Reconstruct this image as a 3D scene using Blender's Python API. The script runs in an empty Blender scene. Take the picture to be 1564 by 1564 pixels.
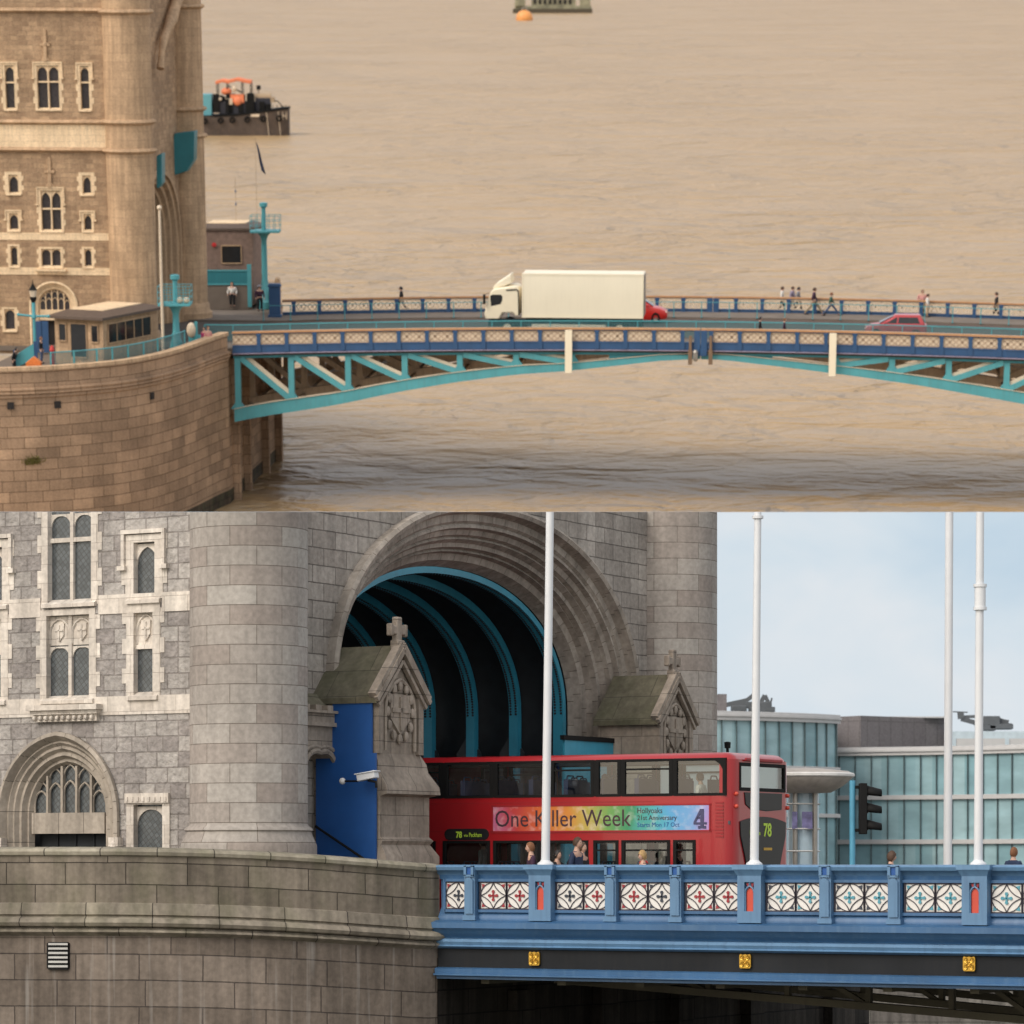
import bpy, bmesh, math, random
from mathutils import Matrix, Vector
R = math.radians
random.seed(7)
S = bpy.context.scene
COL = S.collection
# ---------------------------------------------------------------- camera
F, HY, CZ = 5200.0, 1320.0, 1.65          # focal length and horizon row of the street-level view, eye height
V = (HY-782)/F
cd = bpy.data.cameras.new("camera"); cam = bpy.data.objects.new("camera", cd); COL.objects.link(cam)
cd.lens = F/1564*36; cd.sensor_width = 36; cd.shift_y = (HY-782)/1564
cd.clip_start = 1; cd.clip_end = 9000
cd.dof.use_dof = True; cd.dof.focus_distance = 80; cd.dof.aperture_fstop = 1.7
cam.location = (0, 0, CZ); cam.rotation_euler = (R(90), 0, 0)
S.camera = cam
# ---------------------------------------------------------------- sky light, sun, exposure
w = bpy.data.worlds.new("World"); S.world = w; w.use_nodes = True
nt = w.node_tree; bg = nt.nodes["Background"]
sk = nt.nodes.new("ShaderNodeTexSky"); sk.sky_type = 'NISHITA'; sk.sun_disc = False
sk.sun_elevation = R(38); sk.sun_rotation = R(222); sk.air_density = 1.0; sk.dust_density = 4.0; sk.ozone_density = 0.6
oc = nt.nodes.new("ShaderNodeMix"); oc.data_type = 'RGBA'; oc.inputs[0].default_value = .6      # thin cloud over a clear sky
oc.inputs[7].default_value = (4.6, 4.45, 4.2, 1); nt.links.new(sk.outputs[0], oc.inputs[6]); nt.links.new(oc.outputs[2], bg.inputs[0]); bg.inputs[1].default_value = 0.15
sd = bpy.data.lights.new("sun", 'SUN'); sd.energy = 0.8; sd.angle = R(30); sd.color = (1, .95, .88)
so = bpy.data.objects.new("sun", sd); COL.objects.link(so)
el, az = R(38), R(222)
tosun = Vector((math.sin(az)*math.cos(el), math.cos(az)*math.cos(el), math.sin(el)))
so.rotation_euler = tosun.to_track_quat('Z', 'Y').to_euler(); so.location = (-60, -60, 120)
S.view_settings.view_transform = 'Standard'; S.view_settings.look = 'None'
S.view_settings.exposure = 0.6; S.view_settings.gamma = 1.0
# ---------------------------------------------------------------- frames of the two places
AL = math.atan((HY+100)/F)                 # the high view's river lies tilted towards the viewer by this
H = 35.4                                   # eye height above the high view's river
ML = Matrix.Translation((-1.6, 74.3, 0)) @ Matrix.Rotation(R(-30), 4, 'Z')
MU = Matrix.Translation((0, 0, CZ)) @ Matrix.Rotation(AL, 4, 'X') @ Matrix.Translation((0, 0, -H))
MW = Matrix.Identity(4)
INV = {}
def hit(M, px, py, ax, val):
    k = id(M)
    if k not in INV: INV[k] = M.inverted()
    o = INV[k] @ Vector((0, 0, CZ)); d = (INV[k].to_3x3() @ Vector(((px-782)/F, 1, (HY-py)/F)))
    return o + d*((val-o[ax])/d[ax])
_o = hit(MU, 355, 507, 2, 10.2)
MB = MU @ Matrix.Translation((_o.x, _o.y, 0)) @ Matrix.Rotation(R(-5.5), 4, 'Z')
ZW = -1.1                                  # river level of the high view
# ---------------------------------------------------------------- mesh collector
class G:
    def __init__(s): s.v = []; s.f = []; s.uv = []; s.mi = []
    def add(s, vs, fs, uvs=None, mi=0):
        n = len(s.v); s.v += [tuple(p) for p in vs]
        for i, f in enumerate(fs):
            s.f.append([n+j for j in f]); s.uv.append(uvs[i] if uvs else None); s.mi.append(mi)
        return s
    def box(s, x0, x1, y0, y1, z0, z1, mi=0):
        return s.add([(x0,y0,z0),(x1,y0,z0),(x1,y1,z0),(x0,y1,z0),(x0,y0,z1),(x1,y0,z1),(x1,y1,z1),(x0,y1,z1)],
            [(0,3,2,1),(4,5,6,7),(0,1,5,4),(1,2,6,5),(2,3,7,6),(3,0,4,7)], mi=mi)
    def bar(s, p, q, w, h=None, up=(0,0,1), mi=0):
        p, q = Vector(p), Vector(q); h = h or w; d = (q-p).normalized(); u = Vector(up)
        if abs(d.dot(u)) > .95: u = Vector((0,1,0))
        a = d.cross(u).normalized()*w/2; b = a.cross(d).normalized()*h/2
        vs = [p-a-b,p+a-b,p+a+b,p-a+b,q-a-b,q+a-b,q+a+b,q-a+b]
        return s.add(vs, [(0,3,2,1),(4,5,6,7),(0,1,5,4),(1,2,6,5),(2,3,7,6),(3,0,4,7)], mi=mi)
    def tube(s, pts, r, n=8, mi=0):
        pts = [Vector(p) for p in pts]; m = len(pts); rr = r if isinstance(r, (list, tuple)) else [r]*m
        vs = []; prev = None
        for i, p in enumerate(pts):
            d = (pts[min(i+1,m-1)]-pts[max(i-1,0)]).normalized()
            a = prev if prev else (Vector((0,0,1)) if abs(d.z) < .9 else Vector((1,0,0)))
            a = (a - d*a.dot(d)).normalized(); prev = a; b = d.cross(a)
            for k in range(n):
                t = 2*math.pi*k/n; vs.append(p+(a*math.cos(t)+b*math.sin(t))*rr[i])
        fs = [(i*n+k, i*n+(k+1)%n, (i+1)*n+(k+1)%n, (i+1)*n+k) for i in range(m-1) for k in range(n)]
        fs += [tuple(range(n))[::-1], tuple(range((m-1)*n, m*n))]
        return s.add(vs, fs, mi=mi)
    def lathe(s, cx, cy, prof, n=32, a0=0, a1=360, cap=True, mi=0, ay=1.0):
        full = abs(a1-a0) >= 360; m = len(prof); vs = []; cols = n if full else n+1
        for k in range(cols):
            t = R(a0+(a1-a0)*k/n)
            for r, z in prof: vs.append((cx+r*math.cos(t), cy+r*ay*math.sin(t), z))
        fs = []; uv = []; rm = max(r for r, z in prof)
        vl = [0]
        for i in range(1, m): vl.append(vl[-1]+math.hypot(prof[i][0]-prof[i-1][0], prof[i][1]-prof[i-1][1]))
        base = prof[0][1]; sg = 1 if prof[-1][1] >= prof[0][1] else -1
        for k in range(n):
            k2 = (k+1) % cols
            u0, u1 = R(a0+(a1-a0)*k/n)*rm, R(a0+(a1-a0)*(k+1)/n)*rm
            for i in range(m-1):
                fs.append((k*m+i, k2*m+i, k2*m+i+1, k*m+i+1))
                z0, z1 = base+sg*vl[i], base+sg*vl[i+1]
                if max(abs(prof[i][1]-z0), abs(prof[i+1][1]-z1)) < 2: z0, z1 = prof[i][1], prof[i+1][1]
                uv.append([(u0,z0),(u1,z0),(u1,z1),(u0,z1)])
        s.add(vs, fs, uv, mi=mi)
        if cap and full:
            s.add([vs[k*m] for k in range(n)], [tuple(range(n))], mi=mi)
            s.add([vs[k*m+m-1] for k in range(n)], [tuple(range(n))], mi=mi)
        return s
    def prism(s, poly, ax, a, b, mi=0):
        o = {0: lambda p, d: (d, p[0], p[1]), 1: lambda p, d: (p[0], d, p[1]), 2: lambda p, d: (p[0], p[1], d)}[ax]
        n = len(poly); vs = [o(p, a) for p in poly]+[o(p, b) for p in poly]
        fs = [tuple(range(n)), tuple(range(n, 2*n))[::-1]]+[(i, (i+1)%n, n+(i+1)%n, n+i) for i in range(n)]
        return s.add(vs, fs, mi=mi)
    def strip(s, A, B, uvs=None, mi=0):
        n = len(A); s.add(list(A)+list(B), [(i, i+1, n+i+1, n+i) for i in range(n-1)], uvs, mi=mi); return s
    def grid(s, rows, uvf=None, mi=0):
        m = len(rows[0]); vs = [p for r in rows for p in r]; fs = []; uv = []
        for j in range(len(rows)-1):
            for i in range(m-1):
                q = [(j,i),(j,i+1),(j+1,i+1),(j+1,i)]
                fs.append([a*m+b for a, b in q])
                if uvf: uv.append([uvf(a, b) for a, b in q])
        return s.add(vs, fs, uv if uvf else None, mi=mi)
    def loft(s, secs, close=True, mi=0):
        n = len(secs[0]); vs = [p for c in secs for p in c]
        fs = [(j*n+i, j*n+(i+1)%n, (j+1)*n+(i+1)%n, (j+1)*n+i) for j in range(len(secs)-1) for i in range(n)]
        if close: fs += [tuple(range(n))[::-1], tuple(range((len(secs)-1)*n, len(secs)*n))]
        return s.add(vs, fs, mi=mi)
    def ball(s, c, rx, ry=None, rz=None, n=10, m=7, mi=0, z0=-90, z1=90):
        ry = ry or rx; rz = rz or rx
        rows = [[(c[0]+rx*math.cos(R(z0+(z1-z0)*j/m))*math.cos(2*math.pi*i/n), c[1]+ry*math.cos(R(z0+(z1-z0)*j/m))*math.sin(2*math.pi*i/n), c[2]+rz*math.sin(R(z0+(z1-z0)*j/m))) for i in range(n+1)] for j in range(m+1)]
        return s.grid(rows, mi=mi)
    def wall(s, a0, a1, z0, z1, holes, ax, val, mi=0):
        xs = sorted({a0, a1} | {min(max(h[i], a0), a1) for h in holes for i in (0, 1)})
        zs = sorted({z0, z1} | {min(max(h[i], z0), z1) for h in holes for i in (2, 3)})
        P = (lambda a, z: (val, a, z)) if ax == 0 else (lambda a, z: (a, val, z))
        for i in range(len(xs)-1):
            for j in range(len(zs)-1):
                cx, cz = (xs[i]+xs[i+1])/2, (zs[j]+zs[j+1])/2
                if any(h[0] < cx < h[1] and h[2] < cz < h[3] for h in holes): continue
                q = [(xs[i],zs[j]),(xs[i+1],zs[j]),(xs[i+1],zs[j+1]),(xs[i],zs[j+1])]
                s.add([P(*p) for p in q], [(0,1,2,3)], mi=mi)
        return s
    def mesh(s, name, mats, shift=(0,0,0), smooth=40, noflip=False):
        me = bpy.data.meshes.new(name)
        me.from_pydata([(a-shift[0], b-shift[1], c-shift[2]) for a, b, c in s.v], [], s.f)
        for m in (mats if isinstance(mats, (list, tuple)) else [mats]): me.materials.append(m)
        ul = me.uv_layers.new(name="UVMap").data
        for p, uv, mi in zip(me.polygons, s.uv, s.mi):
            p.material_index = mi
            n = p.normal
            if uv:
                for li, c in zip(p.loop_indices, uv): ul[li].uv = c
            else:
                if abs(n.z) > .75: tx, ty = Vector((1,0,0)), Vector((0,1,0))
                else:
                    tx = Vector((-n.y, n.x, 0)); tx = tx.normalized() if tx.length > 1e-6 else Vector((1,0,0))
                    if abs(tx.x) > abs(tx.y):
                        if tx.x < 0: tx = -tx
                    elif tx.y < 0: tx = -tx
                    ty = Vector((0,0,1))
                for li in p.loop_indices:
                    co = Vector(s.v[s.f[p.index][li-p.loop_start]])
                    ul[li].uv = (co.dot(tx), co.dot(ty))
        bm = bmesh.new(); bm.from_mesh(me)
        big = [f for f in bm.faces if len(f.verts) > 4]
        if big: bmesh.ops.triangulate(bm, faces=big)
        bmesh.ops.remove_doubles(bm, verts=bm.verts, dist=1e-5)
        if not noflip: bmesh.ops.recalc_face_normals(bm, faces=bm.faces)
        bm.to_mesh(me); bm.free()
        if smooth:
            me.shade_smooth(); me.set_sharp_from_angle(angle=R(smooth))
        return me
BASE = {}
def setp(o, label=None, cat=None, group=None, kind=None):
    if label: o['label'] = label
    if cat: o['category'] = cat
    if group: o['group'] = group
    if kind: o['kind'] = kind
    return o
def thing(name, label, cat, M, base=(0,0,0), rz=0, group=None):
    o = bpy.data.objects.new(name, None); COL.objects.link(o); o.empty_display_size = .3
    o.matrix_world = M @ Matrix.Translation(base) @ Matrix.Rotation(rz, 4, 'Z')
    BASE[o.name] = tuple(base) if rz == 0 else (0, 0, 0)
    return setp(o, label, cat, group)
def part(g, name, mats, parent, label=None, bev=0, kind=None, local=False, smooth=40, noflip=False):
    b = (0,0,0) if local else BASE[parent.name]
    o = bpy.data.objects.new(name, g.mesh(name, mats, b, smooth, noflip)); COL.objects.link(o); o.parent = parent
    BASE[o.name] = BASE[parent.name]
    if bev: bevel(o, bev)
    return setp(o, label, kind=kind)
def solo(g, name, mats, M, label=None, cat=None, base=(0,0,0), group=None, kind=None, bev=0, smooth=40):
    o = bpy.data.objects.new(name, g.mesh(name, mats, base, smooth)); COL.objects.link(o)
    o.matrix_world = M @ Matrix.Translation(base); BASE[o.name] = tuple(base)
    if bev: bevel(o, bev)
    return setp(o, label, cat, group, kind)
def bevel(o, wd, seg=2):
    m = o.modifiers.new("bevel", 'BEVEL'); m.width = wd; m.segments = seg; m.limit_method = 'ANGLE'; m.angle_limit = R(35)
def inst(src, parent, loc=(0,0,0), rot=None):
    c = src.copy(); COL.objects.link(c); c.parent = parent; c.location = loc
    if rot: c.rotation_euler = rot
    BASE[c.name] = BASE[src.name]
    return c
# ---------------------------------------------------------------- materials
def _new(name):
    m = bpy.data.materials.new(name); m.use_nodes = True; n = m.node_tree.nodes; l = m.node_tree.links
    return m, n, l, n["Principled BSDF"]
def mat(name, col, rough=.5, metal=0, var=.12, vs=3.0, bump=0, bs=20, coat=0, spec=.5, streak=0, dirt=None):
    m, n, l, p = _new(name)
    p.inputs["Roughness"].default_value = rough; p.inputs["Metallic"].default_value = metal
    p.inputs["Coat Weight"].default_value = coat; p.inputs["Specular IOR Level"].default_value = spec
    tc = n.new("ShaderNodeTexCoord"); no = n.new("ShaderNodeTexNoise"); no.inputs["Scale"].default_value = vs; no.inputs["Detail"].default_value = 6
    l.new(tc.outputs["Object"], no.inputs["Vector"])
    mr = n.new("ShaderNodeMapRange"); mr.inputs[1].default_value = .3; mr.inputs[2].default_value = .7
    mr.inputs[3].default_value = 1-var; mr.inputs[4].default_value = 1+var; l.new(no.outputs[0], mr.inputs[0])
    mx = n.new("ShaderNodeMix"); mx.data_type = 'RGBA'; mx.blend_type = 'MULTIPLY'; mx.inputs[0].default_value = 1
    mx.inputs[6].default_value = (*col, 1); l.new(mr.outputs[0], mx.inputs[7]); out = mx.outputs[2]
    if streak:
        mp = n.new("ShaderNodeMapping"); mp.inputs["Scale"].default_value = (3, 3, .25); l.new(tc.outputs["Object"], mp.inputs[0])
        n2 = n.new("ShaderNodeTexNoise"); n2.inputs["Scale"].default_value = 2.5; n2.inputs["Detail"].default_value = 8; l.new(mp.outputs[0], n2.inputs["Vector"])
        m2 = n.new("ShaderNodeMapRange"); m2.inputs[1].default_value = .5; m2.inputs[2].default_value = .75; m2.inputs[4].default_value = streak; l.new(n2.outputs[0], m2.inputs[0])
        x2 = n.new("ShaderNodeMix"); x2.data_type = 'RGBA'; x2.inputs[7].default_value = (*(dirt or (.06,.05,.04)), 1)
        l.new(m2.outputs[0], x2.inputs[0]); l.new(out, x2.inputs[6]); out = x2.outputs[2]
    l.new(out, p.inputs["Base Color"])
    if bump:
        nb = n.new("ShaderNodeTexNoise"); nb.inputs["Scale"].default_value = bs; nb.inputs["Detail"].default_value = 5; l.new(tc.outputs["Object"], nb.inputs["Vector"])
        b = n.new("ShaderNodeBump"); b.inputs["Strength"].default_value = .6; b.inputs["Distance"].default_value = bump
        l.new(nb.outputs[0], b.inputs["Height"]); l.new(b.outputs[0], p.inputs["Normal"])
    return m
def stone(name, c1, c2, mort, bw, bh, ms=.012, bump=.01, rock=0, stain=.25, off=.5, moss=0, streak=.2, sq=1.0, white=0):
    m, n, l, p = _new(name); p.inputs["Roughness"].default_value = .85; p.inputs["Specular IOR Level"].default_value = .25
    tc = n.new("ShaderNodeTexCoord")
    wob = n.new("ShaderNodeTexNoise"); wob.inputs["Scale"].default_value = 1.3; l.new(tc.outputs["UV"], wob.inputs["Vector"])
    va = n.new("ShaderNodeVectorMath"); va.operation = 'SCALE'; va.inputs[3].default_value = .03 if rock else .008; l.new(wob.outputs["Color"], va.inputs[0])
    vb = n.new("ShaderNodeVectorMath"); vb.operation = 'ADD'; l.new(tc.outputs["UV"], vb.inputs[0]); l.new(va.outputs[0], vb.inputs[1])
    br = n.new("ShaderNodeTexBrick"); l.new(vb.outputs[0], br.inputs["Vector"])
    br.offset = off; br.squash = sq; br.squash_frequency = 3
    for k, v in (("Scale", 1), ("Mortar Size", ms), ("Mortar Smooth", .3), ("Bias", 0), ("Brick Width", bw), ("Row Height", bh)): br.inputs[k].default_value = v
    br.inputs["Color1"].default_value = (*c1, 1); br.inputs["Color2"].default_value = (*c2, 1); br.inputs["Mortar"].default_value = (*mort, 1)
    out = br.outputs["Color"]
    def mul(scale, lo, hi, vec=None, det=6):
        nonlocal out
        no = n.new("ShaderNodeTexNoise"); no.inputs["Scale"].default_value = scale; no.inputs["Detail"].default_value = det
        src = tc.outputs["Object"]
        if vec:
            mp = n.new("ShaderNodeMapping"); mp.inputs["Scale"].default_value = vec; l.new(src, mp.inputs[0]); src = mp.outputs[0]
        l.new(src, no.inputs["Vector"])
        mr = n.new("ShaderNodeMapRange"); mr.inputs[1].default_value = .32; mr.inputs[2].default_value = .68; mr.inputs[3].default_value = lo; mr.inputs[4].default_value = hi; l.new(no.outputs[0], mr.inputs[0])
        mx = n.new("ShaderNodeMix"); mx.data_type = 'RGBA'; mx.blend_type = 'MULTIPLY'; mx.inputs[0].default_value = 1
        l.new(out, mx.inputs[6]); l.new(mr.outputs[0], mx.inputs[7]); out = mx.outputs[2]
    mul(.45, 1-stain, 1+stain*.6)
    mul(9, .86, 1.12)
    if streak: mul(1.6, 1-streak, 1+streak*.5, (2.5, 2.5, .22))
    def over(col, vec, scale, lo, hi, amt):
        nonlocal out
        mp = n.new("ShaderNodeMapping"); mp.inputs["Scale"].default_value = vec; l.new(tc.outputs["Object"], mp.inputs[0])
        no = n.new("ShaderNodeTexNoise"); no.inputs["Scale"].default_value = scale; no.inputs["Detail"].default_value = 8; l.new(mp.outputs[0], no.inputs["Vector"])
        mr = n.new("ShaderNodeMapRange"); mr.inputs[1].default_value = lo; mr.inputs[2].default_value = hi; mr.inputs[4].default_value = amt; l.new(no.outputs[0], mr.inputs[0])
        mx = n.new("ShaderNodeMix"); mx.data_type = 'RGBA'; mx.inputs[7].default_value = (*col, 1); l.new(mr.outputs[0], mx.inputs[0]); l.new(out, mx.inputs[6]); out = mx.outputs[2]
    if moss: over((.09,.1,.045), (1.5,1.5,.8), 1.1, .45, .7, moss)
    if white: over((.45,.43,.4), (3,3,.12), 2.0, .58, .72, white)
    l.new(out, p.inputs["Base Color"])
    inv = n.new("ShaderNodeMath"); inv.operation = 'MULTIPLY'; inv.inputs[1].default_value = -1; l.new(br.outputs["Fac"], inv.inputs[0])
    nb = n.new("ShaderNodeTexNoise"); nb.inputs["Scale"].default_value = 7 if rock else 25; nb.inputs["Detail"].default_value = 8; l.new(tc.outputs["Object"], nb.inputs["Vector"])
    ad = n.new("ShaderNodeMath"); ad.operation = 'MULTIPLY_ADD'; ad.inputs[1].default_value = rock*4 if rock else .5; l.new(nb.outputs[0], ad.inputs[0]); l.new(inv.outputs[0], ad.inputs[2])
    b = n.new("ShaderNodeBump"); b.inputs["Strength"].default_value = .9; b.inputs["Distance"].default_value = bump
    l.new(ad.outputs[0], b.inputs["Height"]); l.new(b.outputs[0], p.inputs["Normal"])
    return m
def glassmat(name, tint=(.55,.65,.65), gloss=.25, gcol=(1,1,1)):
    m = bpy.data.materials.new(name); m.use_nodes = True; n = m.node_tree.nodes; l = m.node_tree.links
    n.remove(n["Principled BSDF"]); t = n.new("ShaderNodeBsdfTransparent"); t.inputs[0].default_value = (*tint, 1)
    g = n.new("ShaderNodeBsdfGlossy"); g.inputs["Roughness"].default_value = .03; g.inputs[0].default_value = (*gcol, 1)
    lw = n.new("ShaderNodeLayerWeight"); lw.inputs[0].default_value = gloss; mr = n.new("ShaderNodeMapRange"); mr.inputs[3].default_value = gloss*.35; mr.inputs[4].default_value = .9
    l.new(lw.outputs["Fresnel"], mr.inputs[0]); mx = n.new("ShaderNodeMixShader")
    l.new(mr.outputs[0], mx.inputs[0]); l.new(t.outputs[0], mx.inputs[1]); l.new(g.outputs[0], mx.inputs[2]); l.new(mx.outputs[0], n["Material Output"].inputs[0])
    return m
def leaded(name, c, lead, sz=.11):
    m, n, l, p = _new(name); tc = n.new("ShaderNodeTexCoord"); mp = n.new("ShaderNodeMapping"); mp.inputs["Rotation"].default_value = (0,0,R(52)); l.new(tc.outputs["UV"], mp.inputs[0])
    br = n.new("ShaderNodeTexBrick"); br.offset = 0; l.new(mp.outputs[0], br.inputs[0])
    for k, v in (("Scale", 1), ("Mortar Size", .006), ("Brick Width", sz), ("Row Height", sz)): br.inputs[k].default_value = v
    br.inputs["Color1"].default_value = (*c, 1); br.inputs["Color2"].default_value = (*[x*1.5 for x in c], 1); br.inputs["Mortar"].default_value = (*lead, 1)
    l.new(br.outputs["Color"], p.inputs["Base Color"]); p.inputs["Roughness"].default_value = .18
    no = n.new("ShaderNodeTexNoise"); no.inputs["Scale"].default_value = 9; b = n.new("ShaderNodeBump"); b.inputs["Distance"].default_value = .01; b.inputs["Strength"].default_value = .5
    l.new(tc.outputs["Object"], no.inputs["Vector"]); l.new(no.outputs[0], b.inputs["Height"]); l.new(b.outputs[0], p.inputs["Normal"])
    return m
# ---------------------------------------------------------------- palette
M = {}
M['skin'] = mat('skin', (.55,.34,.25), .55, var=.05)
M['skin_dark'] = mat('skin_dark', (.2,.11,.07), .55, var=.05)
M['eye'] = mat('eye', (.02,.015,.01), .3, var=0)
M['lip'] = mat('lip', (.4,.15,.13), .5, var=0)
for k, c in dict(black=(.015,.015,.018), navy=(.02,.035,.08), purple=(.05,.02,.045), white=(.7,.68,.64), grey=(.25,.25,.27), lilac=(.32,.28,.38),
    denim=(.07,.1,.18), khaki=(.28,.23,.15), red=(.5,.03,.03), pink=(.62,.3,.28), green=(.05,.12,.09), tan=(.4,.3,.2), magenta=(.35,.03,.12), orange=(.7,.2,.05)).items():
    M['cl_'+k] = mat('cloth_'+k, c, .85, var=.15, vs=9, bump=.01, bs=25)
M['hair_brown'] = mat('hair_brown', (.07,.035,.018), .6, var=.3, vs=40, bump=.01, bs=90)
M['hair_blond'] = mat('hair_blond', (.42,.27,.11), .6, var=.3, vs=40, bump=.01, bs=90)
M['hair_black'] = mat('hair_black', (.012,.01,.01), .5, var=.3, vs=40, bump=.01, bs=90)
M['hair_ginger'] = mat('hair_ginger', (.2,.08,.03), .6, var=.3, vs=40, bump=.01, bs=90)
# ---------------------------------------------------------------- people
def skin_obj(name, chains, mats):
    """chains: list of (points, radii[, parent link]) grown into one surface by a skin modifier, then made a plain mesh"""
    bm = bmesh.new(); lay = bm.verts.layers.skin.verify(); vs = {}
    for ci, (pts, rad, root) in enumerate(chains):
        prev = None
        for p, r in zip(pts, rad):
            k = tuple(round(x, 4) for x in p)
            if k in vs: v = vs[k]
            else:
                v = bm.verts.new(p); vs[k] = v
                v[lay].radius = r if isinstance(r, tuple) else (r, r)
            if prev and prev is not v and not bm.edges.get((prev, v)): bm.edges.new((prev, v))
            if root and prev is None: v[lay].use_root = True
            prev = v
    me = bpy.data.meshes.new(name); bm.to_mesh(me); bm.free()
    o = bpy.data.objects.new(name, me); COL.objects.link(o)
    sm = o.modifiers.new("skin", 'SKIN'); sm.use_smooth_shade = True
    ss = o.modifiers.new("sub", 'SUBSURF'); ss.levels = 1; ss.render_levels = 1
    dg = bpy.context.evaluated_depsgraph_get()
    nm = bpy.data.meshes.new_from_object(o.evaluated_get(dg)); o.modifiers.clear(); o.data = nm; nm.name = name
    nm.materials.clear()
    for m in mats: nm.materials.append(m)
    nm.shade_smooth()
    return o
def person(frame, loc, rz, h=1.72, hair='hair_brown', top='cl_navy', legs='cl_black', label='', group=None, stride=.0, arms=None,
           skin='skin', lean=0, turn=0, hairlen=.6, curly=False, hat=None, bag=None, skirt=False, sit=False, wide=1.0):
    k = h/1.75
    root = thing('person', label, 'person', frame, (0,0,0)); root.matrix_world = frame @ Matrix.Translation(loc) @ Matrix.Rotation(rz, 4, 'Z') @ Matrix.Diagonal((k*wide, k*wide, k, 1))
    BASE[root.name] = (0,0,0)
    L = lean
    sh = lambda x, y, z: (x, y-L*max(0, z-.95)*.6, z)
    pel = (0,0,.95); wa = sh(0,0,1.1); ch = sh(0,0,1.3); nb = sh(0,.01,1.46); nk = sh(0,0,1.53); hd = sh(0,-.01,1.62)
    def arm(sd):
        s_ = sh(.17*sd, .01, 1.40)
        a = (arms or {}).get(sd)
        if a: e, wr = sh(*a[0]), sh(*a[1])
        else: e = sh(.23*sd, .03-stride*.25*sd*.5, 1.13); wr = sh(.235*sd, -.06-stride*.5*sd*.5, .90)
        return s_, e, wr
    def leg(sd):
        st = stride*sd
        if sit: return (.09*sd,0,.9), (.1*sd,-.4,.86), (.1*sd,-.42,.45), (.1*sd,-.54,.41)
        return (.09*sd,0,.90), (.095*sd, -st*.35-.03, .50), (.1*sd, -st*.75+.03, .09), (.1*sd, -st*.75-.12, .045)
    body = [([pel, wa, ch, nb, nk, hd], [(.14,.1),(.12,.085),(.15,.095),(.075,.07),(.052,.055),(.05,.055)], True)]
    topc = [([(0,0,.93), wa, ch, nb], [(.165,.12),(.15,.11),(.175,.12),(.085,.075)], True)]
    for sd in (-1, 1):
        s_, e, wr = arm(sd)
        d = (Vector(wr)-Vector(e)).normalized()
        palm = Vector(wr)+d*.06; tip = Vector(wr)+d*.09
        body.append(([ch, s_, e, wr, tuple(palm)], [(.15,.095),.052,.038,.026,(.036,.02)], False))
        side = Vector((0, 1, 0)) if abs(d.y) < .7 else Vector((0,0,1))
        side = (side-d*side.dot(d)).normalized(); inw = Vector((-sd,0,0)); inw = (inw-d*inw.dot(d)).normalized()
        for fi, ln in enumerate((.065,.08,.075,.058)):
            b0 = palm+side*(.026-.0175*fi)*1.0
            body.append(([tuple(b0-d*.012), tuple(b0+d*ln*.55), tuple(b0+d*ln*.9+inw*.022)], [.0095,.0088,.0075], True))
        b0 = Vector(wr)+d*.03-side*-.022
        body.append(([tuple(b0), tuple(b0+side*.022+d*.025), tuple(b0+side*.03+d*.055+inw*.01)], [.011,.0095,.008], True))
        topc.append(([ch, s_, e, tuple(Vector(wr)-d*.02)], [(.175,.12),.07,.055,.042], False))
        hp, kn, an, toe = leg(sd)
        body.append(([pel, hp, kn, an, toe], [(.14,.1),.085,.055,.036,(.035,.03)], False))
    bo = skin_obj('body', body, [M[skin], M['eye'], M['lip']])
    # head with face, joined into the same mesh
    g = G(); hx, hy, hz = hd[0], hd[1]-.015, hd[2]+.015; n, m_ = 16, 12; rows = []
    for j in range(m_+1):
        ph = R(-90+180*j/m_); row = []
        for i in range(n+1):
            th = 2*math.pi*i/n; x = .072*math.cos(ph)*math.cos(th); y = .092*math.cos(ph)*math.sin(th); z = .115*math.sin(ph)
            if z < 0: x *= 1+z*2.2; y = y*(1+z*1.4)-(-z)*.12
            if y < 0 and abs(x) < .02 and -.04 < z < .02: y -= .022*(1-abs(x)/.02)*(1 if z < -.005 else .5)
            row.append((x, y, z))
        rows.append(row)
    g.grid(rows)
    for sx in (-1, 1):
        g.ball((sx*.028, -.083, .012), .011, .008, .008, 8, 5, mi=1)
        g.ball((sx*.073, .008, -.005), .012, .02, .03, 8, 5)
    g.ball((0, -.088, -.052), .024, .008, .007, 8, 5, mi=2)
    cs, sn = math.cos(turn), math.sin(turn)
    g.v = [(hx+x*cs-y*sn, hy+x*sn+y*cs, hz+z) for x, y, z in g.v]
    hm = g.mesh('head', [M[skin], M['eye'], M['lip']], smooth=80)
    bm = bmesh.new(); bm.from_mesh(bo.data); bm.from_mesh(hm); bm.to_mesh(bo.data); bm.free(); bo.data.shade_smooth(); bpy.data.meshes.remove(hm)
    bo.parent = root
    # hair
    g = G(); rows = []; rnd = random.Random(int(abs(loc[0])*91+abs(loc[1])*17)); n, m_ = 18, 10
    for j in range(m_+1):
        row = []
        for i in range(n+1):
            th = 2*math.pi*(i % n)/n; front = max(0, -math.sin(th)); lo = -60*hairlen*(1-front)+28*front+ (12 if not curly else -4)*front
            lo = max(lo, -55); ph = R(lo+(90-lo)*j/m_); q = 1.13+(.16*rnd.random()+.08 if curly else .03*rnd.random()); 
            if i == n: row.append(row[0]); continue
            row.append((.075*q*math.cos(ph)*math.cos(th), .096*q*math.cos(ph)*math.sin(th)+.008, .118*q*math.sin(ph)))
        rows.append(row)
    g.grid(rows); g.v = [(hx+x*cs-y*sn, hy+x*sn+y*cs, hz+z) for x, y, z in g.v]
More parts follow.
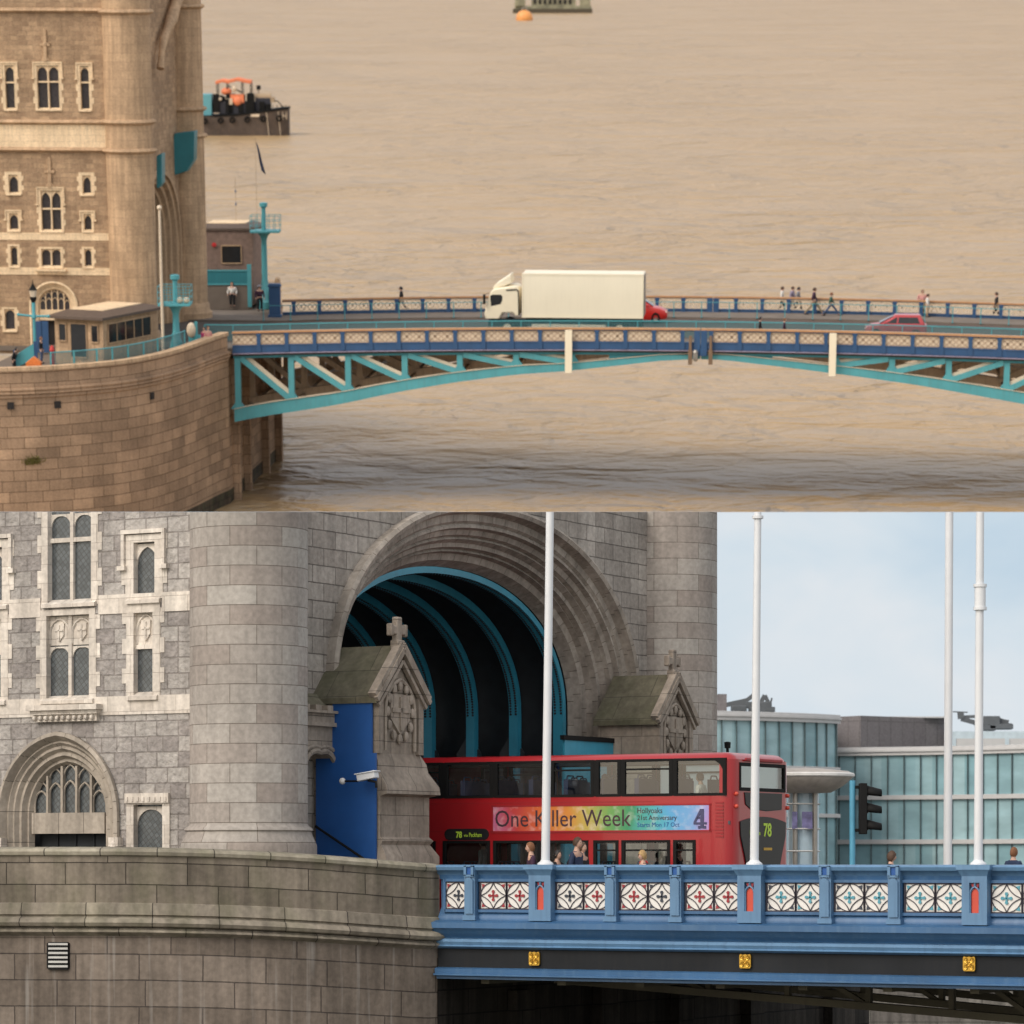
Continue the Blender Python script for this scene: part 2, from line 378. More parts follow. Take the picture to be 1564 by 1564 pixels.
    if hat:
        part(g, 'hair', M[hair], root, local=True)
        g = G(); g.lathe(hx, hy+.01, [(.15,hz+.05),(.15,hz+.062),(.09,hz+.065),(.085,hz+.13),(.04,hz+.15)], 20, ay=1.15); part(g, 'hat', M[hat], root, local=True)
    else: part(g, 'hair', M[hair], root, local=True, smooth=60)
    to = skin_obj('jacket', topc, [M[top]]); to.parent = root
    lg = [([(0,0,.99), (0,0,.93)], [(.145,.11),(.15,.115)], True)]
    for sd in (-1, 1):
        hp, kn, an, toe = leg(sd); lg.append(([(0,0,.93), hp, kn, (an[0],an[1],an[2]+.03)], [(.15,.115),.1,.07,.06], False))
        s = G(); s.ball((toe[0], (toe[1]+an[1])/2-.02, .045 if not sit else an[2]-.05), .05, .14, .05, 10, 6); part(s, 'shoe', M['cl_black'], root, local=True)
    lo = skin_obj('trousers', lg, [M[legs]]); lo.parent = root
    if skirt:
        g = G(); g.lathe(0, 0, [(.16,.98),(.2,.75),(.24,.5),(.22,.5)], 20, ay=.8, cap=False); part(g, 'skirt', M[legs], root, local=True)
    if bag:
        g = G(); g.box(-.02,.0,-.02,.0,.9,.92); g = G(); c = bag[0]
        g.loft([[(c[0]-.13,c[1]-.06,c[2]-.15),(c[0]+.13,c[1]-.06,c[2]-.15),(c[0]+.13,c[1]+.06,c[2]-.15),(c[0]-.13,c[1]+.06,c[2]-.15)],
                [(c[0]-.15,c[1]-.08,c[2]),(c[0]+.15,c[1]-.08,c[2]),(c[0]+.15,c[1]+.08,c[2]),(c[0]-.15,c[1]+.08,c[2])],
                [(c[0]-.12,c[1]-.05,c[2]+.14),(c[0]+.12,c[1]-.05,c[2]+.14),(c[0]+.12,c[1]+.05,c[2]+.14),(c[0]-.12,c[1]+.05,c[2]+.14)]])
        b_ = part(g, 'bag', M[bag[1]], root, local=True, bev=.03)
    return root
# ---------------------------------------------------------------- masonry helpers shared by both towers
def ell(tc, z0, a, b, zg, n=40, ex=2.15):
    pts = [(tc-a, zg)]
    for i in range(n+1):
        th = math.pi*(1-i/n); c, s = math.cos(th), math.sin(th)
        pts.append((tc+a*math.copysign(abs(c)**(2/ex), c), z0+b*abs(s)**(2/ex)))
    return pts+[(tc+a, zg)]
def pointed(c, zs, hw, rise, zg, n=10):
    """pointed (gothic) arch outline from left foot to right foot"""
    k = (rise*rise-hw*hw)/(2*hw); r = hw+k; pts = [(c-hw, zg)]
    a1 = math.atan2(rise, k)
    for i in range(n+1): t = a1*i/n; pts.append((c+k-r*math.cos(t), zs+r*math.sin(t)))
    for i in range(n-1, -1, -1): t = a1*i/n; pts.append((c-k+r*math.cos(t), zs+r*math.sin(t)))
    return pts+[(c+hw, zg)]
def sweep(g, curve, prof, P, mi=0):
    """prof: list of (inset, depth); curve(inset) -> outline; P(a, z, depth) -> point"""
    prev = None; vl = 0
    for i, (ins, dep) in enumerate(prof):
        c = curve(ins); row = [P(a, z, dep) for a, z in c]
        if prev:
            d = math.hypot(prof[i][0]-prof[i-1][0], prof[i][1]-prof[i-1][1]); u = [0]
            for j in range(1, len(c)): u.append(u[-1]+math.hypot(c[j][0]-c[j-1][0], c[j][1]-c[j-1][1]))
            uv = [[(u[j],vl),(u[j+1],vl),(u[j+1],vl+d),(u[j],vl+d)] for j in range(len(c)-1)]
            g.strip(prev, row, uv, mi); vl += d
        prev = row
    return g
def headplate(g, s0, s1, z0, z1, t0, t1, c=None, hw=None, rise=None, mi=0):
    """flat stone infill between z0 and z1 with a pointed arch cut in it (opening rises from z0)"""
    c = c if c is not None else (s0+s1)/2; hw = hw or (s1-s0)/2-.01; rise = rise or (z1-z0)*.85
    arc = pointed(c, z0, hw, rise, z0)[1:-1]; m = len(arc)//2
    g.prism([(s0, z0), (s0, z1), (c, z1)]+arc[:m+1][::-1], 1, t0, t1, mi)
    g.prism([(s1, z0), (s1, z1), (c, z1)]+arc[m:], 1, t0, t1, mi)
def window(parent, tw, s0, s1, z0, z1, lights=1, transoms=(), heads=(), sur=.12, dep=.3, hood=0, quoin=0, mull=.07, panel=None, fm=None, gm=None, sill=True, corbel=False):
    """window in a wall facing -t at t=tw. heads: list of (zlow, zhigh) spandrel plates. returns opening rect"""
    g = G(); f = .035
    g.box(s0-sur, s0+f, tw-.03, tw+dep, z0, z1); g.box(s1-f, s1+sur, tw-.03, tw+dep, z0, z1)
    g.box(s0-sur, s1+sur, tw-.032, tw+dep, z1, z1+sur); 
    if sill: g.prism([(tw-.1, z0-.02), (tw-.1, z0-.1), (tw+dep, z0-.1), (tw+dep, z0+.09), (tw+dep*.6, z0+.09)], 0, s0-sur*.8, s1+sur*.8)
    lw = (s1-s0)/lights
    for i in range(1, lights): g.box(s0+lw*i-mull/2, s0+lw*i+mull/2, tw+.06, tw+dep-.02, z0+.05, z1-.001)
    for z in transoms: g.box(s0+f, s1-f, tw+.07, tw+dep-.03, z-.05, z+.05)
    for a, b in heads:
        for i in range(lights): headplate(g, s0+lw*i+(f if i == 0 else mull/2), s0+lw*(i+1)-(f if i == lights-1 else mull/2), a, b, tw+.1, tw+dep-.04)
    if panel:
        za, zb = panel; g.box(s0+f, s1-f, tw+.11, tw+dep-.02, za, zb)
        for i in range(lights):
            c = s0+lw*(i+.5); hw = lw*.36; hh = (zb-za)
            g.prism([(c-hw*.6, za+hh*.75), (c+hw*.6, za+hh*.75), (c+hw*.55, za+hh*.35), (c, za+hh*.12), (c-hw*.55, za+hh*.35)], 1, tw+.07, tw+.12)
            g.box(c-.02, c+.02, tw+.045, tw+.08, za+hh*.15, za+hh*.7); g.box(c-hw*.5, c+hw*.5, tw+.045, tw+.08, za+hh*.48, za+hh*.54)
            arc = pointed(c, za+hh*.4, lw*.44, hh*.5, za+hh*.05, 6); g.tube([(a, tw+.1, z) for a, z in arc], .03, 5)
    if quoin:
        z = z0-.05; i = 0
        while z < z1+sur-quoin*.5:
            e = .13 if i % 2 else .02
            zt = min(z+quoin, z1+sur)
            g.box(s0-sur-e, s0-sur+.005, tw-.022, tw+.1, z, zt); g.box(s1+sur-.005, s1+sur+e, tw-.022, tw+.1, z, zt); z += quoin; i += 1
    if hood:
        y0, y1 = tw-.1, tw+.02; zt = z1+sur+.02; e = .1
        g.box(s0-sur-e, s1+sur+e, y0, y1, zt, zt+.09); g.box(s0-sur-e, s0-sur-e+.08, y0+.01, y1, zt-hood, zt); g.box(s1+sur+e-.08, s1+sur+e, y0+.01, y1, zt-hood, zt)
        for c in (s0-sur-e+.02, s1+sur+e-.02): g.box(c-.1, c+.1, y0-.03, y1, zt-hood-.1, zt-hood)
    if corbel:
        g.box(s0-.35, s1+.35, tw-.28, tw+.02, z0-.25, z0-.13); g.box(s0-.3, s1+.3, tw-.2, tw+.02, z0-.34, z0-.25); g.box(s0-.24, s1+.24, tw-.12, tw+.02, z0-.5, z0-.34)
        rnd = random.Random(3); c = s0-.2
        while c < s1+.2: g.ball((c, tw-.15, z0-.42), .06, .07, .06, 7, 5); c += .16
    wo = part(g, 'window', fm, parent, bev=0)
    g = G(); g.add([(s0, tw+dep-.06, z0), (s1, tw+dep-.06, z0), (s1, tw+dep-.06, z1), (s0, tw+dep-.06, z1)], [(0,1,2,3)]); g.box(s0-.05, s1+.05, tw+dep+.01, tw+dep+.03, z0-.05, z1+.05)
    part(g, 'pane', gm, wo)
    return (s0, s1, z0, z1)
def door_arch(parent, tw, c, hw, zg, zs, rise, prof, lint, vm, gm, dm, name='door_arch'):
    g = G(); k = rise/hw
    sweep(g, lambda i: pointed(c, zs, hw-i, (hw-i)*k, zg), prof, lambda a, z, d: (a, tw+d, z))
    hi = hw-prof[-1][0]; dp = prof[-1][1]
    # lintel and tracery
    g.box(c-hi, c+hi, tw+dp-.12, tw+dp+.1, lint[0], lint[1])
    n = 5; lw = 2*hi/n
    arc = pointed(c, zs, hi, hi*k, zs)
    def ztop(x):
        x = abs(x-c); kk = ((hi*k)**2-hi*hi)/(2*hi); r = hi+kk; v = r*r-(x+kk)**2
        return zs+math.sqrt(max(v, 0))
    for i in range(1, n): x = c-hi+lw*i; g.box(x-.03, x+.03, tw+dp-.08, tw+dp+.05, lint[1], ztop(x))
    for i in range(n):
        x = c-hi+lw*(i+.5); zt = ztop(x); h_ = max(zt-lint[1], .1)
        arc2 = pointed(x, lint[1]+h_*.4, lw*.45, min(lw*.7, h_*.4), lint[1]+.01, 5); g.tube([(a, tw+dp-.02, z) for a, z in arc2], .025, 5)
        g.tube([(a, tw+dp-.02, z+h_*.33) for a, z in arc2[2:-2]], .02, 5)
    d = part(g, name, vm, parent)
    g = G(); g.add([(a, tw+dp+.04, z) for a, z in pointed(c, zs, hi, hi*k, lint[1])], [tuple(range(len(pointed(c, zs, hi, hi*k, lint[1]))))]); part(g, 'pane', gm, d)
    g = G(); g.box(c-hi-.05, c+hi+.05, tw+dp+.25, tw+dp+.3, zg, lint[0]+.1)
    for i in range(4): g.box(c-hi+i*hi/2+.02, c-hi+(i+1)*hi/2-.02, tw+dp+.22, tw+dp+.25, zg, lint[0])
    part(g, 'door', dm, d)
def hipgable(g, s0, s1, t0, t1, ze, zr, over=.12, mi=0):
    """pitched slab roof, ridge along s"""
    tm = (t0+t1)/2
    for a, b in ((t0-over, tm), (t1+over, tm)):
        zlo = ze-over*(zr-ze)/(tm-t0)
        for q, (u0, u1) in enumerate(((0, .5), (.5, 1))):
            A = a+(b-a)*u0; B = a+(b-a)*u1; za = zlo+(zr-zlo)*u0; zb = zlo+(zr-zlo)*u1; o = .04*(1-q)
            g.add([(s0, A, za+o), (s1, A, za+o), (s1, B, zb+o), (s0, B, zb+o), (s0, A, za-.09), (s1, A, za-.09), (s1, B, zb-.09), (s0, B, zb-.09)],
                  [(0,1,2,3),(4,7,6,5),(0,4,5,1),(1,5,6,2),(2,6,7,3),(3,7,4,0)], mi=mi)
def text_part(txt, size, m, parent, mw, name='lettering', ext=.004, bold=0, align='LEFT', sx=1):
    c = bpy.data.curves.new(name, 'FONT'); c.body = txt; c.size = size; c.extrude = ext; c.offset = bold; c.align_x = align; c.resolution_u = 3
    o = bpy.data.objects.new(name, c); COL.objects.link(o)
    dg = bpy.context.evaluated_depsgraph_get(); me = bpy.data.meshes.new_from_object(o.evaluated_get(dg)); bpy.data.objects.remove(o); bpy.data.curves.remove(c)
    me.materials.clear(); me.materials.append(m); me.transform(mw @ Matrix.Diagonal((sx, 1, 1, 1)))
    me.name = name; o = bpy.data.objects.new(name, me); COL.objects.link(o); o.parent = parent; BASE[o.name] = BASE[parent.name]
    return o
# ================================================================ THE HIGH VIEW: river, pier, tower and bascule bridge from above
M['u_rubble'] = stone('rubble_warm', (.50,.34,.21), (.34,.225,.14), (.46,.32,.205), .62, .30, .02, .03, rock=.5, stain=.2, streak=.12, sq=.8)  # warm cast of the high view's light is mixed into these colours
M['u_ashlar'] = stone('ashlar_warm', (.56,.385,.24), (.49,.335,.21), (.37,.25,.155), 1.15, .55, .01, .006, stain=.14, streak=.22)
M['u_dress'] = stone('dressing_warm', (.88,.68,.45), (.80,.61,.40), (.45,.33,.22), .5, .4, .006, .004, stain=.1, streak=.12)
M['u_pier'] = stone('pier_granite_warm', (.46,.305,.195), (.30,.20,.13), (.18,.115,.07), 1.45, .66, .022, .02, stain=.22, streak=.1, sq=1.4, white=.0)
M['u_tide'] = stone('pier_wet_granite', (.10,.07,.045), (.06,.045,.03), (.03,.025,.02), 1.45, .66, .02, .02, stain=.4, streak=.4, moss=.5)
M['u_cope'] = stone('coping_warm', (.62,.43,.27), (.55,.38,.24), (.2,.14,.1), 1.4, 2, .015, .004, stain=.15)
M['u_dark'] = mat('shaft_dark', (.02,.016,.015), .8)
M['u_glass'] = leaded('leaded_glass_dark', (.035,.03,.032), (.08,.06,.05), .16)
M['teal'] = mat('teal_paint', (.085,.345,.39), .45, var=.1, vs=.8, streak=.25, dirt=(.1,.16,.15))
M['teal_deep'] = mat('teal_paint_deep', (.03,.20,.24), .45, var=.1, vs=.8, streak=.2, dirt=(.05,.1,.1))
M['bblue'] = mat('blue_paint', (.028,.085,.20), .45, var=.12, vs=1, streak=.2)
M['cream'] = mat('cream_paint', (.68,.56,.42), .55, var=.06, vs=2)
M['cream_rib'] = mat('lattice_brown', (.42,.30,.21), .6)
M['rail_wood'] = mat('handrail_tan', (.50,.27,.13), .45, var=.1)
M['u_girder'] = mat('girder_brown', (.44,.34,.25), .6, var=.15, vs=.8, streak=.4)
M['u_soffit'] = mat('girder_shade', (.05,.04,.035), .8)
M['u_road'] = mat('asphalt_warm', (.085,.072,.062), .9, var=.2, vs=.6, bump=.01, bs=30)
M['u_pave'] = mat('footway_warm', (.17,.14,.115), .9, var=.15, vs=.8)
M['rust_line'] = mat('kerb_red', (.2,.09,.07), .8)
M['white_w'] = mat('white_enamel', (.88,.79,.60), .35, var=.03, vs=1)
M['white_box'] = mat('white_box_panel', (.90,.82,.64), .4, var=.025, vs=.5, streak=.06, dirt=(.5,.42,.3))
M['rubber'] = mat('rubber', (.008,.008,.008), .7, spec=.2)
M['dkglass'] = mat('dark_window', (.02,.02,.022), .12, var=.1)
M['redp'] = mat('red_paint', (.55,.02,.015), .3, coat=.4, var=.04)
M['redp2'] = mat('crimson_paint', (.42,.035,.04), .3, coat=.4, var=.04)
M['steel'] = mat('grey_steel', (.35,.33,.3), .4, metal=.6)
m, n, l, p = _new('guard_mesh')  # perforated guard panels
p.inputs["Base Color"].default_value = (.07,.19,.21,1)
tc = n.new("ShaderNodeTexCoord"); ck = n.new("ShaderNodeTexBrick"); ck.offset = 0
for k_, v_ in (("Scale", 1), ("Mortar Size", .008), ("Mortar Smooth", 0), ("Brick Width", .05), ("Row Height", .05)): ck.inputs[k_].default_value = v_
l.new(tc.outputs["UV"], ck.inputs[0]); tr = n.new("ShaderNodeBsdfTransparent"); mx = n.new("ShaderNodeMixShader")
l.new(ck.outputs["Fac"], mx.inputs[0]); l.new(tr.outputs[0], mx.inputs[1]); l.new(p.outputs[0], mx.inputs[2]); l.new(mx.outputs[0], n["Material Output"].inputs[0]); M['guard'] = m
# river water
m, n, l, p = _new('river_water')
p.inputs["Roughness"].default_value = .38; p.inputs["Specular IOR Level"].default_value = .33
tc = n.new("ShaderNodeTexCoord"); prev = None
nz = n.new("ShaderNodeTexNoise"); nz.inputs["Scale"].default_value = .03; nz.inputs["Detail"].default_value = 8; l.new(tc.outputs["Object"], nz.inputs["Vector"])
cr = n.new("ShaderNodeMix"); cr.data_type = 'RGBA'; cr.inputs[6].default_value = (.375,.255,.13,1); cr.inputs[7].default_value = (.46,.315,.17,1); l.new(nz.outputs[0], cr.inputs[0])
l.new(cr.outputs[2], p.inputs["Base Color"])
gn = n.new('ShaderNodeTexNoise'); gn.inputs['Scale'].default_value = .018; gn.inputs['Detail'].default_value = 3; l.new(tc.outputs['Object'], gn.inputs['Vector'])
patch = n.new('ShaderNodeMapRange'); patch.inputs[1].default_value = .35; patch.inputs[2].default_value = .65; patch.inputs[3].default_value = .6; patch.inputs[4].default_value = 1.15; l.new(gn.outputs[0], patch.inputs[0])      # gusts: rough and calm patches
for sc, vec, dist, st in ((.10, (.8, 1.0, 1), 3.8, 1), (.32, (.75, 1, 1), 1.7, 1), (1.2, (.9, 1, 1), .32, .9), (.035, (.5, 1, 1), 2.2, 1)):
    mp = n.new("ShaderNodeMapping"); mp.inputs["Scale"].default_value = vec; mp.inputs["Rotation"].default_value = (0, 0, .12*sc); l.new(tc.outputs["Object"], mp.inputs[0])
    a = n.new("ShaderNodeTexNoise"); a.inputs["Scale"].default_value = sc; a.inputs["Detail"].default_value = 4; a.inputs["Distortion"].default_value = .7; l.new(mp.outputs[0], a.inputs["Vector"])
    b = n.new("ShaderNodeBump"); b.inputs["Strength"].default_value = st; b.inputs["Distance"].default_value = dist; pm = n.new("ShaderNodeMath"); pm.operation = "MULTIPLY"; l.new(a.outputs[0], pm.inputs[0]); l.new(patch.outputs[0], pm.inputs[1]); l.new(pm.outputs[0], b.inputs["Height"])
    if prev: l.new(prev.outputs[0], b.inputs["Normal"])
    prev = b
l.new(prev.outputs[0], p.inputs["Normal"]); M['water'] = m
g = G(); g.add([(-700,190,ZW),(900,190,ZW),(900,6000,ZW),(-700,6000,ZW)], [(0,1,2,3)])
solo(g, 'river', M['water'], MU, kind='structure')
ZD = 9.0
def zc(s): return .55*(1-((s-30)/30)**2) if 0 < s < 60 else 0
def SZ(px, py, t): h = hit(MB, px, py, 1, t); return h.x, h.z
def cbox(g, s0, s1, t0, t1, z0, z1, n=16, mi=0):
    secs = []
    for i in range(n+1):
        s_ = s0+(s1-s0)*i/n; c = zc(s_); secs.append([(s_,t0,z0+c),(s_,t1,z0+c),(s_,t1,z1+c),(s_,t0,z1+c)])
    return g.loft(secs, mi=mi)
# ---- road and footways
g = G(); cbox(g, -30, 60, 3.4, 16.8, ZD-.22, ZD, 60); solo(g, 'road', M['u_road'], MB, kind='structure')
g = G(); cbox(g, -30, 60, .02, 3.39, ZD-.2, ZD+.12, 60); cbox(g, -30, 60, 16.81, 20.38, ZD-.2, ZD+.12, 60); solo(g, 'pavement', M['u_pave'], MB, kind='structure')
g = G(); cbox(g, 0, 60, 16.5, 16.62, ZD+.004, ZD+.01, 60); cbox(g, 0, 60, 3.6, 3.72, ZD+.004, ZD+.01, 60); solo(g, 'road_marking', M['rust_line'], MB, kind='structure')
# ---- stone pier
pts = [hit(MU, a, b, 2, 10.2) for a, b in ((-90,560),(-40,562),(0,562),(60,560),(110,557),(160,553),(195,549),(230,543),(260,536),(290,527),(312,519),(332,512),(345,508))]
IB = MB.inverted() @ MU
near = [(IB @ p_) for p_ in pts]; near = [(p_.x, p_.y) for p_ in near]+[(-.35, .02)]
def smooth_path(P, k=4):
    out = []
    for i in range(len(P)-1):
        p0, p1, p2, p3 = P[max(i-1,0)], P[i], P[i+1], P[min(i+2,len(P)-1)]
        for j in range(k):
            t = j/k; out.append(tuple(.5*((2*p1[q])+(-p0[q]+p2[q])*t+(2*p0[q]-5*p1[q]+4*p2[q]-p3[q])*t*t+(-p0[q]+3*p1[q]-3*p2[q]+p3[q])*t**3) for q in (0, 1)))
    return out+[P[-1]]
near = smooth_path(near); far = [(a, 20.4-b) for a, b in near][::-1]
def pathwall(g, path, prof, u0=0, flip=1, mi=0, zshift=None):
    """prof: (outward offset, z); outward is to the right of travel"""
    N = []
    for i in range(len(path)):
        a = path[max(i-1,0)]; b = path[min(i+1,len(path)-1)]; d = Vector((b[0]-a[0], b[1]-a[1])).normalized(); N.append((d.y*flip, -d.x*flip))
    u = [u0]
    for i in range(1, len(path)): u.append(u[-1]+math.dist(path[i-1], path[i]))
    zs = zshift or (lambda i: 0)
    rows = [[(p_[0]+q[0]*o, p_[1]+q[1]*o, z+zs(i)) for i, (p_, q) in enumerate(zip(path, N))] for o, z in prof]
    vl = [prof[0][1]]
    for i in range(1, len(prof)): vl.append(prof[i][1] if abs(prof[i][1]-prof[i-1][1]) > .02 else vl[-1]+.02)
    return g.grid(rows, lambda j, i: (u[i], vl[j]), mi=mi)
pier = thing('bridge_pier', 'tan granite bridge pier with rounded nose rising from the brown river', 'bridge pier', MB, (-8, 9, 0))
wprof = [(0,9.0),(0,8.97),(.16,8.95),(.2,8.85),(.12,8.72),(.16,8.7),(.18,8.6),(.08,8.5),(.1,8.47),(.1,8.38),(0,8.3),(0,-.2)]
for P_, zt in ((near, 1), (far, 1)):
    g = G(); pathwall(g, P_, [(-.5,9.0),(-.5,9.96),(0,9.96),(0,9.0)][1:]+wprof); part(g, 'nose_wall', M['u_pier'], pier)
    g = G(); pathwall(g, P_, [(-.55,9.9),(-.55,10.2),(.1,10.2),(.1,9.96),(0,9.94)]); part(g, 'coping', M['u_cope'], pier)
    g = G(); pathwall(g, P_, [(0,-.2),(.02,-.6),(.04,-3)]); part(g, 'wet_footing', M['u_tide'], pier)
g = G(); g.grid([[(-.35,t_,z_) for t_ in (0,2,6,10,14,20.4)] for z_ in (8.6,-.2)], lambda j, i: ((0,2,6,10,14,20.4)[i], (8.6,-.2)[j])); 
for t_ in (1.2, 5.4, 12.8, 18.4): g.box(-.4, .12, t_, t_+.5, -2, 8.3)
part(g, 'side_wall', M['u_pier'], pier)
g = G(); g.add([(-.34,0,-.2),(-.34,20.4,-.2),(-.33,20.4,-3),(-.33,0,-3)], [(0,1,2,3)]); part(g, 'wet_footing', M['u_tide'], pier)
g = G(); poly = [(a, b) for a, b in near]+[(a, b) for a, b in far]; g.add([(a, b, ZD-.23) for a, b in poly], [tuple(range(len(poly)))]); g.v = [(a, b, c) for a, b, c in g.v]; part(g, 'deck_floor', M['u_pave'], pier)
def nearest_path(pt):
    i = min(range(len(near)-1), key=lambda k_: math.dist(near[k_], pt)); a, b = near[i], near[i+1]; d = Vector((b[0]-a[0], b[1]-a[1])).normalized(); return a, d
for px, py in ((14,618),(90,617),(223,605)):
    p_ = IB @ hit(MU, px, py, 1, {14:206.4,90:207.2,223:212}[px]); a, d = nearest_path((p_.x, p_.y))
    g = G(); c_ = Vector((a[0], a[1], p_.z)); nn = Vector((d.y, -d.x, 0)); dd = Vector((d.x, d.y, 0))
    g.bar(c_-dd*.2-nn*.0+nn*.02, c_+dd*.2+nn*.02, .12, .42); part(g, 'drain_hole', M['u_dark'], pier)  # solid dark block paints the shade inside the hole
# ---- tower
t1, t2, TW, rT = .6, 18.6, .15, 1.55; sT = hit(MB, 203, 400, 1, .6).x
tower = thing('bridge_tower', 'tan stone bridge tower with round corner turrets and mullioned windows standing on the pier', 'bridge tower', MB, (-12, 9, ZD))
def W_(px, py, t=TW): return SZ(px, py, t)
def rect(x0, x1, y0, y1, t=TW):
    a, zt = W_(x0, y0, t); b, zb = W_(x1, y1, t); return a, b, zb, zt
wins = []
def uw(x0, x1, y0, y1, **k):
    r_ = rect(x0, x1, y0, y1); k2 = dict(fm=M['u_dress'], gm=M['u_glass'], dep=.35, sur=.13, mull=.09); k2.update(k)
    if 'tr' in k2: k2['transoms'] = [W_(x0, y)[1] for y in k2.pop('tr')]
    if 'hd' in k2: k2['heads'] = [(W_(x0, b)[1], W_(x0, a)[1]) for a, b in k2.pop('hd')]
    wins.append(window(tower, TW, *r_, **k2))
for o in (-106, 0):     # a second bay lies beyond the frame's left edge
    if o: continue
    uw(6,24,100,167, tr=[126], hd=[(101,112)], quoin=.42, hood=.9)
    uw(55,92,100,167, lights=2, tr=[125], hd=[(101,112)], quoin=.42, hood=.9)
    uw(121,138,101,168, tr=[126], hd=[(102,113)], quoin=.42, hood=.9)
    uw(12,29,267,296, hd=[(268,280)], quoin=.3, sur=.2); uw(125,140,268,297, hd=[(269,281)], quoin=.3, sur=.2)
    uw(61,95,291,353, lights=2, tr=[319], hd=[(292,306)], quoin=.4, hood=1.0)
    uw(13,29,326,352, hd=[(327,337)], hood=.5); uw(127,141,327,353, hd=[(328,338)], hood=.5)
    uw(15,28,376,407, quoin=.3, hd=[(377,384)]); uw(62,94,380,408, lights=2, quoin=.3, hd=[(381,388)], corbel=True); uw(128,141,380,408, quoin=.3, hd=[(381,388)])
    uw(6,24,472,505, quoin=.35, hd=[(473,482)])
    uw(-75,-40,100,167, lights=2, tr=[125], hd=[(101,112)], quoin=.42); uw(-75,-40,291,353, lights=2, tr=[319], hd=[(292,306)], quoin=.4)
ca, cz = W_(81, 432); zs_ = W_(81, 468)[1]; zg = ZD-.1; hw = W_(117, 470)[0]-ca
wins.append((ca-hw+.05, ca+hw-.05, zg-1, cz+.1))
g = G(); sw0 = -30; s_r = sT-rT*.7
g.wall(sw0, s_r, zg-.3, 36, wins, 1, TW)
# spandrels around the doorway arch
pp = pointed(ca, zs_, hw, cz-zs_, zg-.3); m2 = len(pp)//2; x0, x1, zt = ca-hw+.05, ca+hw-.05, cz+.1
g.add([(a, TW+.001, b) for a, b in [(x0, zg-.3), (x0, zt), (ca, zt)]+pp[:m2+1][::-1]], [tuple(range(3+m2+1))])
g.add([(a, TW+.001, b) for a, b in [(x1, zg-.3), (x1, zt), (ca, zt)]+pp[m2:]], [tuple(range(3+len(pp)-m2))])
part(g, 'wall', M['u_rubble'], tower)
door_arch(tower, TW, ca, hw, zg-.3, zs_, cz-zs_, [(-.12,-.08),(0,-.1),(.06,0),(.12,.08),(.2,.1),(.28,.2),(.4,.22),(.5,.4)], (W_(81,490)[1], W_(81,474)[1]), M['u_dress'], M['u_glass'], M['u_dark'])
g = G()
for ya, yb in ((190,225),): _, _, zb, zt = rect(0, 100, ya, yb); g.box(sw0, s_r+.3, TW-.05, TW+.02, zb, zt)
for ya, yb in ((355,367),(408,420)):
    _, _, zb, zt = rect(0, 100, ya, yb); xs = [sw0]+sorted([v for w_ in wins for v in (w_[0]-.15, w_[1]+.15) if w_[2] < zt and w_[3] > zb])+[s_r+.3]
    for i in range(0, len(xs)-1, 2): g.box(xs[i], xs[i+1], TW-.035, TW+.02, zb, zt)
part(g, 'stone_band', M['u_dress'], tower)
g = G()
for y in (16, 187, 229): z = W_(100, y)[1]; g.prism([(TW+.02,z+.18),(TW-.16,z+.14),(TW-.3,z),(TW-.14,z-.12),(TW+.02,z-.14)], 0, sw0, s_r+.4)
for cx, y0, y1 in ((68,46,94),(75,242,286)):
    a, zt = W_(cx, y0); _, zb = W_(cx, y1); h_ = zt-zb; g.box(a-.11, a+.11, TW-.14, TW+.02, zb, zt); g.box(a-.34, a+.34, TW-.11, TW+.02, zb+h_*.5, zb+h_*.6); g.ball((a, TW-.08, zb+h_*.55), .16, .1, .16, 8, 6); g.ball((a, TW-.08, zt), .1, .08, .14, 8, 6)
    g.prism([(a-.35, zb), (a, zb+.5), (a+.35, zb)], 1, TW-.1, TW+.02)
part(g, 'string_course', M['u_ashlar'], tower)
def rings(zs, r): 
    out = []
    for z in zs: out += [(r, z-.2), (r+.1, z-.16), (r+.27, z-.03), (r+.2, z+.1), (r, z+.16)]
    return out
for tt in (t1, t2):
    zz = [W_(200, y, tt-1.4)[1] for y in (231, 187, 18)]
    if tt == t2: zz = [W_(200, y, 0)[1] for y in (231, 187, 18)]
    g = G(); g.lathe(sT, tt, [(rT+.3, zg-.3), (rT+.3, zg+.6), (rT+.15, zg+.75), (rT+.1, zg+1.2), (rT, zg+1.3)]+rings(zz, rT)+[(rT+.03, 36)], 48); part(g, 'turret', M['u_ashlar'], tower)
def gate(parent, s, tc, a, b, z0, zg, ztop, ta, tb, prof, wallm, vm, wallpts=None, ribs=None, depth=10, inner=None, floor=None):
    out0 = ell(tc, z0, a, b, zg)
    g = G(); m2 = len(out0)//2
    g.add([(s, x, z) for x, z in [(ta, zg), (ta, ztop), (tc, ztop)]+out0[:m2+1][::-1]], [tuple(range(3+m2+1))])
    g.add([(s, x, z) for x, z in [(tb, zg), (tb, ztop), (tc, ztop)]+out0[m2:]], [tuple(range(3+len(out0)-m2))])
    part(g, 'wall', wallm, parent)
    g = G(); sweep(g, lambda i: ell(tc, z0, a-i, b-i, zg), prof, lambda x, z, d: (s-d, x, z)); part(g, 'archway', vm, parent)
    ins, d = prof[-1]; ai, bi = a-ins, b-ins
    g = G(); R1 = [(s-d, x, z) for x, z in ell(tc, z0, ai+.25, bi+.25, zg)]; R2 = [(s-d-depth, x, z) for x, z in ell(tc, z0, ai+.25, bi+.25, zg)]; g.strip(R1, R2)
    part(g, 'vault', inner, parent)
    return ai, bi, d
uc = hit(MB, 247, 262, 0, sT).z
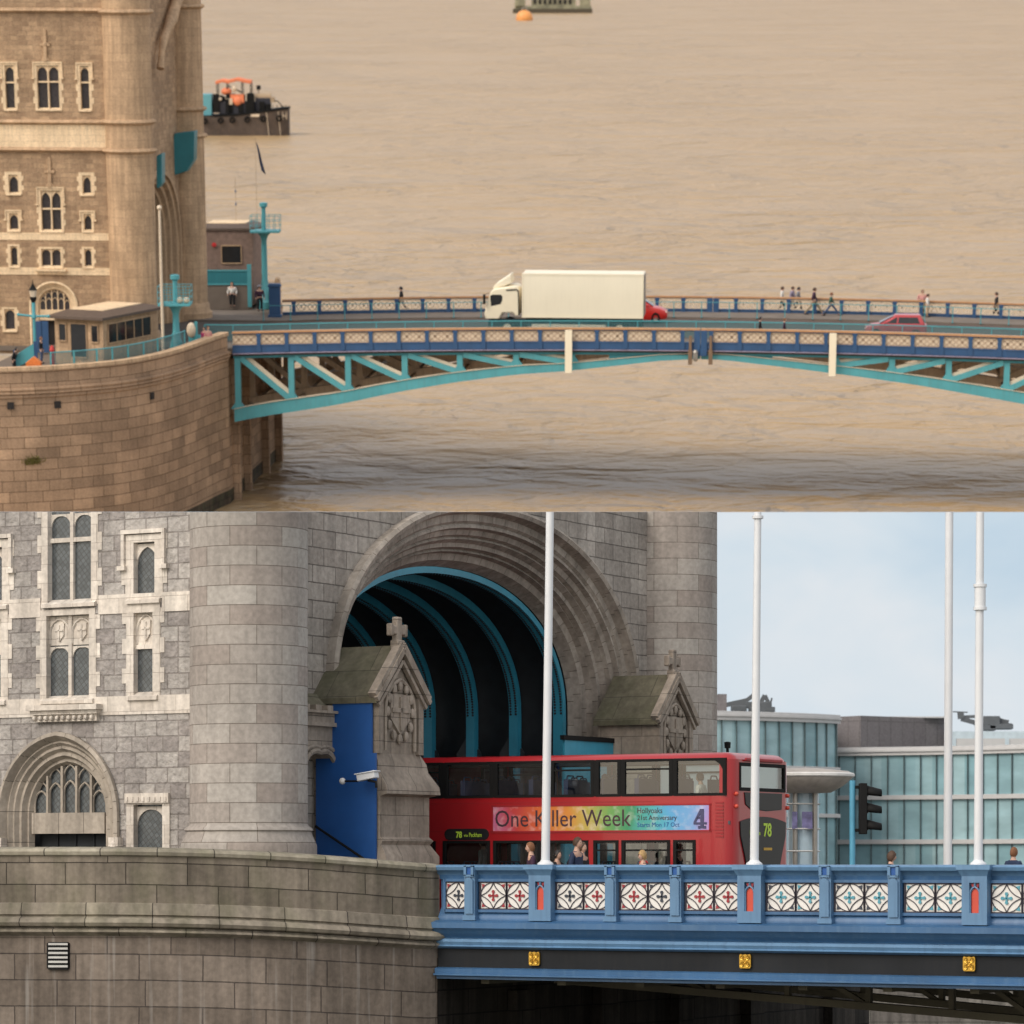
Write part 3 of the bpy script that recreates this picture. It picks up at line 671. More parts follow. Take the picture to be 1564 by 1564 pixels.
gate(tower, sT, 9.6, 6.8, 5.4, uc-5.4, zg-.3, 36, t1+1.2, t2-1.2, [(-.2,0),(-.15,-.2),(.1,-.2),(.15,0),(.4,.05),(.5,.35),(.75,.4),(.85,.7),(1.1,.75),(1.2,1.1),(1.4,1.3)], M['u_rubble'], M['u_ashlar'], inner=M['u_dark'], depth=14)
g = G(); g.tube([hit(MB, a, b, 0, sT+.5)+Vector((0,0,0)) for a, b in ((273,-10),(268,10),(262,30),(256,45),(250,60),(247,80),(245,105))], [.45,.36,.42,.28,.3,.2,.26], 10); part(g, 'corbel', M['u_ashlar'], tower)
for pl, nm in ((((266,204),(297,200),(296,244),(284,262),(266,268),(262,262),(262,232)), 15.6), (((239,238),(247,234),(247,280),(241,288),(239,286)), 2.6)):
    g = G(); po = [SZ(a, b, nm) for a, b in pl]; g.prism(po, 1, nm, nm+1.2); pass
    part(g, 'gantry_housing', M['teal_deep'], tower, bev=.05)
# ---- bascule spans
bpx = [(356,645),(400,636),(444,629.5),(517,618),(606,597+2),(694,584),(788,572),(864,567),(956,557),(1010,551),(1053,549)]
bot = sorted(SZ(a, b, .1) for a, b in bpx)
botR = sorted(SZ(a, b, .1) for a, b in [(1090,549),(1107,550),(1199,561),(1309,575),(1400,588),(1480,602),(1563,617),(1660,640)])
def interp(T, x):
    if x <= T[0][0]: return T[0][1]
    for (a, b), (c, d) in zip(T, T[1:]):
        if x <= c: return b+(d-b)*(x-a)/(c-a)
    return T[-1][1]+(x-T[-1][0])*(T[-1][1]-T[-2][1])/(T[-1][0]-T[-2][0])
s_of = lambda px, t=.1: SZ(px, 540, t)[0]
sC = s_of(1070)
s0p = s_of(395.5, -.1); per = (s_of(1042, -.1)-s0p)/15
def make_panel_u(parent, near_):
    g = G(); w2, z0_, z1_ = per/2-.12, 9.35, 10.02
    if near_: g.box(-w2, w2, -.06, -.03, z0_, z1_)
    g2 = G()
    def rib(p_, q_, wd=.032): g2.bar((p_[0], -.075 if near_ else -.03, p_[1]), (q_[0], -.075 if near_ else -.03, q_[1]), wd, .02, up=(0,1,0))
    zm = (z0_+z1_)/2; hh = (z1_-z0_)/2
    for c in (-w2/2, w2/2):
        for sx in (-1, 1):
            for sz in (-1, 1):
                rib((c, zm+sz*hh), (c+sx*w2/2, zm)); rib((c+sx*w2/2, zm+sz*hh), (c, zm+sz*.02), .035)
        rib((c-.09, zm), (c+.09, zm), .07); rib((c, zm-.09), (c, zm+.09), .07)
    for z in (z0_, z1_): rib((-w2, z), (w2, z), .06)
    if near_:
        for c in (-w2/2, w2/2):
            for sx in (-1,1):
                for sz in (-1,1): g2.box(c+sx*w2*.36-.05, c+sx*w2*.36+.05, -.08, -.05, zm+sz*hh*.72-.035, zm+sz*hh*.72+.035)
        o = part(g, 'lattice_panel', M['cream'], parent, local=True); r_ = part(g2, 'tracery', M['cream_rib'], o, local=True); return [o, r_]
    else:
        for c in (-w2/2, w2/2): g2.tube([(c+math.cos(a*.7854)*.3, -.03, zm+math.sin(a*.7854)*.3) for a in range(9)], .035, 5)
        return [part(g2, 'lattice_panel', M['cream'], parent, local=True)]
def span(label, sa, sb, T, verts, web, side):
    base = (sa if side < 0 else sb, 9, ZD-.3)
    th = thing('bascule_span', label, 'bridge span', MB, base)
    th.matrix_world = MB; BASE[th.name] = (0,0,0)
    for ti, (t, m_) in enumerate(((.1,'teal'),(5.5,'u_girder'),(13.6,'u_girder'),(19.9,'u_girder'))):
        g = G(); n = 24; xs = [sa+(sb-sa)*i/n for i in range(n+1)]
        topz = [8.8+zc(x) for x in xs]
        dpt = lambda x: max(.35, min(.85, .85-.5*(1-abs(x-sC)/27)))
        bz = [min(interp(T, x), 8.45+zc(x)) for x in xs]; tz = [min(b_+dpt(x), 8.75+zc(x)) for x, b_ in zip(xs, bz)]
        g.loft([[(x,t,b_),(x,t+.45,b_),(x,t+.45,c_),(x,t,c_)] for x, b_, c_ in zip(xs, bz, tz)])
        part(g, 'bottom_chord', M[m_], th)
        g = G(); g.loft([[(x,t-.06,c_),(x,t+.55,c_),(x,t+.55,c_+.035),(x,t-.06,c_+.035)] for x, c_ in zip(xs, tz)]); part(g, 'flange', M['cream' if ti == 0 else 'u_girder'], th)  # cream on the front truss paints its flange edges as lit from above
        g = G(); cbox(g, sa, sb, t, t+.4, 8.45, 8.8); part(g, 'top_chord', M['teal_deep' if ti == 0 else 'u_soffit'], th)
        zb = lambda x: interp(T, x)+dpt(x)-.05
        for i, v in enumerate(verts):
            g = G(); g.box(v-.19, v+.19, t+.03, t+.36, zb(v)-.1, 8.5+zc(v)); g.prism([(v-.5, zb(v)), (v-.18, zb(v)+.45), (v+.18, zb(v)+.45), (v+.5, zb(v))], 1, t+.05, t+.34); part(g, 'vertical', M[m_], th)
            if i < len(verts)-1:
                v2 = verts[i+1]; a, b = (v, v2) if side < 0 else (v2, v)
                g = G(); g.bar((a+(.25 if side < 0 else -.25), t+.2, 8.45+zc(a)), (b+(-.1 if side < 0 else .1), t+.2, zb(b)+.05), .34, .42, up=(0,1,0)); part(g, 'diagonal', M[m_], th)
                if ti == 0:
                    g = G(); g.bar((a+(.55 if side < 0 else -.55), t+.2, 8.45+zc(a)), (b+(.12 if side < 0 else -.12), t+.2, zb(b)+.12), .5, .03, up=(0,1,0)); part(g, 'flange', M['cream'], th)  # cream strip paints the lit edge of the diagonal
        if ti == 0: 
            g = G(); a, b = web; n = 10; xs = [a+(b-a)*i/n for i in range(n+1)]
            g.loft([[(x,t+.08,interp(T,x)+.1),(x,t+.3,interp(T,x)+.1),(x,t+.3,8.6+zc(x)),(x,t+.08,8.6+zc(x))] for x in xs]); part(g, 'web_plate', M['teal_deep'], th)
    for v in verts:
        g = G(); g.box(v-.15, v+.15, .3, 20, 8.0+zc(v), 8.5+zc(v)); g.box(v-.12, v+.12, .3, 20, interp(T, v)+.2, interp(T, v)+.5); part(g, 'cross_beam', M['u_girder'], th)
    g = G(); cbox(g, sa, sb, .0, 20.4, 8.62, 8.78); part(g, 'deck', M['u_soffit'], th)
    for t, nr in ((0, True), (20.4, False)):
        k_ = -1 if nr else 1
        g = G(); ta, tb = (-.12, .02) if nr else (20.38, 20.52)
        cbox(g, sa, sb, ta, tb, 8.82, 9.3); cbox(g, sa, sb, ta-.03, tb, 9.25, 9.33); part(g, 'fascia', M['bblue'], th)
        g = G(); cbox(g, sa, sb, ta-.05, tb, 8.74, 8.8); part(g, 'fascia_moulding', M['cl_lilac'], th)
        g = G(); cbox(g, sa, sb, ta-.1 if nr else 20.3, tb+.14 if nr else 20.6, 10.1, 10.22); part(g, 'handrail', M['rail_wood'], th)
        g = G(); cbox(g, sa, sb, ta, tb, 10.03, 10.1); part(g, 'top_rail', M['bblue'], th)
        pan = None; pst = None; pp = per if nr else per*1.0
        off = s0p if nr else SZ(438+11, 465, 20.4)[0]
        k0 = math.ceil((sa-off)/pp-.001)
        ss = [off+pp*k for k in range(k0-1, 60) if sa-.1 <= off+pp*k <= sb+.1]
        for x in ss:
            if abs(x-sC) < .5: continue
            if not pst:
                g = G(); g.box(-.12, .12, -.18 if nr else -.2, .02, 8.82, 10.1); g.box(-.15, .15, -.2 if nr else -.22, .03, 9.9, 10.08); g.box(-.15, .15, -.2 if nr else -.22, .03, 8.85, 9.3)
                pst = part(g, 'parapet_post', M['bblue'], th, local=True); pst.location = (x, t, zc(x))
            else: inst(pst, th, (x, t, zc(x)))
        for x in [ss[0]-pp]+ss:
            c = x+pp/2
            if c-pp/2 < sa-.2 or c+pp/2 > sb+.25: continue
            if not pan: pan = make_panel_u(th, nr); pan[0].location = (c, t, zc(c))
            else:
                o = inst(pan[0], th, (c, t, zc(c)))
                for q in pan[1:]: inst(q, o)
    # wide post at the joint
    g = G(); j = sC+side*.22; g.box(j-.2, j+.2, -.22, .05, 8.7+zc(sC), 10.1+zc(sC)); g.box(j-.3, j+.2, -.26, .05, 8.45+zc(sC), 8.9+zc(sC)); part(g, 'joint_post', M['bblue'], th); g = G(); g.box(j-.2, j+.2, 20.2, 20.5, 8.7+zc(sC), 10.1+zc(sC)); part(g, 'joint_post', M['bblue'], th)
    return th
vl = [s_of(a) for a in (362,444,531,617.6,702,788,874)]; vr = [s_of(a) for a in (1277,1363,1450,1539,1626)]
span('left half of the blue and teal drawbridge, joined to the pier', 0, sC-.03, bot, vl, (s_of(930), sC-.1), -1)
span('right half of the blue and teal drawbridge, running out of the picture', sC+.03, 56, botR, vr, (sC+.1, s_of(1180)), 1)
for px, lb in ((868.5, 'white enamelled navigation board hanging on the left drawbridge half'), (1272.5, 'white enamelled navigation board hanging on the right drawbridge half')):
    a, z1 = SZ(px, 504 if px < 1000 else 509, -.45); _, z0 = SZ(px, 570 if px < 1000 else 575, -.45)
    th = thing('navigation_board', lb, 'board', MB, (a, -.4, z0), group='white boards on the drawbridge')
    g = G(); g.box(a-.23, a+.23, -.5, -.4, z0, z1); part(g, 'board', M['white_w'], th, bev=.02)
    g = G(); g.box(a-.15, a+.15, -.4, -.15, z1-.4, z1-.3); g.box(a-.15, a+.15, -.4, -.15, z0+1, z0+1.1); part(g, 'bracket', M['bblue'], th)
for px, lb in ((1054, 'brown timber fender hanging left of the drawbridge joint'), (1085, 'brown timber fender hanging right of the drawbridge joint')):
    a, z0 = SZ(px, 557, -.35); z1 = SZ(px, 513, -.35)[1]
    th = thing('timber_fender', lb, 'fender', MB, (a, -.3, z0), group='fenders at the drawbridge joint')
    g = G(); g.box(a-.13, a+.13, -.42, -.26, z0, z1-.9); g.box(a-.09, a+.09, -.4, -.28, z1-.9, z1); part(g, 'timber', mat('old_timber', (.2,.13,.08), .8) if px < 1060 else bpy.data.materials['old_timber'], th, bev=.02)
    g = G(); g.box(a-.18, a+.18, -.3, -.12, z0+1.0, z0+1.12); part(g, 'strap', M['bblue'], th)
a, z0 = SZ(1062, 552, -.5); g = G(); g.box(a-.14, a+.14, -.6, -.3, z0+.15, z0+.55); g.lathe(a, -.45, [(.1,z0),(.16,z0+.1),(.16,z0+.55),(.19,z0+.58),(.12,z0+.72),(.02,z0+.76)], 14)
solo(g, 'navigation_lamp', M['steel'], MB, 'small pale navigation lamp hanging under the drawbridge joint', 'lamp', (a, -.45, z0))
# ---- kerb guard rails
def guard(label, t, sa, sb, zt, pitch, thick, panel=True, color='teal'):
    th = thing('guard_rail', label, 'railing', MB, (sa, t, ZD)); th.matrix_world = MB; BASE[th.name] = (0,0,0)
    g = G(); n = 40
    g.loft([[(x, t-thick/2, zt+zc(x)), (x, t+thick/2, zt+zc(x)), (x, t+thick/2, zt+thick*1.3+zc(x)), (x, t-thick/2, zt+thick*1.3+zc(x))] for x in [sa+(sb-sa)*i/n for i in range(n+1)]]); part(g, 'top_rail', M[color], th)
    pst = None; x = sa
    while x < sb:
        if not pst: g = G(); g.box(-.03, .03, -.03, .03, ZD+.1, zt); g.box(-.07,.07,-.07,.07,ZD+.1,ZD+.14); pst = part(g, 'post', M[color], th, local=True); pst.location = (x, t, zc(x))
        else: inst(pst, th, (x, t, zc(x)))
        x += pitch
    if panel:
        g = G(); xs = [sa+(sb-sa)*i/n for i in range(n+1)]; g.strip([(x, t, ZD+.22+zc(x)) for x in xs], [(x, t, zt-.02+zc(x)) for x in xs], [[(xs[i],0),(xs[i+1],0),(xs[i+1],1),(xs[i],1)] for i in range(n)]); part(g, 'mesh_infill', M['guard'], th)
z_ = SZ(600, 491.5, 3.4); guard('teal mesh guard rail along the near kerb of the drawbridge', 3.4, SZ(312, 492, 3.4)[0], 55, z_[1]-zc(z_[0])-.05, 1.93, .06)
z_ = SZ(600, 462.5, 16.8); guard('thin teal guard rail along the far kerb of the drawbridge', 16.8, SZ(402, 462, 16.8)[0], 55, z_[1]-zc(z_[0])-.05, 1.93, .035, False)
# ---- lorry
def wheel(parent, x, y, z, r, wd, ax=1, hub='steel', name='wheel'):
    g = G(); g.lathe(0, 0, [(r*.55,-wd/2),(r*.92,-wd/2),(r,-wd/2+.04),(r,wd/2-.04),(r*.92,wd/2),(r*.55,wd/2)], 24, cap=False); g.v = [(a, c, b) for a, b, c in g.v]; g.v = [(a+x, b+y, c+z) for a, b, c in g.v]
    o = part(g, name, M['rubber'], parent)
    g = G(); g.lathe(0, 0, [(.02,-wd/2+.02),(r*.25,-wd/2+.01),(r*.3,-wd/2+.06),(r*.56,-wd/2+.02),(r*.56,wd/2-.02),(.02,wd/2-.02)], 18, cap=False); g.v = [(a+x, c+y, b+z) for a, b, c in g.v]; part(g, 'rim', M[hub], o)
TT = 6.2
def LZ(px, py): return SZ(px, py, TT)
zr = ZD+zc(20)
a0 = LZ(740, 486)[0]; lorry = thing('box_lorry', 'white box lorry with a sloping wind deflector driving left over the drawbridge', 'lorry', MB, (LZ(860, 486)[0], TT+1.25, zr))
cabp = [LZ(a, b) for a, b in ((741,487),(740,478),(742,468),(746,456),(750,445),(755,440.5),(786,436.5),(792,440),(793.5,446),(793.5,482),(787,483),(783,478),(768,478),(763,487))]
g = G(); g.prism(cabp, 1, TT, TT+2.4); part(g, 'cab', M['white_w'], lorry, bev=.09)
g = G(); po = [LZ(a, b) for a, b in ((751,441),(757,434),(779,419.5),(781,433),(770,437.5),(756,441))]; s0_, s1_ = po[0][0], po[2][0]
g.prism(po, 1, TT+.2, TT+2.2); part(g, 'wind_deflector', M['white_w'], lorry, bev=.06)
g = G(); g.prism([LZ(a, b) for a, b in ((748.5,452),(752,450),(765,450),(767.5,453),(767,459),(764.5,464.5),(750,467.5))], 1, TT-.012, TT+.1); w_ = part(g, 'side_window', M['dkglass'], lorry)
g = G(); q = [LZ(a, b) for a, b in ((743.3,464),(746.3,455),(749.3,447))]; g.strip([(s_-.02, TT+.18, z) for s_, z in q], [(s_-.02, TT+2.22, z) for s_, z in q]); part(g, 'windscreen', M['dkglass'], lorry)
g = G(); m0 = LZ(744, 456); g.box(m0[0]-.25, m0[0]-.1, TT-.28, TT-.06, m0[1]-.35, m0[1]+.3); g.bar((m0[0]-.15, TT-.15, m0[1]+.28), (m0[0]+.1, TT+.1, m0[1]+.35), .04); part(g, 'mirror', M['rubber'], lorry, bev=.03)
g = G(); c0 = [LZ(a, b) for a, b in ((773,443.3),(789,442.3),(791.5,444.5),(792,450))]; g.tube([(s_, TT-.005, z) for s_, z in c0]+[(LZ(792.8,481)[0], TT-.005, LZ(792,481)[1])], .045, 6); part(g, 'cab_seal', M['rubber'], lorry)
g = G(); h_ = LZ(770, 478); g.box(h_[0]-.07, h_[0]+.07, TT-.02, TT+.02, h_[1]-.02, h_[1]+.05); part(g, 'door_handle', M['steel'], lorry)
bx0, bz0 = LZ(797.5, 484.5); bx1, bz1 = LZ(983, 419)
g = G(); g.box(bx0, bx1, TT-.05, TT+2.45, bz0, bz1); part(g, 'cargo_box', M['white_box'], lorry, bev=.05)
g = G()
for z in (bz0+.04, bz1-.06): g.box(bx0-.01, bx1+.01, TT-.07, TT-.04, z-.06, z+.06)
for x in (bx0+.04, bx1-.04): g.box(x-.05, x+.05, TT-.072, TT-.04, bz0, bz1)
part(g, 'box_trim', M['white_w'], lorry)
g = G(); g.box(bx1, bx1+.03, TT+.05, TT+1.17, bz0+.1, bz1-.1); g.box(bx1, bx1+.03, TT+1.21, TT+2.35, bz0+.1, bz1-.1); g.box(bx1+.03, bx1+.05, TT+.7, TT+.74, bz0+.2, bz1-.2); part(g, 'rear_door', M['steel'], lorry)
g = G(); g.box(bx0+.2, bx1-.1, TT+.5, TT+1.9, zr+.6, bz0); g.box(a0+.2, bx0+.3, TT+.5, TT+1.9, zr+.5, zr+.9); g.box(bx1-.3, bx1-.1, TT+.1, TT+2.3, zr+.45, zr+.6); part(g, 'chassis', M['rubber'], lorry)
g = G(); xa = LZ(812, 490)[0]; xb = LZ(925, 490)[0]; g.box(xa, xb, TT+.03, TT+.07, zr+.45, zr+.75); part(g, 'side_guard', M['white_w'], lorry)
for px in (774.5, 946):
    x = LZ(px, 497)[0]
    for y in (TT+.2, TT+2.2): wheel(lorry, x, y, zr+.5, .5, .3, hub='white_w')
# ---- cars
def car(label, M_, base, rz, body, glass='dkglass', L=4.0, Wd=1.7, Hh=1.45, cat='hatchback_car'):
    th = thing('hatchback_car', label, 'car', M_, base, rz, None); BASE[th.name] = (0,0,0); th.matrix_world = th.matrix_world @ Matrix.Diagonal((1,1,Hh/1.45,1)); Hh = 1.45
    hl, hw = L/2, Wd/2
    def sec(x, w, z0, z1, top): return [(x,-w*.92,z0),(x,-w,z0+.12),(x,-w,z1-.12),(x,-w*.94,z1),(x,-w*.5,top),(x,w*.5,top),(x,w*.94,z1),(x,w,z1-.12),(x,w,z0+.12),(x,w*.92,z0)]
    g = G(); g.loft([sec(-hl,hw*.86,.38,.8,.84),sec(-hl+.12,hw*.96,.26,.88,.92),sec(-hl+.6,hw,.2,.93,.95),sec(0,hw,.2,.93,.95),sec(hl-1.2,hw,.2,.9,.94),sec(hl-.45,hw*.97,.22,.78,.84),sec(hl-.1,hw*.88,.26,.66,.7),sec(hl,hw*.78,.32,.56,.6)]); part(g, 'body', M[body], th, smooth=30, bev=.02)
    def cs(x, w, z, n=1): return [(x,-w,z),(x,w,z)]
    g = G(); lo = [(-hl+.12,-hw*.93),(hl-1.15,-hw*.93),(hl-1.0,-hw*.7),(hl-1.0,hw*.7),(hl-1.15,hw*.93),(-hl+.12,hw*.93)]; up = [(-hl+.42,-hw*.72),(hl-2.05,-hw*.72),(hl-1.95,-hw*.5),(hl-1.95,hw*.5),(hl-2.05,hw*.72),(-hl+.42,hw*.72)]
    g.loft([[(a,b,.9) for a, b in lo], [(a,b,Hh-.05) for a, b in up], [(a*.97,b*.9,Hh) for a, b in up]]); part(g, 'roof', M[body], th, bev=.03)
    for sy in (-1, 1):
        def P(x, f): return (x, sy*(hw*.93+(hw*.72-hw*.93)*f+.012), .9+(Hh-.95)*f)
        g = G(); 
        for pa, pb, qa, qb in (((-hl+.45),(-.15),(-hl+.62),(-.2)),((-.05),(hl-1.4),(-.1),(hl-2.1))): g.add([P(pa,.1),P(pb,.1),P(qb,.85),P(qa,.85)], [(0,1,2,3)])
        part(g, 'side_window', M[glass], th, noflip=True)
    g = G(); g.add([(hl-1.0,-hw*.68,.93),(hl-1.0,hw*.68,.93),(hl-1.9,hw*.48,Hh-.08),(hl-1.9,-hw*.48,Hh-.08)], [(0,1,2,3)]); g.v = [(a+.03,b,c+.02) for a, b, c in g.v]; part(g, 'windscreen', M[glass], th)
    g = G(); g.add([(-hl+.14,-hw*.8,.95),(-hl+.14,hw*.8,.95),(-hl+.4,hw*.62,Hh-.08),(-hl+.4,-hw*.62,Hh-.08)], [(0,1,2,3)]); g.v = [(a-.03,b,c) for a, b, c in g.v]; part(g, 'rear_window', M[glass], th)
    for sy in (-1, 1):
        for x in (-hl+.72, hl-.78): wheel(th, x, sy*(hw-.1), .31, .31, .2)
        g = G(); g.ball((hl-.13, sy*hw*.66, .6), .12, .16, .08); part(g, 'headlight', M['white_w'], th)
        g = G(); g.box(-hl-.01, -hl+.1, sy*hw*.75-.1, sy*hw*.75+.1, .62, .82); part(g, 'tail_light', M['cl_red'], th)
        g = G(); g.ball((hl-1.35, sy*(hw+.07), .98), .08, .1, .07); part(g, 'mirror', M[body], th)
    return th
s_, _ = SZ(1368, 495, 7.6); car('crimson hatchback driving left behind the near guard rail', MB, (s_, 7.9, ZD+zc(s_)), math.pi, 'redp2', L=4.1, Hh=1.52)
s_, _ = SZ(980, 480, 13.6); c_ = car('small bright red car mostly hidden behind the white lorry', MB, (s_, 14.3, ZD+zc(s_)), 0, 'redp', L=3.5, Wd=1.7, Hh=1.85)
# ---- control cabins, signal masts and poles on the pier
def flatroof_cabin(label, base, poly, z0, z1, wm, rm, wins_, door=None, over=.35, light=None):
    th = thing('control_cabin', label, 'cabin', MU, base); n = len(poly); cx = sum(p_[0] for p_ in poly)/n; cy = sum(p_[1] for p_ in poly)/n
    g = G(); g.prism(poly, 2, z0, z1); part(g, 'wall', wm, th, bev=.02)
    big = [(cx+(x-cx)*(1+over/2.2), cy+(y-cy)*(1+over/2.2)) for x, y in poly]; med = [(cx+(x-cx)*.78, cy+(y-cy)*.78) for x, y in poly]
    g = G(); g.prism(big, 2, z1, z1+.16); g.loft([[(x,y,z1+.16) for x, y in big], [(x,y,z1+.45) for x, y in med]]); part(g, 'roof', rm, th)
    g = G(); g.prism([(cx+(x-cx)*.7, cy+(y-cy)*.7) for x, y in poly], 2, z1+.45, z1+.5); part(g, 'roof_top_pale', M['u_dress'], th)  # pale slab on top of the darker roof
    for e, u0, u1, za, zb, nm in wins_:
        A, B = Vector(poly[e]), Vector(poly[(e+1) % n]); d = B-A; nn = Vector((d.y, -d.x)).normalized()
        P0, P1 = A+d*u0, A+d*u1
        g = G()
        for o, gg in ((.02, g),): g.bar((*(P0+nn*o), (za+zb)/2), (*(P1+nn*o), (za+zb)/2), .06, zb-za)
        o_ = part(g, nm, M['dkglass'], th)
        g = G(); k_ = max(1, int((P1-P0).length/.9))
        for i in range(k_+1): q = P0+(P1-P0)*i/k_+nn*.05; g.box(q.x-.035, q.x+.035, q.y-.035, q.y+.035, za, zb)
        for z in (za, zb): g.bar((*(P0+nn*.05), z), (*(P1+nn*.05), z), .08, .08)
        part(g, 'frame', M['u_ashlar'], o_)
    return th
def UH(px, py, z): h = hit(MU, px, py, 2, z); return (h.x, h.y)
C0, C1, C2 = UH(83,486,11.7), UH(157,490,11.7), UH(240,474,11.7); C3 = (C0[0]+C2[0]-C1[0], C0[1]+C2[1]-C1[1])
zt = 11.75; z_w = lambda py, px=157: 0
flatroof_cabin('low stone control cabin with dark windows and flat overhanging roof on the near pier nose', (C1[0], C1[1], ZD), [C0, C1, C2, C3], ZD-.2, zt, M['u_ashlar'], mat('cabin_roof', (.12,.085,.065), .7, streak=.3), [(0,.09,.24,10.3,11.4,'window'),(0,.33,.66,9.3,11.45,'door'),(0,.76,.9,10.3,11.4,'window'),(1,.08,.86,10.2,11.45,'window')], over=.3)
D1, D2 = UH(300,357,14.2), UH(386,357,14.2); dp = 4
flatroof_cabin('distant brown cabin with one dark square window behind the far turret', (D1[0], D1[1], ZD), [(D1[0],D1[1]),(D2[0],D2[1]),(D2[0]+.4,D2[1]+dp),(D1[0]+.4,D1[1]+dp)], ZD, hit(MU,386,352,1,D1[1]).z, mat('cabin_wall', (.22,.15,.12), .8, var=.2), bpy.data.materials['cabin_roof'], [(0,.44,.79,hit(MU,386,402,1,D1[1]).z,hit(MU,386,375,1,D1[1]).z,'window')], over=.12)
a = hit(MU, 327, 374, 1, D1[1]-.1); g = G(); g.lathe(0, 0, [(.17,0),(.17,.03),(.12,.05)], 18); g.v = [(x+a.x, a.y-z, y+a.z) for x, y, z in g.v]
solo(g, 'round_sign', M['cl_red'], MU, 'small round red sign on the distant brown cabin', 'sign', tuple(a))
y_ = D1[1]-1.2; za, zb = hit(MU,350,450,1,y_).z, hit(MU,350,408,1,y_).z; g = G()
xa, xb = hit(MU,316,430,1,y_).x, hit(MU,384,430,1,y_).x
th = thing('site_screen', 'teal boarded screen below the distant brown cabin', 'screen', MU, (xa, y_, ZD))
g = G(); g.box(xa, xb, y_, y_+.08, za+.8, zb-.3); part(g, 'board', M['teal_deep'], th)
g = G(); g.box(xa, xb, y_-.04, y_+.1, zb-.3, zb-.2); g.box(xb-.3, xb, y_-.06, y_+.12, ZD, zb+.2); g.box(xa, xb, y_-.04, y_+.1, za+.7, za+.8); part(g, 'frame', M['teal'], th)
g = G(); g.box(xa, xb, y_+.02, y_+.3, ZD-.2, za+.7); part(g, 'plinth', M['u_pave'], th)
def signal_mast(label, Y, cx, ybase, yplat, yrail, ytop, x0, x1, lamps=True):
    P = lambda px, py: hit(MU, px, py, 1, Y); c = P(cx, yplat); zb_ = ZD-.2; xp0, xp1 = P(x0, yplat).x, P(x1, yplat).x; zr_, zt_ = P(cx, yrail).z, P(cx, ytop).z; r = (xp1-xp0)/2; cx_ = (xp0+xp1)/2; zp = c.z
    th = thing('signal_mast', label, 'mast', MU, (c.x, Y, zb_), group='teal signal masts on the pier')
    g = G(); g.lathe(c.x, Y, [(.62,zb_),(.62,zb_+.5),(.45,zb_+.7),(.4,zb_+1.3),(.3,zb_+1.5),(.22,zb_+2.2),(.2,zp-.7),(.3,zp-.4),(.55,zp-.12)], 20); part(g, 'column', M['teal'], th)
    g = G(); g.box(cx_-r, cx_+r, Y-.9, Y+.9, zp-.12, zp+.04); part(g, 'platform', M['teal'], th, bev=.02)
    g = G()
    for z in (zr_, zp+(zr_-zp)*.66, zp+(zr_-zp)*.33):
        g.tube([(cx_-r,Y-.85,z),(cx_+r,Y-.85,z),(cx_+r,Y+.85,z),(cx_-r,Y+.85,z),(cx_-r,Y-.85,z)], .022, 5)
    for i in range(6):
        for y in (-.85, .85): g.tube([(cx_-r+2*r*i/5, Y+y, zp), (cx_-r+2*r*i/5, Y+y, zr_)], .022, 5)
    part(g, 'railing', M['teal'], th)
    g = G(); g.lathe(c.x, Y, [(.17,zp),(.15,zt_-.5),(.16,zt_-.35),(.3,zt_-.25),(.3,zt_),(.1,zt_+.05)], 16); part(g, 'mast_head', M['teal'], th)
    if lamps:
        for i, px in enumerate((276, 286)): q = P(px, yplat-4); g = G(); g.ball((q.x, Y-.6, zp+.25), .22, .2, .2); part(g, 'lamp', M['cream'], th)
signal_mast('teal signal mast with railed platform beside the near control cabin', 220, 268, 520, 463, 436, 420, 243, 292)
signal_mast('teal signal mast with railed platform standing on the far pier nose', 253, 403, 440, 352, 329, 310, 383, 428, False)
def pole(label, Y, px, ytop, ybase, r, m_, name='flagpole', z0=ZD):
    a = hit(MU, px, ytop, 1, Y); th = thing(name, label, 'pole', MU, (a.x, Y, z0)); g = G(); g.tube([(a.x,Y,z0),(a.x,Y,a.z)], [r, r*.7], 10); part(g, 'pole', M[m_], th); g = G(); g.ball((a.x,Y,a.z+r), r*1.5); part(g, 'finial', M[m_], th); return th, a
pole('cream painted pole rising beside the teal signal mast', 219, 243.5, 320, 462, .11, 'cream')
pl, a = pole('thin grey flagpole beyond the far signal mast', 256, 390, 212, 440, .02, 'cl_tan')
g = G(); rows = []
for j in range(9):
    z = a.z-.2-j*.26; rows.append([(a.x+.03+j*.045+i*.10*(.4+j*.05), 256+.06*math.sin(i*2+j), z-i*.08) for i in range(5)])
g.grid(rows); f_ = part(g, 'flag', M['cl_navy'], pl); sm = f_.modifiers.new('thick', 'SOLIDIFY'); sm.thickness = .02
a = hit(MU, 360, 310, 1, 256)
th = thing('radio_aerial', 'very thin aerial with two small collars above the distant cabin', 'aerial', MU, (a.x, 256, ZD+4)); g = G(); g.tube([(a.x,256,ZD+4),(a.x,256,hit(MU,360,285,1,246).z)], .018, 5); part(g, 'rod', M['cl_tan'], th)
for yy in (308, 328): z = hit(MU,360,yy,1,246).z; g = G(); g.lathe(a.x, 256, [(.02,z-.12),(.07,z-.1),(.07,z+.1),(.02,z+.12)], 8); part(g, 'collar', M['cl_grey'], th)
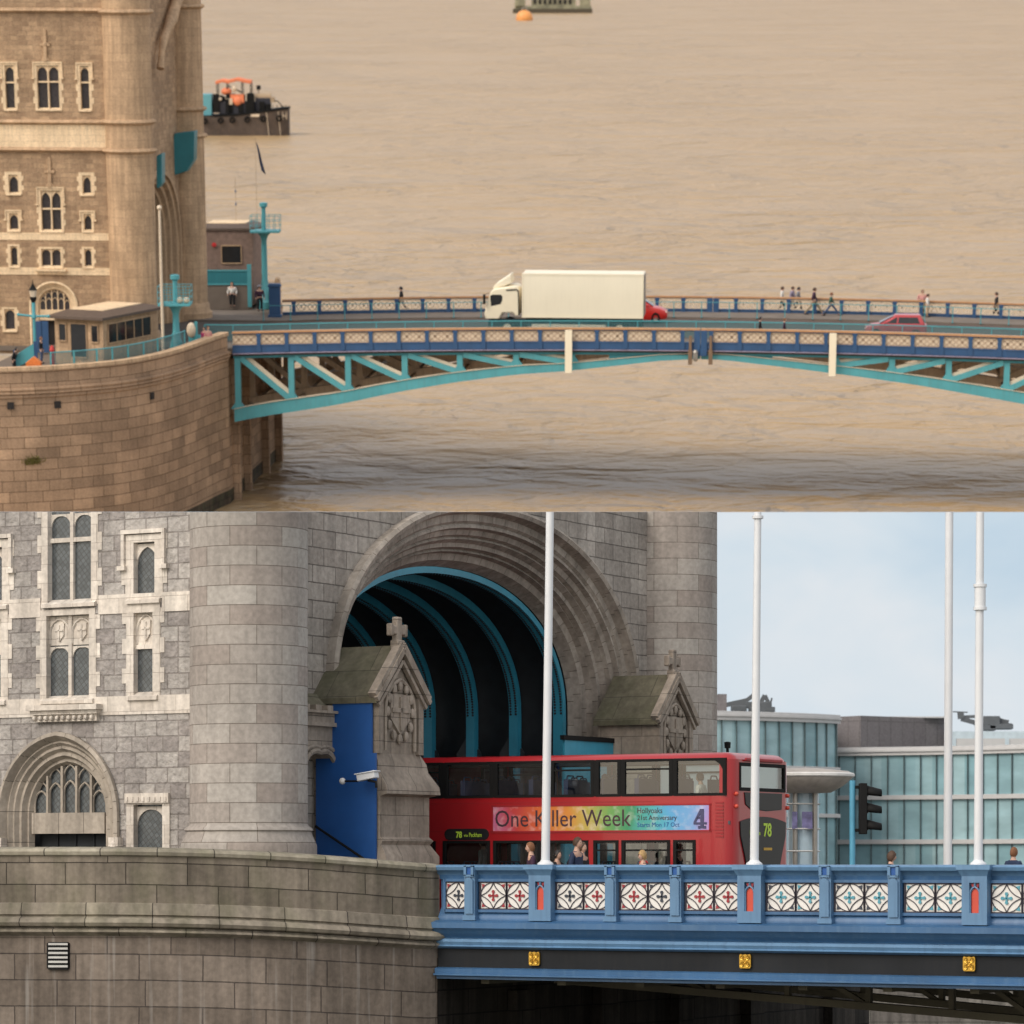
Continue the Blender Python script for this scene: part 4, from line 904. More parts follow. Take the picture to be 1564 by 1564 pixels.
# lamp post at the left
Y = 212; P = lambda px, py: hit(MU, px, py, 1, Y); a = P(50, 436); th = thing('street_lamp', 'teal lamp post with cross arm and dark pointed lantern on the pier', 'street lamp', MU, (a.x, Y, ZD))
g = G(); z0, z1 = ZD-.2, P(50, 462).z; g.lathe(a.x, Y, [(.25,z0),(.25,z0+.5),(.14,z0+.7),(.1,z0+1.2),(.09,z1-1.0),(.16,z1-.95),(.16,z1-.8),(.1,z1-.7),(.12,z1)], 14); part(g, 'post', M['teal'], th)
zc_ = P(50, 483).z; g = G(); g.tube([(P(28,480).x,Y,zc_+.1),(a.x,Y,zc_),(P(74,483).x,Y,zc_)], .07, 8); g.ball((P(28,480).x,Y,zc_+.1), .1); g.ball((P(74,483).x,Y,zc_), .1); part(g, 'cross_arm', M['teal'], th)
g = G(); g.lathe(a.x, Y, [(.1,z1),(.2,z1+.2),(.2,z1+.35)], 6); part(g, 'lantern_base', M['rubber'], th)
g = G(); g.lathe(a.x, Y, [(.17,z1+.35),(.24,z1+.75)], 6); part(g, 'lantern_glass', M['cream'], th)
g = G(); g.lathe(a.x, Y, [(.27,z1+.75),(.14,z1+.95),(.04,z1+1.15),(.02,z1+1.4)], 6); part(g, 'lantern_cap', M['rubber'], th)
# teal screens along the pier edge
th = thing('pier_railing', 'teal mesh railing curving along the near pier edge', 'railing', MU, (*UH(160, 535, 10.9), ZD)); BASE[th.name] = (0,0,0); th.matrix_world = MU
_q = []
for i in range(2, len(near)-6, 3):
    d0 = Vector((near[i+1][0]-near[i-1][0], near[i+1][1]-near[i-1][1])).normalized(); v_ = MB @ Vector((near[i][0]-d0.y*.85, near[i][1]+d0.x*.85, 10.5)); px_ = 782+F*v_.x/v_.y
    if 62 < px_ < 292: w_ = MU.inverted() @ v_; _q.append((w_.x, w_.y-.35))
rp = _q
g = G(); g.tube([(x, y+.35, 10.9) for x, y in rp], .04, 6); g.tube([(x, y+.35, 10.0) for x, y in rp], .03, 6); part(g, 'rail', M['teal'], th)
for x, y in rp: g = G(); g.box(x-.05, x+.05, y+.3, y+.4, ZD-.2, 10.95); part(g, 'post', M['teal'], th)
g = G(); u = [0]
for i in range(1, len(rp)): u.append(u[-1]+math.dist(rp[i-1], rp[i]))
g.strip([(x, y+.36, ZD) for x, y in rp], [(x, y+.36, 10.88) for x, y in rp], [[(u[i],0),(u[i+1],0),(u[i+1],1.9),(u[i],1.9)] for i in range(len(rp)-1)]); part(g, 'mesh_infill', M['guard'], th)
th = thing('stair_flight', 'teal sided stair at the left end of the pier', 'stairs', MU, (*UH(30, 560, ZD+1), ZD)); BASE[th.name] = (0,0,0); th.matrix_world = MU
Y = 210.6; P = lambda px, py: hit(MU, px, py, 1, Y); A, B = P(24, 557), P(52, 525)
g = G(); g.prism([(A.x,A.z-.2),(A.x,A.z+.55),(B.x,B.z),(B.x,B.z-.9)], 1, Y, Y+.06); part(g, 'side_panel', M['teal'], th); g = G(); g.prism([(A.x,A.z-.2),(A.x,A.z+.55),(B.x,B.z),(B.x,B.z-.9)], 1, Y+1.2, Y+1.26); part(g, 'side_panel', M['teal'], th)
g = G()
for i in range(7): q = i/7; g.box(A.x+(B.x-A.x)*q, A.x+(B.x-A.x)*(q+1/7), Y+.06, Y+1.2, A.z-.6, A.z-.2+(B.z-A.z-.3)*q)
part(g, 'steps', M['u_pave'], th)
g = G(); g.box(B.x-.02, B.x+.2, Y-.05, Y+.1, ZD, B.z+.15); g.box(A.x-.12, A.x+.02, Y-.05, Y+.1, ZD-.2, A.z+.9); part(g, 'post', M['bblue'], th)
# blue door screen, bollard, small kit
a, b = W_(60, 486), W_(83, 520); g = G(); g.box(a[0], b[0], -1.6, -1.5, ZD-.1, a[1]); 
for x in (a[0], (a[0]+b[0])/2, b[0]): g.box(x-.04, x+.04, -1.66, -1.6, ZD-.1, a[1])
solo(g, 'blue_hoarding', M['bblue'], MB, 'blue boarded panel before the tower doorway, left of the near cabin', 'hoarding', (a[0], -1.5, ZD))
p_ = UH(80, 548, ZD+.6); g = G(); g.lathe(p_[0], p_[1], [(.14,ZD),(.14,ZD+1.1),(.17,ZD+1.15),(.1,ZD+1.4),(.02,ZD+1.45)], 14); solo(g, 'red_bollard', M['redp'], MU, 'short red bollard beside the teal stair on the pier', 'bollard', (*p_, ZD))
p_ = UH(50, 556, 10.3); g = G(); g.box(p_[0]-.45, p_[0]+.45, p_[1]+.2, p_[1]+.8, 9.4, 10.35); g.prism([(p_[0]-.45,10.35),(p_[0],10.7),(p_[0]+.45,10.35)], 1, p_[1]+.2, p_[1]+.8); solo(g, 'orange_locker', M['cl_orange'], MU, 'small orange locker at the foot of the teal stair', 'locker', (p_[0], p_[1], 9.4), bev=.03)
p_ = UH(294, 522, 9.9); th = thing('life_ring_stand', 'cream rounded housing on a teal post near the pier parapet end', 'stand', MU, (*p_, ZD))
g = G(); g.ball((p_[0]-.1, p_[1]+.5, 10.6), .32, .2, .5); part(g, 'housing', M['cream'], th); g = G(); g.box(p_[0]+.1, p_[0]+.3, p_[1]+.45, p_[1]+.6, ZD, 11.15); g.box(p_[0]-.3, p_[0]+.5, p_[1]+.5, p_[1]+.55, ZD+.2, 10.3); part(g, 'post', M['teal'], th)
q = hit(MU, 421, 448, 1, 249.5); th = thing('buttress_cap', 'pale curved stone buttress beyond the far parapet end', 'buttress', MU, (q.x, 249.5, ZD)); g = G(); P = lambda px, py: hit(MU, px, py, 1, 249.5)
g.prism([(P(a, b).x, P(a, b).z) for a, b in ((411,460),(412,448),(416,438),(421,424),(426,426),(428,436),(428,460))], 1, 249.5, 250.6); part(g, 'stone', M['u_cope'], th, bev=.05)
g = G(); pe = hit(MU, 404, 475, 1, 244); xx = (hit(MU,395,470,1,234).x, hit(MU,413,470,1,234).x); zt = hit(MU,404,456,1,234).z; g.box(xx[0], xx[1], 244, 244.7, ZD, zt); g.box(xx[0]-.08, xx[1]+.08, 243.92, 244.78, zt-.2, zt-.1); g.box(xx[0]-.08, xx[1]+.08, 243.92, 244.78, ZD+.1, ZD+.3)
solo(g, 'parapet_pedestal', M['bblue'], MU, 'dark blue pedestal where the far parapet meets the pier', 'pedestal', (xx[0], 244, ZD), bev=.02)
# weed tuft on the pier wall
p_ = IB @ hit(MU, 42, 704, 1, 206.5); a, d = nearest_path((p_.x, p_.y)); nn = Vector((d.y, -d.x, 0)); g = G(); rnd = random.Random(5)
for i in range(260):
    b0 = Vector((a[0], a[1], p_.z))+Vector((d.x, d.y, 0))*rnd.gauss(0, .28)+Vector((0,0,rnd.gauss(0,.12))); dr = (nn*rnd.uniform(.3,1)+Vector((rnd.gauss(0,.6), rnd.gauss(0,.2), rnd.uniform(-.1,.9)))).normalized(); e = b0+dr*rnd.uniform(.12,.35); sd = Vector((rnd.uniform(-1,1), 0, rnd.uniform(-1,1))).normalized()*.035
    g.add([b0-sd, b0+sd, e], [(0,1,2)])
solo(g, 'weed_tuft', mat('weed', (.16,.14,.035), .8, var=.3), MB, 'yellowish green weed growing from the pier wall', 'plant', (a[0], a[1], p_.z), smooth=0)
# ---- boats
hp = hit(MU, 380, 206, 2, ZW); tug = thing('work_boat', 'dark grey work barge with an orange roofed deckhouse passing behind the tower', 'boat', MU, (hp.x, hp.y, ZW)); BASE[tug.name] = (0,0,0)
e_ = hit(MU, 441, 206, 2, ZW).x-hp.x; sc_ = hp.y/5200
Lh = lambda px: (px-380)*sc_
ht = lambda py, dy=0: (208-py)*sc_*1.0
def hs(x, w, zt, zk=-.5, fl=.8): return [(x,-w*fl,zk),(x,w*fl,zk),(x,w,zt),(x,-w,zt)]
xb = Lh(441)
g = G(); g.loft([hs(-16,2.6,3.2),hs(-10,3,3.4),hs(-2,3,3.9),hs(xb-4,3,4.6),hs(xb-1.2,2.9,5.0,fl=.7),hs(xb-.2,2.5,5.1,fl=.55),hs(xb,2.1,5.1,fl=.6)]); part(g, 'hull', mat('hull_grey', (.09,.07,.06), .6, var=.3, vs=.5, streak=.6, dirt=(.2,.13,.09)), tug)
g = G(); g.loft([[(x,-w-.12,z-.25),(x,w+.12,z-.25),(x,w+.12,z+.1),(x,-w-.12,z+.1)] for x, w, z in ((-16,2.6,3.2),(-2,3,3.9),(xb-4,3,4.6),(xb-1.2,2.9,5.0),(xb+.1,2.3,5.1))]); part(g, 'rubbing_strake', M['rubber'], tug)
for i, (x, c) in enumerate(((-8,.3),(-5,.3),(-2.8,.3),(0,.3),(3,.3),(6,.3))):
    g = G(); g.tube([(x+math.cos(a*.785)*.45, -3.15, 2.7+math.sin(a*.785)*.45+i*.1) for a in range(9)], .16, 6); part(g, 'tyre_fender', M['rubber'], tug)
g = G(); g.box(Lh(338),Lh(392),-1.9,1.9,3.9,6.2); g.box(Lh(392),Lh(414),-1.5,1.5,4.3,6.9); part(g, 'deckhouse', mat('deckhouse_navy', (.025,.027,.04), .5), tug, bev=.1)
g = G(); g.loft([[(x,-2,z-.35),(x,2,z-.35),(x,2,z+.25),(x,-2,z+.25)] for x, z in ((Lh(333),ht(131)),(Lh(343),ht(128)),(Lh(352),ht(129.5)),(Lh(366),ht(126)),(Lh(378),ht(129)),(Lh(386),ht(130)))]); part(g, 'canopy', mat('boat_orange', (.75,.22,.1), .6, var=.2), tug, bev=.08)
g = G()
for px in (335, 350, 372, 385):
    for y in (-1.9, 1.9): g.tube([(Lh(px), y, 5), (Lh(px), y, ht(130))], .09, 6)
g.tube([(Lh(396),0,6),(Lh(396),0,ht(135))], .08, 6); g.box(Lh(393),Lh(399),-.4,.4,ht(142),ht(136)); part(g, 'canopy_post', M['rubber'], tug)
g = G(); g.ball((Lh(349),-1.5,ht(144)), 1.0,.6,.7); g.box(Lh(355),Lh(375),-2.2,-1.5,ht(160),ht(148)); g.ball((Lh(366),-2,ht(158)), .9,.5,.9); part(g, 'orange_gear', bpy.data.materials['boat_orange'], tug)
g = G(); g.ball((Lh(361),-2.1,ht(140)), .45,.3,.5); g.ball((Lh(340),-2.2,ht(155)), .3,.2,.3); g.box(Lh(348),Lh(358),-2.35,-2.2,ht(163),ht(154)); part(g, 'searchlight', M['cream'], tug)
g = G(); g.lathe(0,0,[(.7,0),(.7,3.0)], 14); g.v = [(Lh(391)+z, y-.6, x+ht(152)) for x, y, z in g.v]; g.box(Lh(396),Lh(420),-1.4,.8,ht(160),ht(153)); part(g, 'winch_drum', M['cl_tan'], tug)
g = G(); rnd = random.Random(9)
for i in range(26):
    x = rnd.uniform(Lh(332), Lh(422)); y = rnd.uniform(-2.3, 1.6); z = 4.0+(1.2 if x < Lh(395) else .9); w_ = rnd.uniform(.25, .9); h_ = rnd.uniform(.3, 2.6 if x < Lh(392) else 1.5); g.box(x-w_, x+w_, y-.3, y+.3, z-1, z+h_)
g.tube([(Lh(345),-1,5),(Lh(352),-1,ht(136)),(Lh(372),-1,ht(146))], .14, 6); g.tube([(Lh(405),-1,6),(Lh(424),-1,ht(158)),(Lh(434),-1,5)], .1, 6)
part(g, 'deck_gear', M['rubber'], tug)
g = G(); g.box(Lh(312),Lh(327),-2,1.6,3.4,ht(148)); part(g, 'blue_container', mat('boat_blue', (.12,.36,.42), .5), tug, bev=.08)
g = G()
for x in (xb-3.2, xb-1.0): g.bar((x-.5,-2.9,.1), (x-.9,-3.02,4.5), .1, .08)
g.box(xb-1.1, xb-.3, -2.75, -2.68, 3.6, 3.75); g.box(xb-1.1, xb-1.0, -2.75, -2.68, 3.0, 4.4); g.box(xb-.4, xb-.3, -2.75, -2.68, 3.0, 4.4); g.box(xb-7, xb-5.4, -3.08, -3.0, 3.5, 4.0); part(g, 'hull_marking', M['cream'], tug)
g = G()
for i in range(7): g.tube([(xb-.5-i*.8,-2.7,5),(xb-.5-i*.8,-2.7,5.7)], .05, 5)
part(g, 'deck_stanchions', M['rubber'], tug)
hp = hit(MU, 844, 20, 2, ZW); k = hp.y/5200; po = thing('mooring_pontoon', 'grey green pontoon with low deckhouse cut by the top edge of the high view', 'pontoon', MU, (hp.x, hp.y, ZW)); BASE[po.name] = (0,0,0); w2 = 59*k
g = G(); g.box(-w2, w2, 0, 9, -.4, 2.0); part(g, 'hull', mat('pontoon_hull', (.09,.075,.05), .8, streak=.5), po, bev=.1)
g = G(); g.box(-w2+1, w2-.5, 1, 8, 2.0, 3.2); g.box(-w2+1, -w2+6, 0, 7, 3.2, 8); g.box(-w2+9, w2-8, 2, 8, 3.2, 7.2); g.box(w2-6, w2-1, 1, 7, 3.2, 9); part(g, 'deckhouse', mat('pontoon_deck', (.26,.25,.17), .8, var=.35, vs=.3), po, bev=.1)
g = G()
for i in range(8): q_w = (2*w2-19)/8; g.box(-w2+10+i*q_w, -w2+10+(i+.55)*q_w, 1.8, 2, 4.2, 6.4)
part(g, 'window', M['dkglass'], po)
g = G(); hp = hit(MU, 801, 31, 2, ZW); k = hp.y/5200; g.ball((hp.x, hp.y, ZW+12*k*.25), 12.5*k, 12.5*k, 12*k, 20, 12); b = solo(g, 'mooring_buoy', [mat('buoy_orange', (.75,.33,.1), .5, var=.15, vs=.2)], MU, 'big round orange mooring buoy beside the pontoon', 'buoy', (hp.x, hp.y, 0), smooth=60)
g = G(); z = ZW+12*k*1.2; g.tube([(hp.x+math.cos(a*.785)*1.2, hp.y, z+math.sin(a*.785)*1.2) for a in range(9)], .25, 6); part(g, 'mooring_ring', M['steel'], b)
# ---- people on the high view
def UP(px, py, z0, **k):
    h_ = hit(MB, px, py, 2, z0+zc(hit(MB, px, py, 2, z0).x)); return person(MB, (h_.x, h_.y, z0+zc(h_.x)), wide=1.32, **k)
F_ = ZD+.12
gp = 'people walking on the far footway'
UP(613, 477, F_, rz=R(-80), top='cl_black', legs='cl_navy', hair='hair_black', stride=.45, h=1.8, label='person in a long dark coat walking alone past the far parapet, left of the lorry', group=gp)
UP(1194, 476, F_, rz=R(90), top='cl_white', legs='cl_black', hair='hair_brown', stride=.2, h=1.75, label='person in a white top, leftmost of the walking group', group=gp)
UP(1210, 475, F_, rz=R(70), top='cl_lilac', legs='cl_grey', hair='hair_brown', stride=.2, h=1.72, label='person in a pale lilac top and grey trousers among the far footway walkers', group=gp)
UP(1219, 476, F_, rz=R(80), top='cl_grey', legs='cl_black', hair='hair_black', stride=.25, h=1.72, label='person in a grey top and black trousers right beside the lilac top', group=gp)
UP(1243, 480, F_, rz=R(95), top='cl_purple', legs='cl_khaki', hair='hair_brown', stride=.6, h=1.85, label='person in a purple top and khaki trousers striding on the far footway', group=gp)
UP(1269, 482, F_, rz=R(95), top='cl_green', legs='cl_denim', hair='hair_ginger', stride=.65, h=1.6, label='person in a dark green top striding at the right end of the group', group=gp)
UP(1408, 481, F_, rz=R(0), top='cl_pink', legs='cl_khaki', hair='hair_brown', h=1.75, label='person in a pale pink top above the crimson car', group=gp)
UP(1416, 484, F_, rz=R(90), top='cl_white', legs='cl_tan', hair='hair_brown', h=1.6, label='person in white above the rear of the crimson car', group=gp)
UP(1521, 486, F_, rz=R(-90), top='cl_black', legs='cl_black', hair='hair_brown', stride=.2, h=1.8, label='person in dark clothes at the far parapet near the right edge', group=gp)
for px, tp, hr, lb in ((1161,'cl_black','hair_black','person in black on the near footway, only head and shoulders above the handrail'),(1198,'cl_purple','hair_ginger','person with reddish hair on the near footway, head just above the handrail')):
    h_ = hit(MB, px, 503, 1, 1.6); person(MB, (h_.x, 1.6, F_+zc(h_.x)), R(90), top=tp, hair=hr, h=1.72 if px < 1180 else 1.66, label=lb, stride=.3, group='people on the near footway')
UP(355, 469, ZD, rz=R(0), top='cl_white', legs='cl_black', hair='hair_ginger', h=1.8, label='person in a white shirt and black trousers standing below the distant cabin')
UP(397, 475, ZD, rz=R(30), top='cl_purple', legs='cl_black', hair='hair_black', hat='cl_grey', h=1.85, label='person in dark clothes and a pale hat beside the blue pedestal')
h_ = hit(MU, 316, 503, 2, 10.75); person(MU, (h_.x, h_.y+.9, ZD+.1), R(20), top='cl_pink', legs='cl_pink', hair='hair_ginger', h=1.75, label='person in pale pink at the near pier parapet')
h_ = hit(MU, 309, 503, 2, 10.7); person(MU, (h_.x, h_.y+1.3, ZD+.1), R(-20), top='cl_magenta', legs='cl_black', hair='hair_brown', h=1.6, label='person in magenta just left of the one in pale pink')
h_ = hit(MU, 20, 528, 2, 11.0); person(MU, (h_.x, h_.y, ZD+.2), R(70), top='cl_black', legs='cl_black', hair='hair_black', h=1.7, lean=.5, label='person in black leaning over the teal stair')
h_ = hit(MU, 62, 512, 2, 11.0); person(MU, (h_.x, h_.y, ZD+.2), R(80), top='cl_black', legs='cl_denim', hair='hair_ginger', h=1.7, label='person in black standing before the blue boarded panel')
# ================================================================ THE STREET-LEVEL VIEW: parapet, bus, tower arch, pier and city behind
LOWER_FROM = set(o.name for o in bpy.data.objects)
M['rubble'] = stone('rubble_grey', (.44,.415,.385), (.29,.265,.25), (.27,.245,.225), .58, .345, .016, .045, rock=.5, stain=.2, streak=.14, sq=.72)
M['ashlar'] = stone('ashlar_grey', (.39,.365,.33), (.30,.26,.23), (.17,.145,.12), 1.35, .425, .009, .006, stain=.12, streak=.12)
M['block'] = stone('block_grey', (.43,.39,.345), (.32,.285,.25), (.18,.16,.14), .95, .40, .014, .03, rock=.35, stain=.2, streak=.2)
M['dress'] = stone('dressing_pale', (.72,.665,.59), (.61,.55,.48), (.42,.37,.32), .62, .42, .006, .004, stain=.14, streak=.22)
M['vouss'] = stone('arch_stone', (.40,.355,.305), (.32,.28,.235), (.16,.13,.105), .62, 30, .009, .006, off=0, stain=.25, streak=.25)
M['gable'] = stone('pylon_stone', (.37,.315,.26), (.31,.26,.21), (.13,.11,.09), 1.2, .55, .008, .005, stain=.2, streak=.25)
M['mossy'] = stone('mossy_slab', (.19,.17,.12), (.14,.13,.09), (.09,.08,.06), 1.6, .6, .01, .01, stain=.35, moss=.25)
M['pierg'] = stone('pier_granite', (.235,.195,.16), (.16,.13,.105), (.085,.07,.06), 1.35, .555, .014, .02, stain=.25, streak=.3, moss=.0, sq=1.4, rock=.15, white=.35)
M['pierm'] = stone('pier_granite_mossy', (.25,.215,.17), (.165,.14,.11), (.06,.05,.04), 1.3, .46, .012, .02, stain=.28, streak=.35, moss=.3, sq=1.3, rock=.12)
M['pierd'] = stone('pier_stained_shaded', (.05,.042,.035), (.03,.026,.022), (.012,.01,.01), 1.3, .55, .02, .02, stain=.5, streak=.6)  # stained stone, its colour also darkened for the shade under the deck
M['glass_l'] = leaded('leaded_glass', (.075,.085,.09), (.045,.045,.045), .10)
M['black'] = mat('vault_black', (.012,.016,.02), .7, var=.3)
M['rib'] = mat('rib_teal', (.04,.29,.42), .4, var=.12, vs=1.2, streak=.2, dirt=(.02,.1,.14))
M['sky_blue'] = mat('parapet_blue', (.11,.225,.375), .42, var=.14, vs=1.2, streak=.6, dirt=(.07,.14,.25))
M['mid_blue'] = mat('fascia_blue', (.042,.12,.25), .4, var=.15, vs=.8, streak=.45, dirt=(.10,.19,.31))
M['panel_white'] = mat('panel_white', (.72,.71,.68), .5, var=.07, vs=3, streak=.1)
M['dkline'] = mat('tracery_dark', (.035,.03,.045), .6)
M['t_red'] = mat('tracery_red', (.30,.025,.035), .5); M['t_teal'] = mat('tracery_teal', (.08,.30,.38), .5); M['t_dark'] = mat('tracery_ink', (.03,.04,.06), .5)
M['niche_red'] = mat('niche_red', (.55,.07,.04), .5, var=.08)
M['charcoal'] = mat('girder_charcoal', (.014,.016,.019), .65, var=.25, vs=.7, streak=.25, dirt=(.03,.028,.026), spec=.2)
M['gold'] = mat('gilding', (.55,.33,.05), .35, metal=.7, var=.15, vs=20)
M['olive'] = mat('underframe_olive', (.075,.068,.045), .8, var=.3, vs=.5, streak=.5)
M['hoard'] = mat('hoarding_blue', (.012,.085,.30), .5, var=.06)
M['bus'] = mat('bus_red', (.36,.010,.015), .3, coat=.5, var=.06, vs=.6, streak=.12, dirt=(.25,.02,.02))
M['bus_rear'] = mat('bus_red_grille', (.30,.01,.015), .5)
M['bus_glass'] = glassmat('bus_glass', (.86,.93,.91), .3)
M['bus_pale_sky'] = mat('bus_pale_sky_glass', (.82,.90,.87), .25, var=.1)  # milky pale colour stands in for sky brightness in the panes
_h = M['bus_pale_sky'].node_tree; _t = _h.nodes.new('ShaderNodeBsdfTranslucent'); _t.inputs[0].default_value = (.9,1,.97,1); _x = _h.nodes.new('ShaderNodeMixShader'); _x.inputs[0].default_value = .6; _h.links.new(_h.nodes['Principled BSDF'].outputs[0], _x.inputs[1]); _h.links.new(_t.outputs[0], _x.inputs[2]); _h.links.new(_x.outputs[0], _h.nodes['Material Output'].inputs[0])
M['bus_in'] = mat('bus_interior', (.07,.08,.09), .8); M['seat'] = mat('bus_seat', (.03,.04,.10), .8); M['bus_ceil'] = mat('bus_ceiling', (.35,.38,.38), .6)
M['white'] = mat('white_pole', (.66,.68,.70), .35, var=.03)
M['led'] = _new('led_amber')[0]; pp_ = M['led'].node_tree.nodes["Principled BSDF"]; pp_.inputs["Base Color"].default_value = (.35,.5,.04,1); pp_.inputs["Emission Color"].default_value = (.3,.42,.04,1); pp_.inputs["Emission Strength"].default_value = .15
M['f_band'] = mat('facade_band', (.50,.50,.50), .5, var=.05); M['plant'] = stone('plant_room_panel', (.20,.185,.19), (.17,.155,.16), (.14,.13,.13), .8, 2.2, .03, .004, off=0, stain=.05, streak=.05)
def facade(name, c1, c2, bw, off):
    m, n, l, p = _new(name); tc = n.new("ShaderNodeTexCoord"); br = n.new("ShaderNodeTexBrick"); br.offset = 0
    for k, v in (("Scale", 1), ("Mortar Size", .0), ("Brick Width", bw), ("Row Height", off)): br.inputs[k].default_value = v
    br.inputs["Color1"].default_value = (*c1, 1); br.inputs["Color2"].default_value = (*c2, 1); l.new(tc.outputs["UV"], br.inputs[0])
    no = n.new("ShaderNodeTexNoise"); no.inputs["Scale"].default_value = .55; no.inputs["Detail"].default_value = 8; mp = n.new("ShaderNodeMapping"); mp.inputs["Scale"].default_value = (1,1,2.5); l.new(tc.outputs["Object"], mp.inputs[0]); l.new(mp.outputs[0], no.inputs[0])
    mr = n.new("ShaderNodeMapRange"); mr.inputs[1].default_value = .35; mr.inputs[2].default_value = .7; mr.inputs[3].default_value = .84; mr.inputs[4].default_value = 1.14; l.new(no.outputs[0], mr.inputs[0])
    mx = n.new("ShaderNodeMix"); mx.data_type = 'RGBA'; mx.blend_type = 'MULTIPLY'; mx.inputs[0].default_value = 1; l.new(br.outputs[0], mx.inputs[6]); l.new(mr.outputs[0], mx.inputs[7]); l.new(mx.outputs[2], p.inputs["Base Color"])
    p.inputs["Roughness"].default_value = .12; return m
M['facade'] = facade('curtain_glass', (.22,.38,.43), (.35,.51,.55), .86, 2.2)
# ---- sky behind the street-level view: a standing backdrop with soft cloud, its top level with the division of the two views
YB = 186
m = bpy.data.materials.new('cloudy_sky'); m.use_nodes = True; n = m.node_tree.nodes; l = m.node_tree.links; n.remove(n["Principled BSDF"])
e = n.new("ShaderNodeEmission"); tc = n.new("ShaderNodeTexCoord"); mp = n.new("ShaderNodeMapping"); mp.inputs["Scale"].default_value = (.035,1,.075); l.new(tc.outputs["Object"], mp.inputs[0])
no = n.new("ShaderNodeTexNoise"); no.inputs["Scale"].default_value = 1.3; no.inputs["Detail"].default_value = 5; no.inputs["Distortion"].default_value = .4; l.new(mp.outputs[0], no.inputs[0])
cr = n.new("ShaderNodeValToRGB"); cr.color_ramp.elements[0].position = .32; cr.color_ramp.elements[0].color = (.56,.69,.80,1); cr.color_ramp.elements[1].position = .68; cr.color_ramp.elements[1].color = (.80,.83,.86,1)
x_ = cr.color_ramp.elements.new(.5); x_.color = (.68,.77,.84,1)
l.new(no.outputs[0], cr.inputs[0]); l.new(cr.outputs[0], e.inputs[0]); e.inputs[1].default_value = .64; l.new(e.outputs[0], n["Material Output"].inputs[0])
zt = CZ+V*YB
g = G(); g.box(-60, 90, YB, YB+.5, -8, zt); solo(g, 'sky', m, MW, kind='structure')
# ---- lower river and embankment
g = G(); g.add([(-80,20,-6),(110,20,-6),(110,YB-.5,-6),(-80,YB-.5,-6)], [(0,1,2,3)])
M['water2'] = mat('grey_river_water', (.10,.095,.075), .15, var=.1, bump=.08, bs=1.5); solo(g, 'river', M['water2'], MW, kind='structure')
g = G(); g.box(-20, 80, 152, 156, -7, -.05); solo(g, 'embankment_wall', stone('quay_stone', (.2,.19,.17), (.14,.13,.12), (.08,.08,.07), 2, .6, .02, .01, streak=.4), MW, 'grey stone quay wall below the glass office buildings', 'quay wall', (20, 152, -6))
q_ = -3.6
# ---- pier
def LW(px, y): return Vector(((px-782)/F*y, y, 0))
IL = ML.inverted()
path = [(IL @ LW(px, y)) for px, y in ((-260,74.2),(-120,73.0),(0,72.4),(120,72.1),(250,72.1),(380,72.4),(480,72.8),(560,73.3),(620,73.75),(655,74.1))]
path = smooth_path([(p_.x, p_.y) for p_ in path])+[(-.02, .04)]
n_ = len(path)
def zs_l(i): f = i/(n_-1); f = max(0, (f-.35)/.65); return .34*(1-f*f*(3-2*f)*1.0)-.02
pier2 = thing('stone_pier', 'weathered grey granite pier wall with mossy parapet at the lower left', 'bridge pier', ML, (-6, 0, -6))
g = G(); pathwall(g, path, [(-.45,1.3),(-.45,1.66),(-.3,1.70),(.04,1.66),(.08,1.6),(.06,1.53),(0,1.5)], zshift=zs_l); part(g, 'coping', stone('coping_grey', (.36,.33,.26), (.30,.27,.21), (.08,.07,.06), 1.2, 3, .014, .006, stain=.25, moss=.45), pier2)
g = G(); pathwall(g, path, [(0,1.51),(0,.52)], zshift=zs_l); part(g, 'parapet_wall', M['pierm'], pier2)
g = G(); pathwall(g, path, [(0,.52),(.05,.5),(.09,.33),(.10,.27),(.04,.25),(.05,.22),(.17,.18),(.22,.1),(.18,.03),(.08,.0),(.07,-.03),(.13,-.06),(.14,-.1),(.06,-.15),(.0,-.17),(-.02,-.19)], zshift=zs_l); part(g, 'moulding', stone('moulding_grey', (.30,.265,.21), (.23,.2,.16), (.06,.05,.045), 1.4, 5, .012, .006, stain=.3, streak=.35, moss=.3), pier2)
g = G(); pathwall(g, path, [(-.02,-.18),(-.02,-4),(0,-8)], zshift=zs_l); part(g, 'lower_wall', M['pierg'], pier2)
g = G(); g.wall(-.02, 23, -8, -.4, [], 0, -.02); 
for t_ in (3, 7, 11, 15, 20): g.box(-.05, .25, t_, t_+.8, -8, -1.2)
part(g, 'side_wall', M['pierd'], pier2)
g = G(); g.add([(a, b, .1) for a, b in path]+[(-.1, 22, .1), (-25, 22, .1)], [tuple(range(n_+2))]); part(g, 'paved_top', mat('pier_paving', (.2,.18,.16), .9), pier2)
vp = IL @ Vector(hit(MW, 77, 1460, 1, 72.1)); i = min(range(n_-1), key=lambda k_: math.dist(path[k_], (vp.x, vp.y))); a, b = Vector((*path[i], 0)), Vector((*path[i+1], 0)); d = (b-a).normalized(); nn = Vector((d.y, -d.x, 0)); c = Vector((a.x, a.y, vp.z))
vg = thing('vent_grille', 'small slatted metal vent grille set in the lower pier wall', 'vent', ML, tuple(c))
g = G(); w_, h_ = .21, .27
for sz in (-1, 1): g.bar(c-d*w_+Vector((0,0,sz*h_)), c+d*w_+Vector((0,0,sz*h_)), .08, .045)
for sx in (-1, 1): g.bar(c+d*w_*sx-Vector((0,0,h_)), c+d*w_*sx+Vector((0,0,h_)), .045, .08)
part(g, 'frame', M['rubber'], vg); g = G()
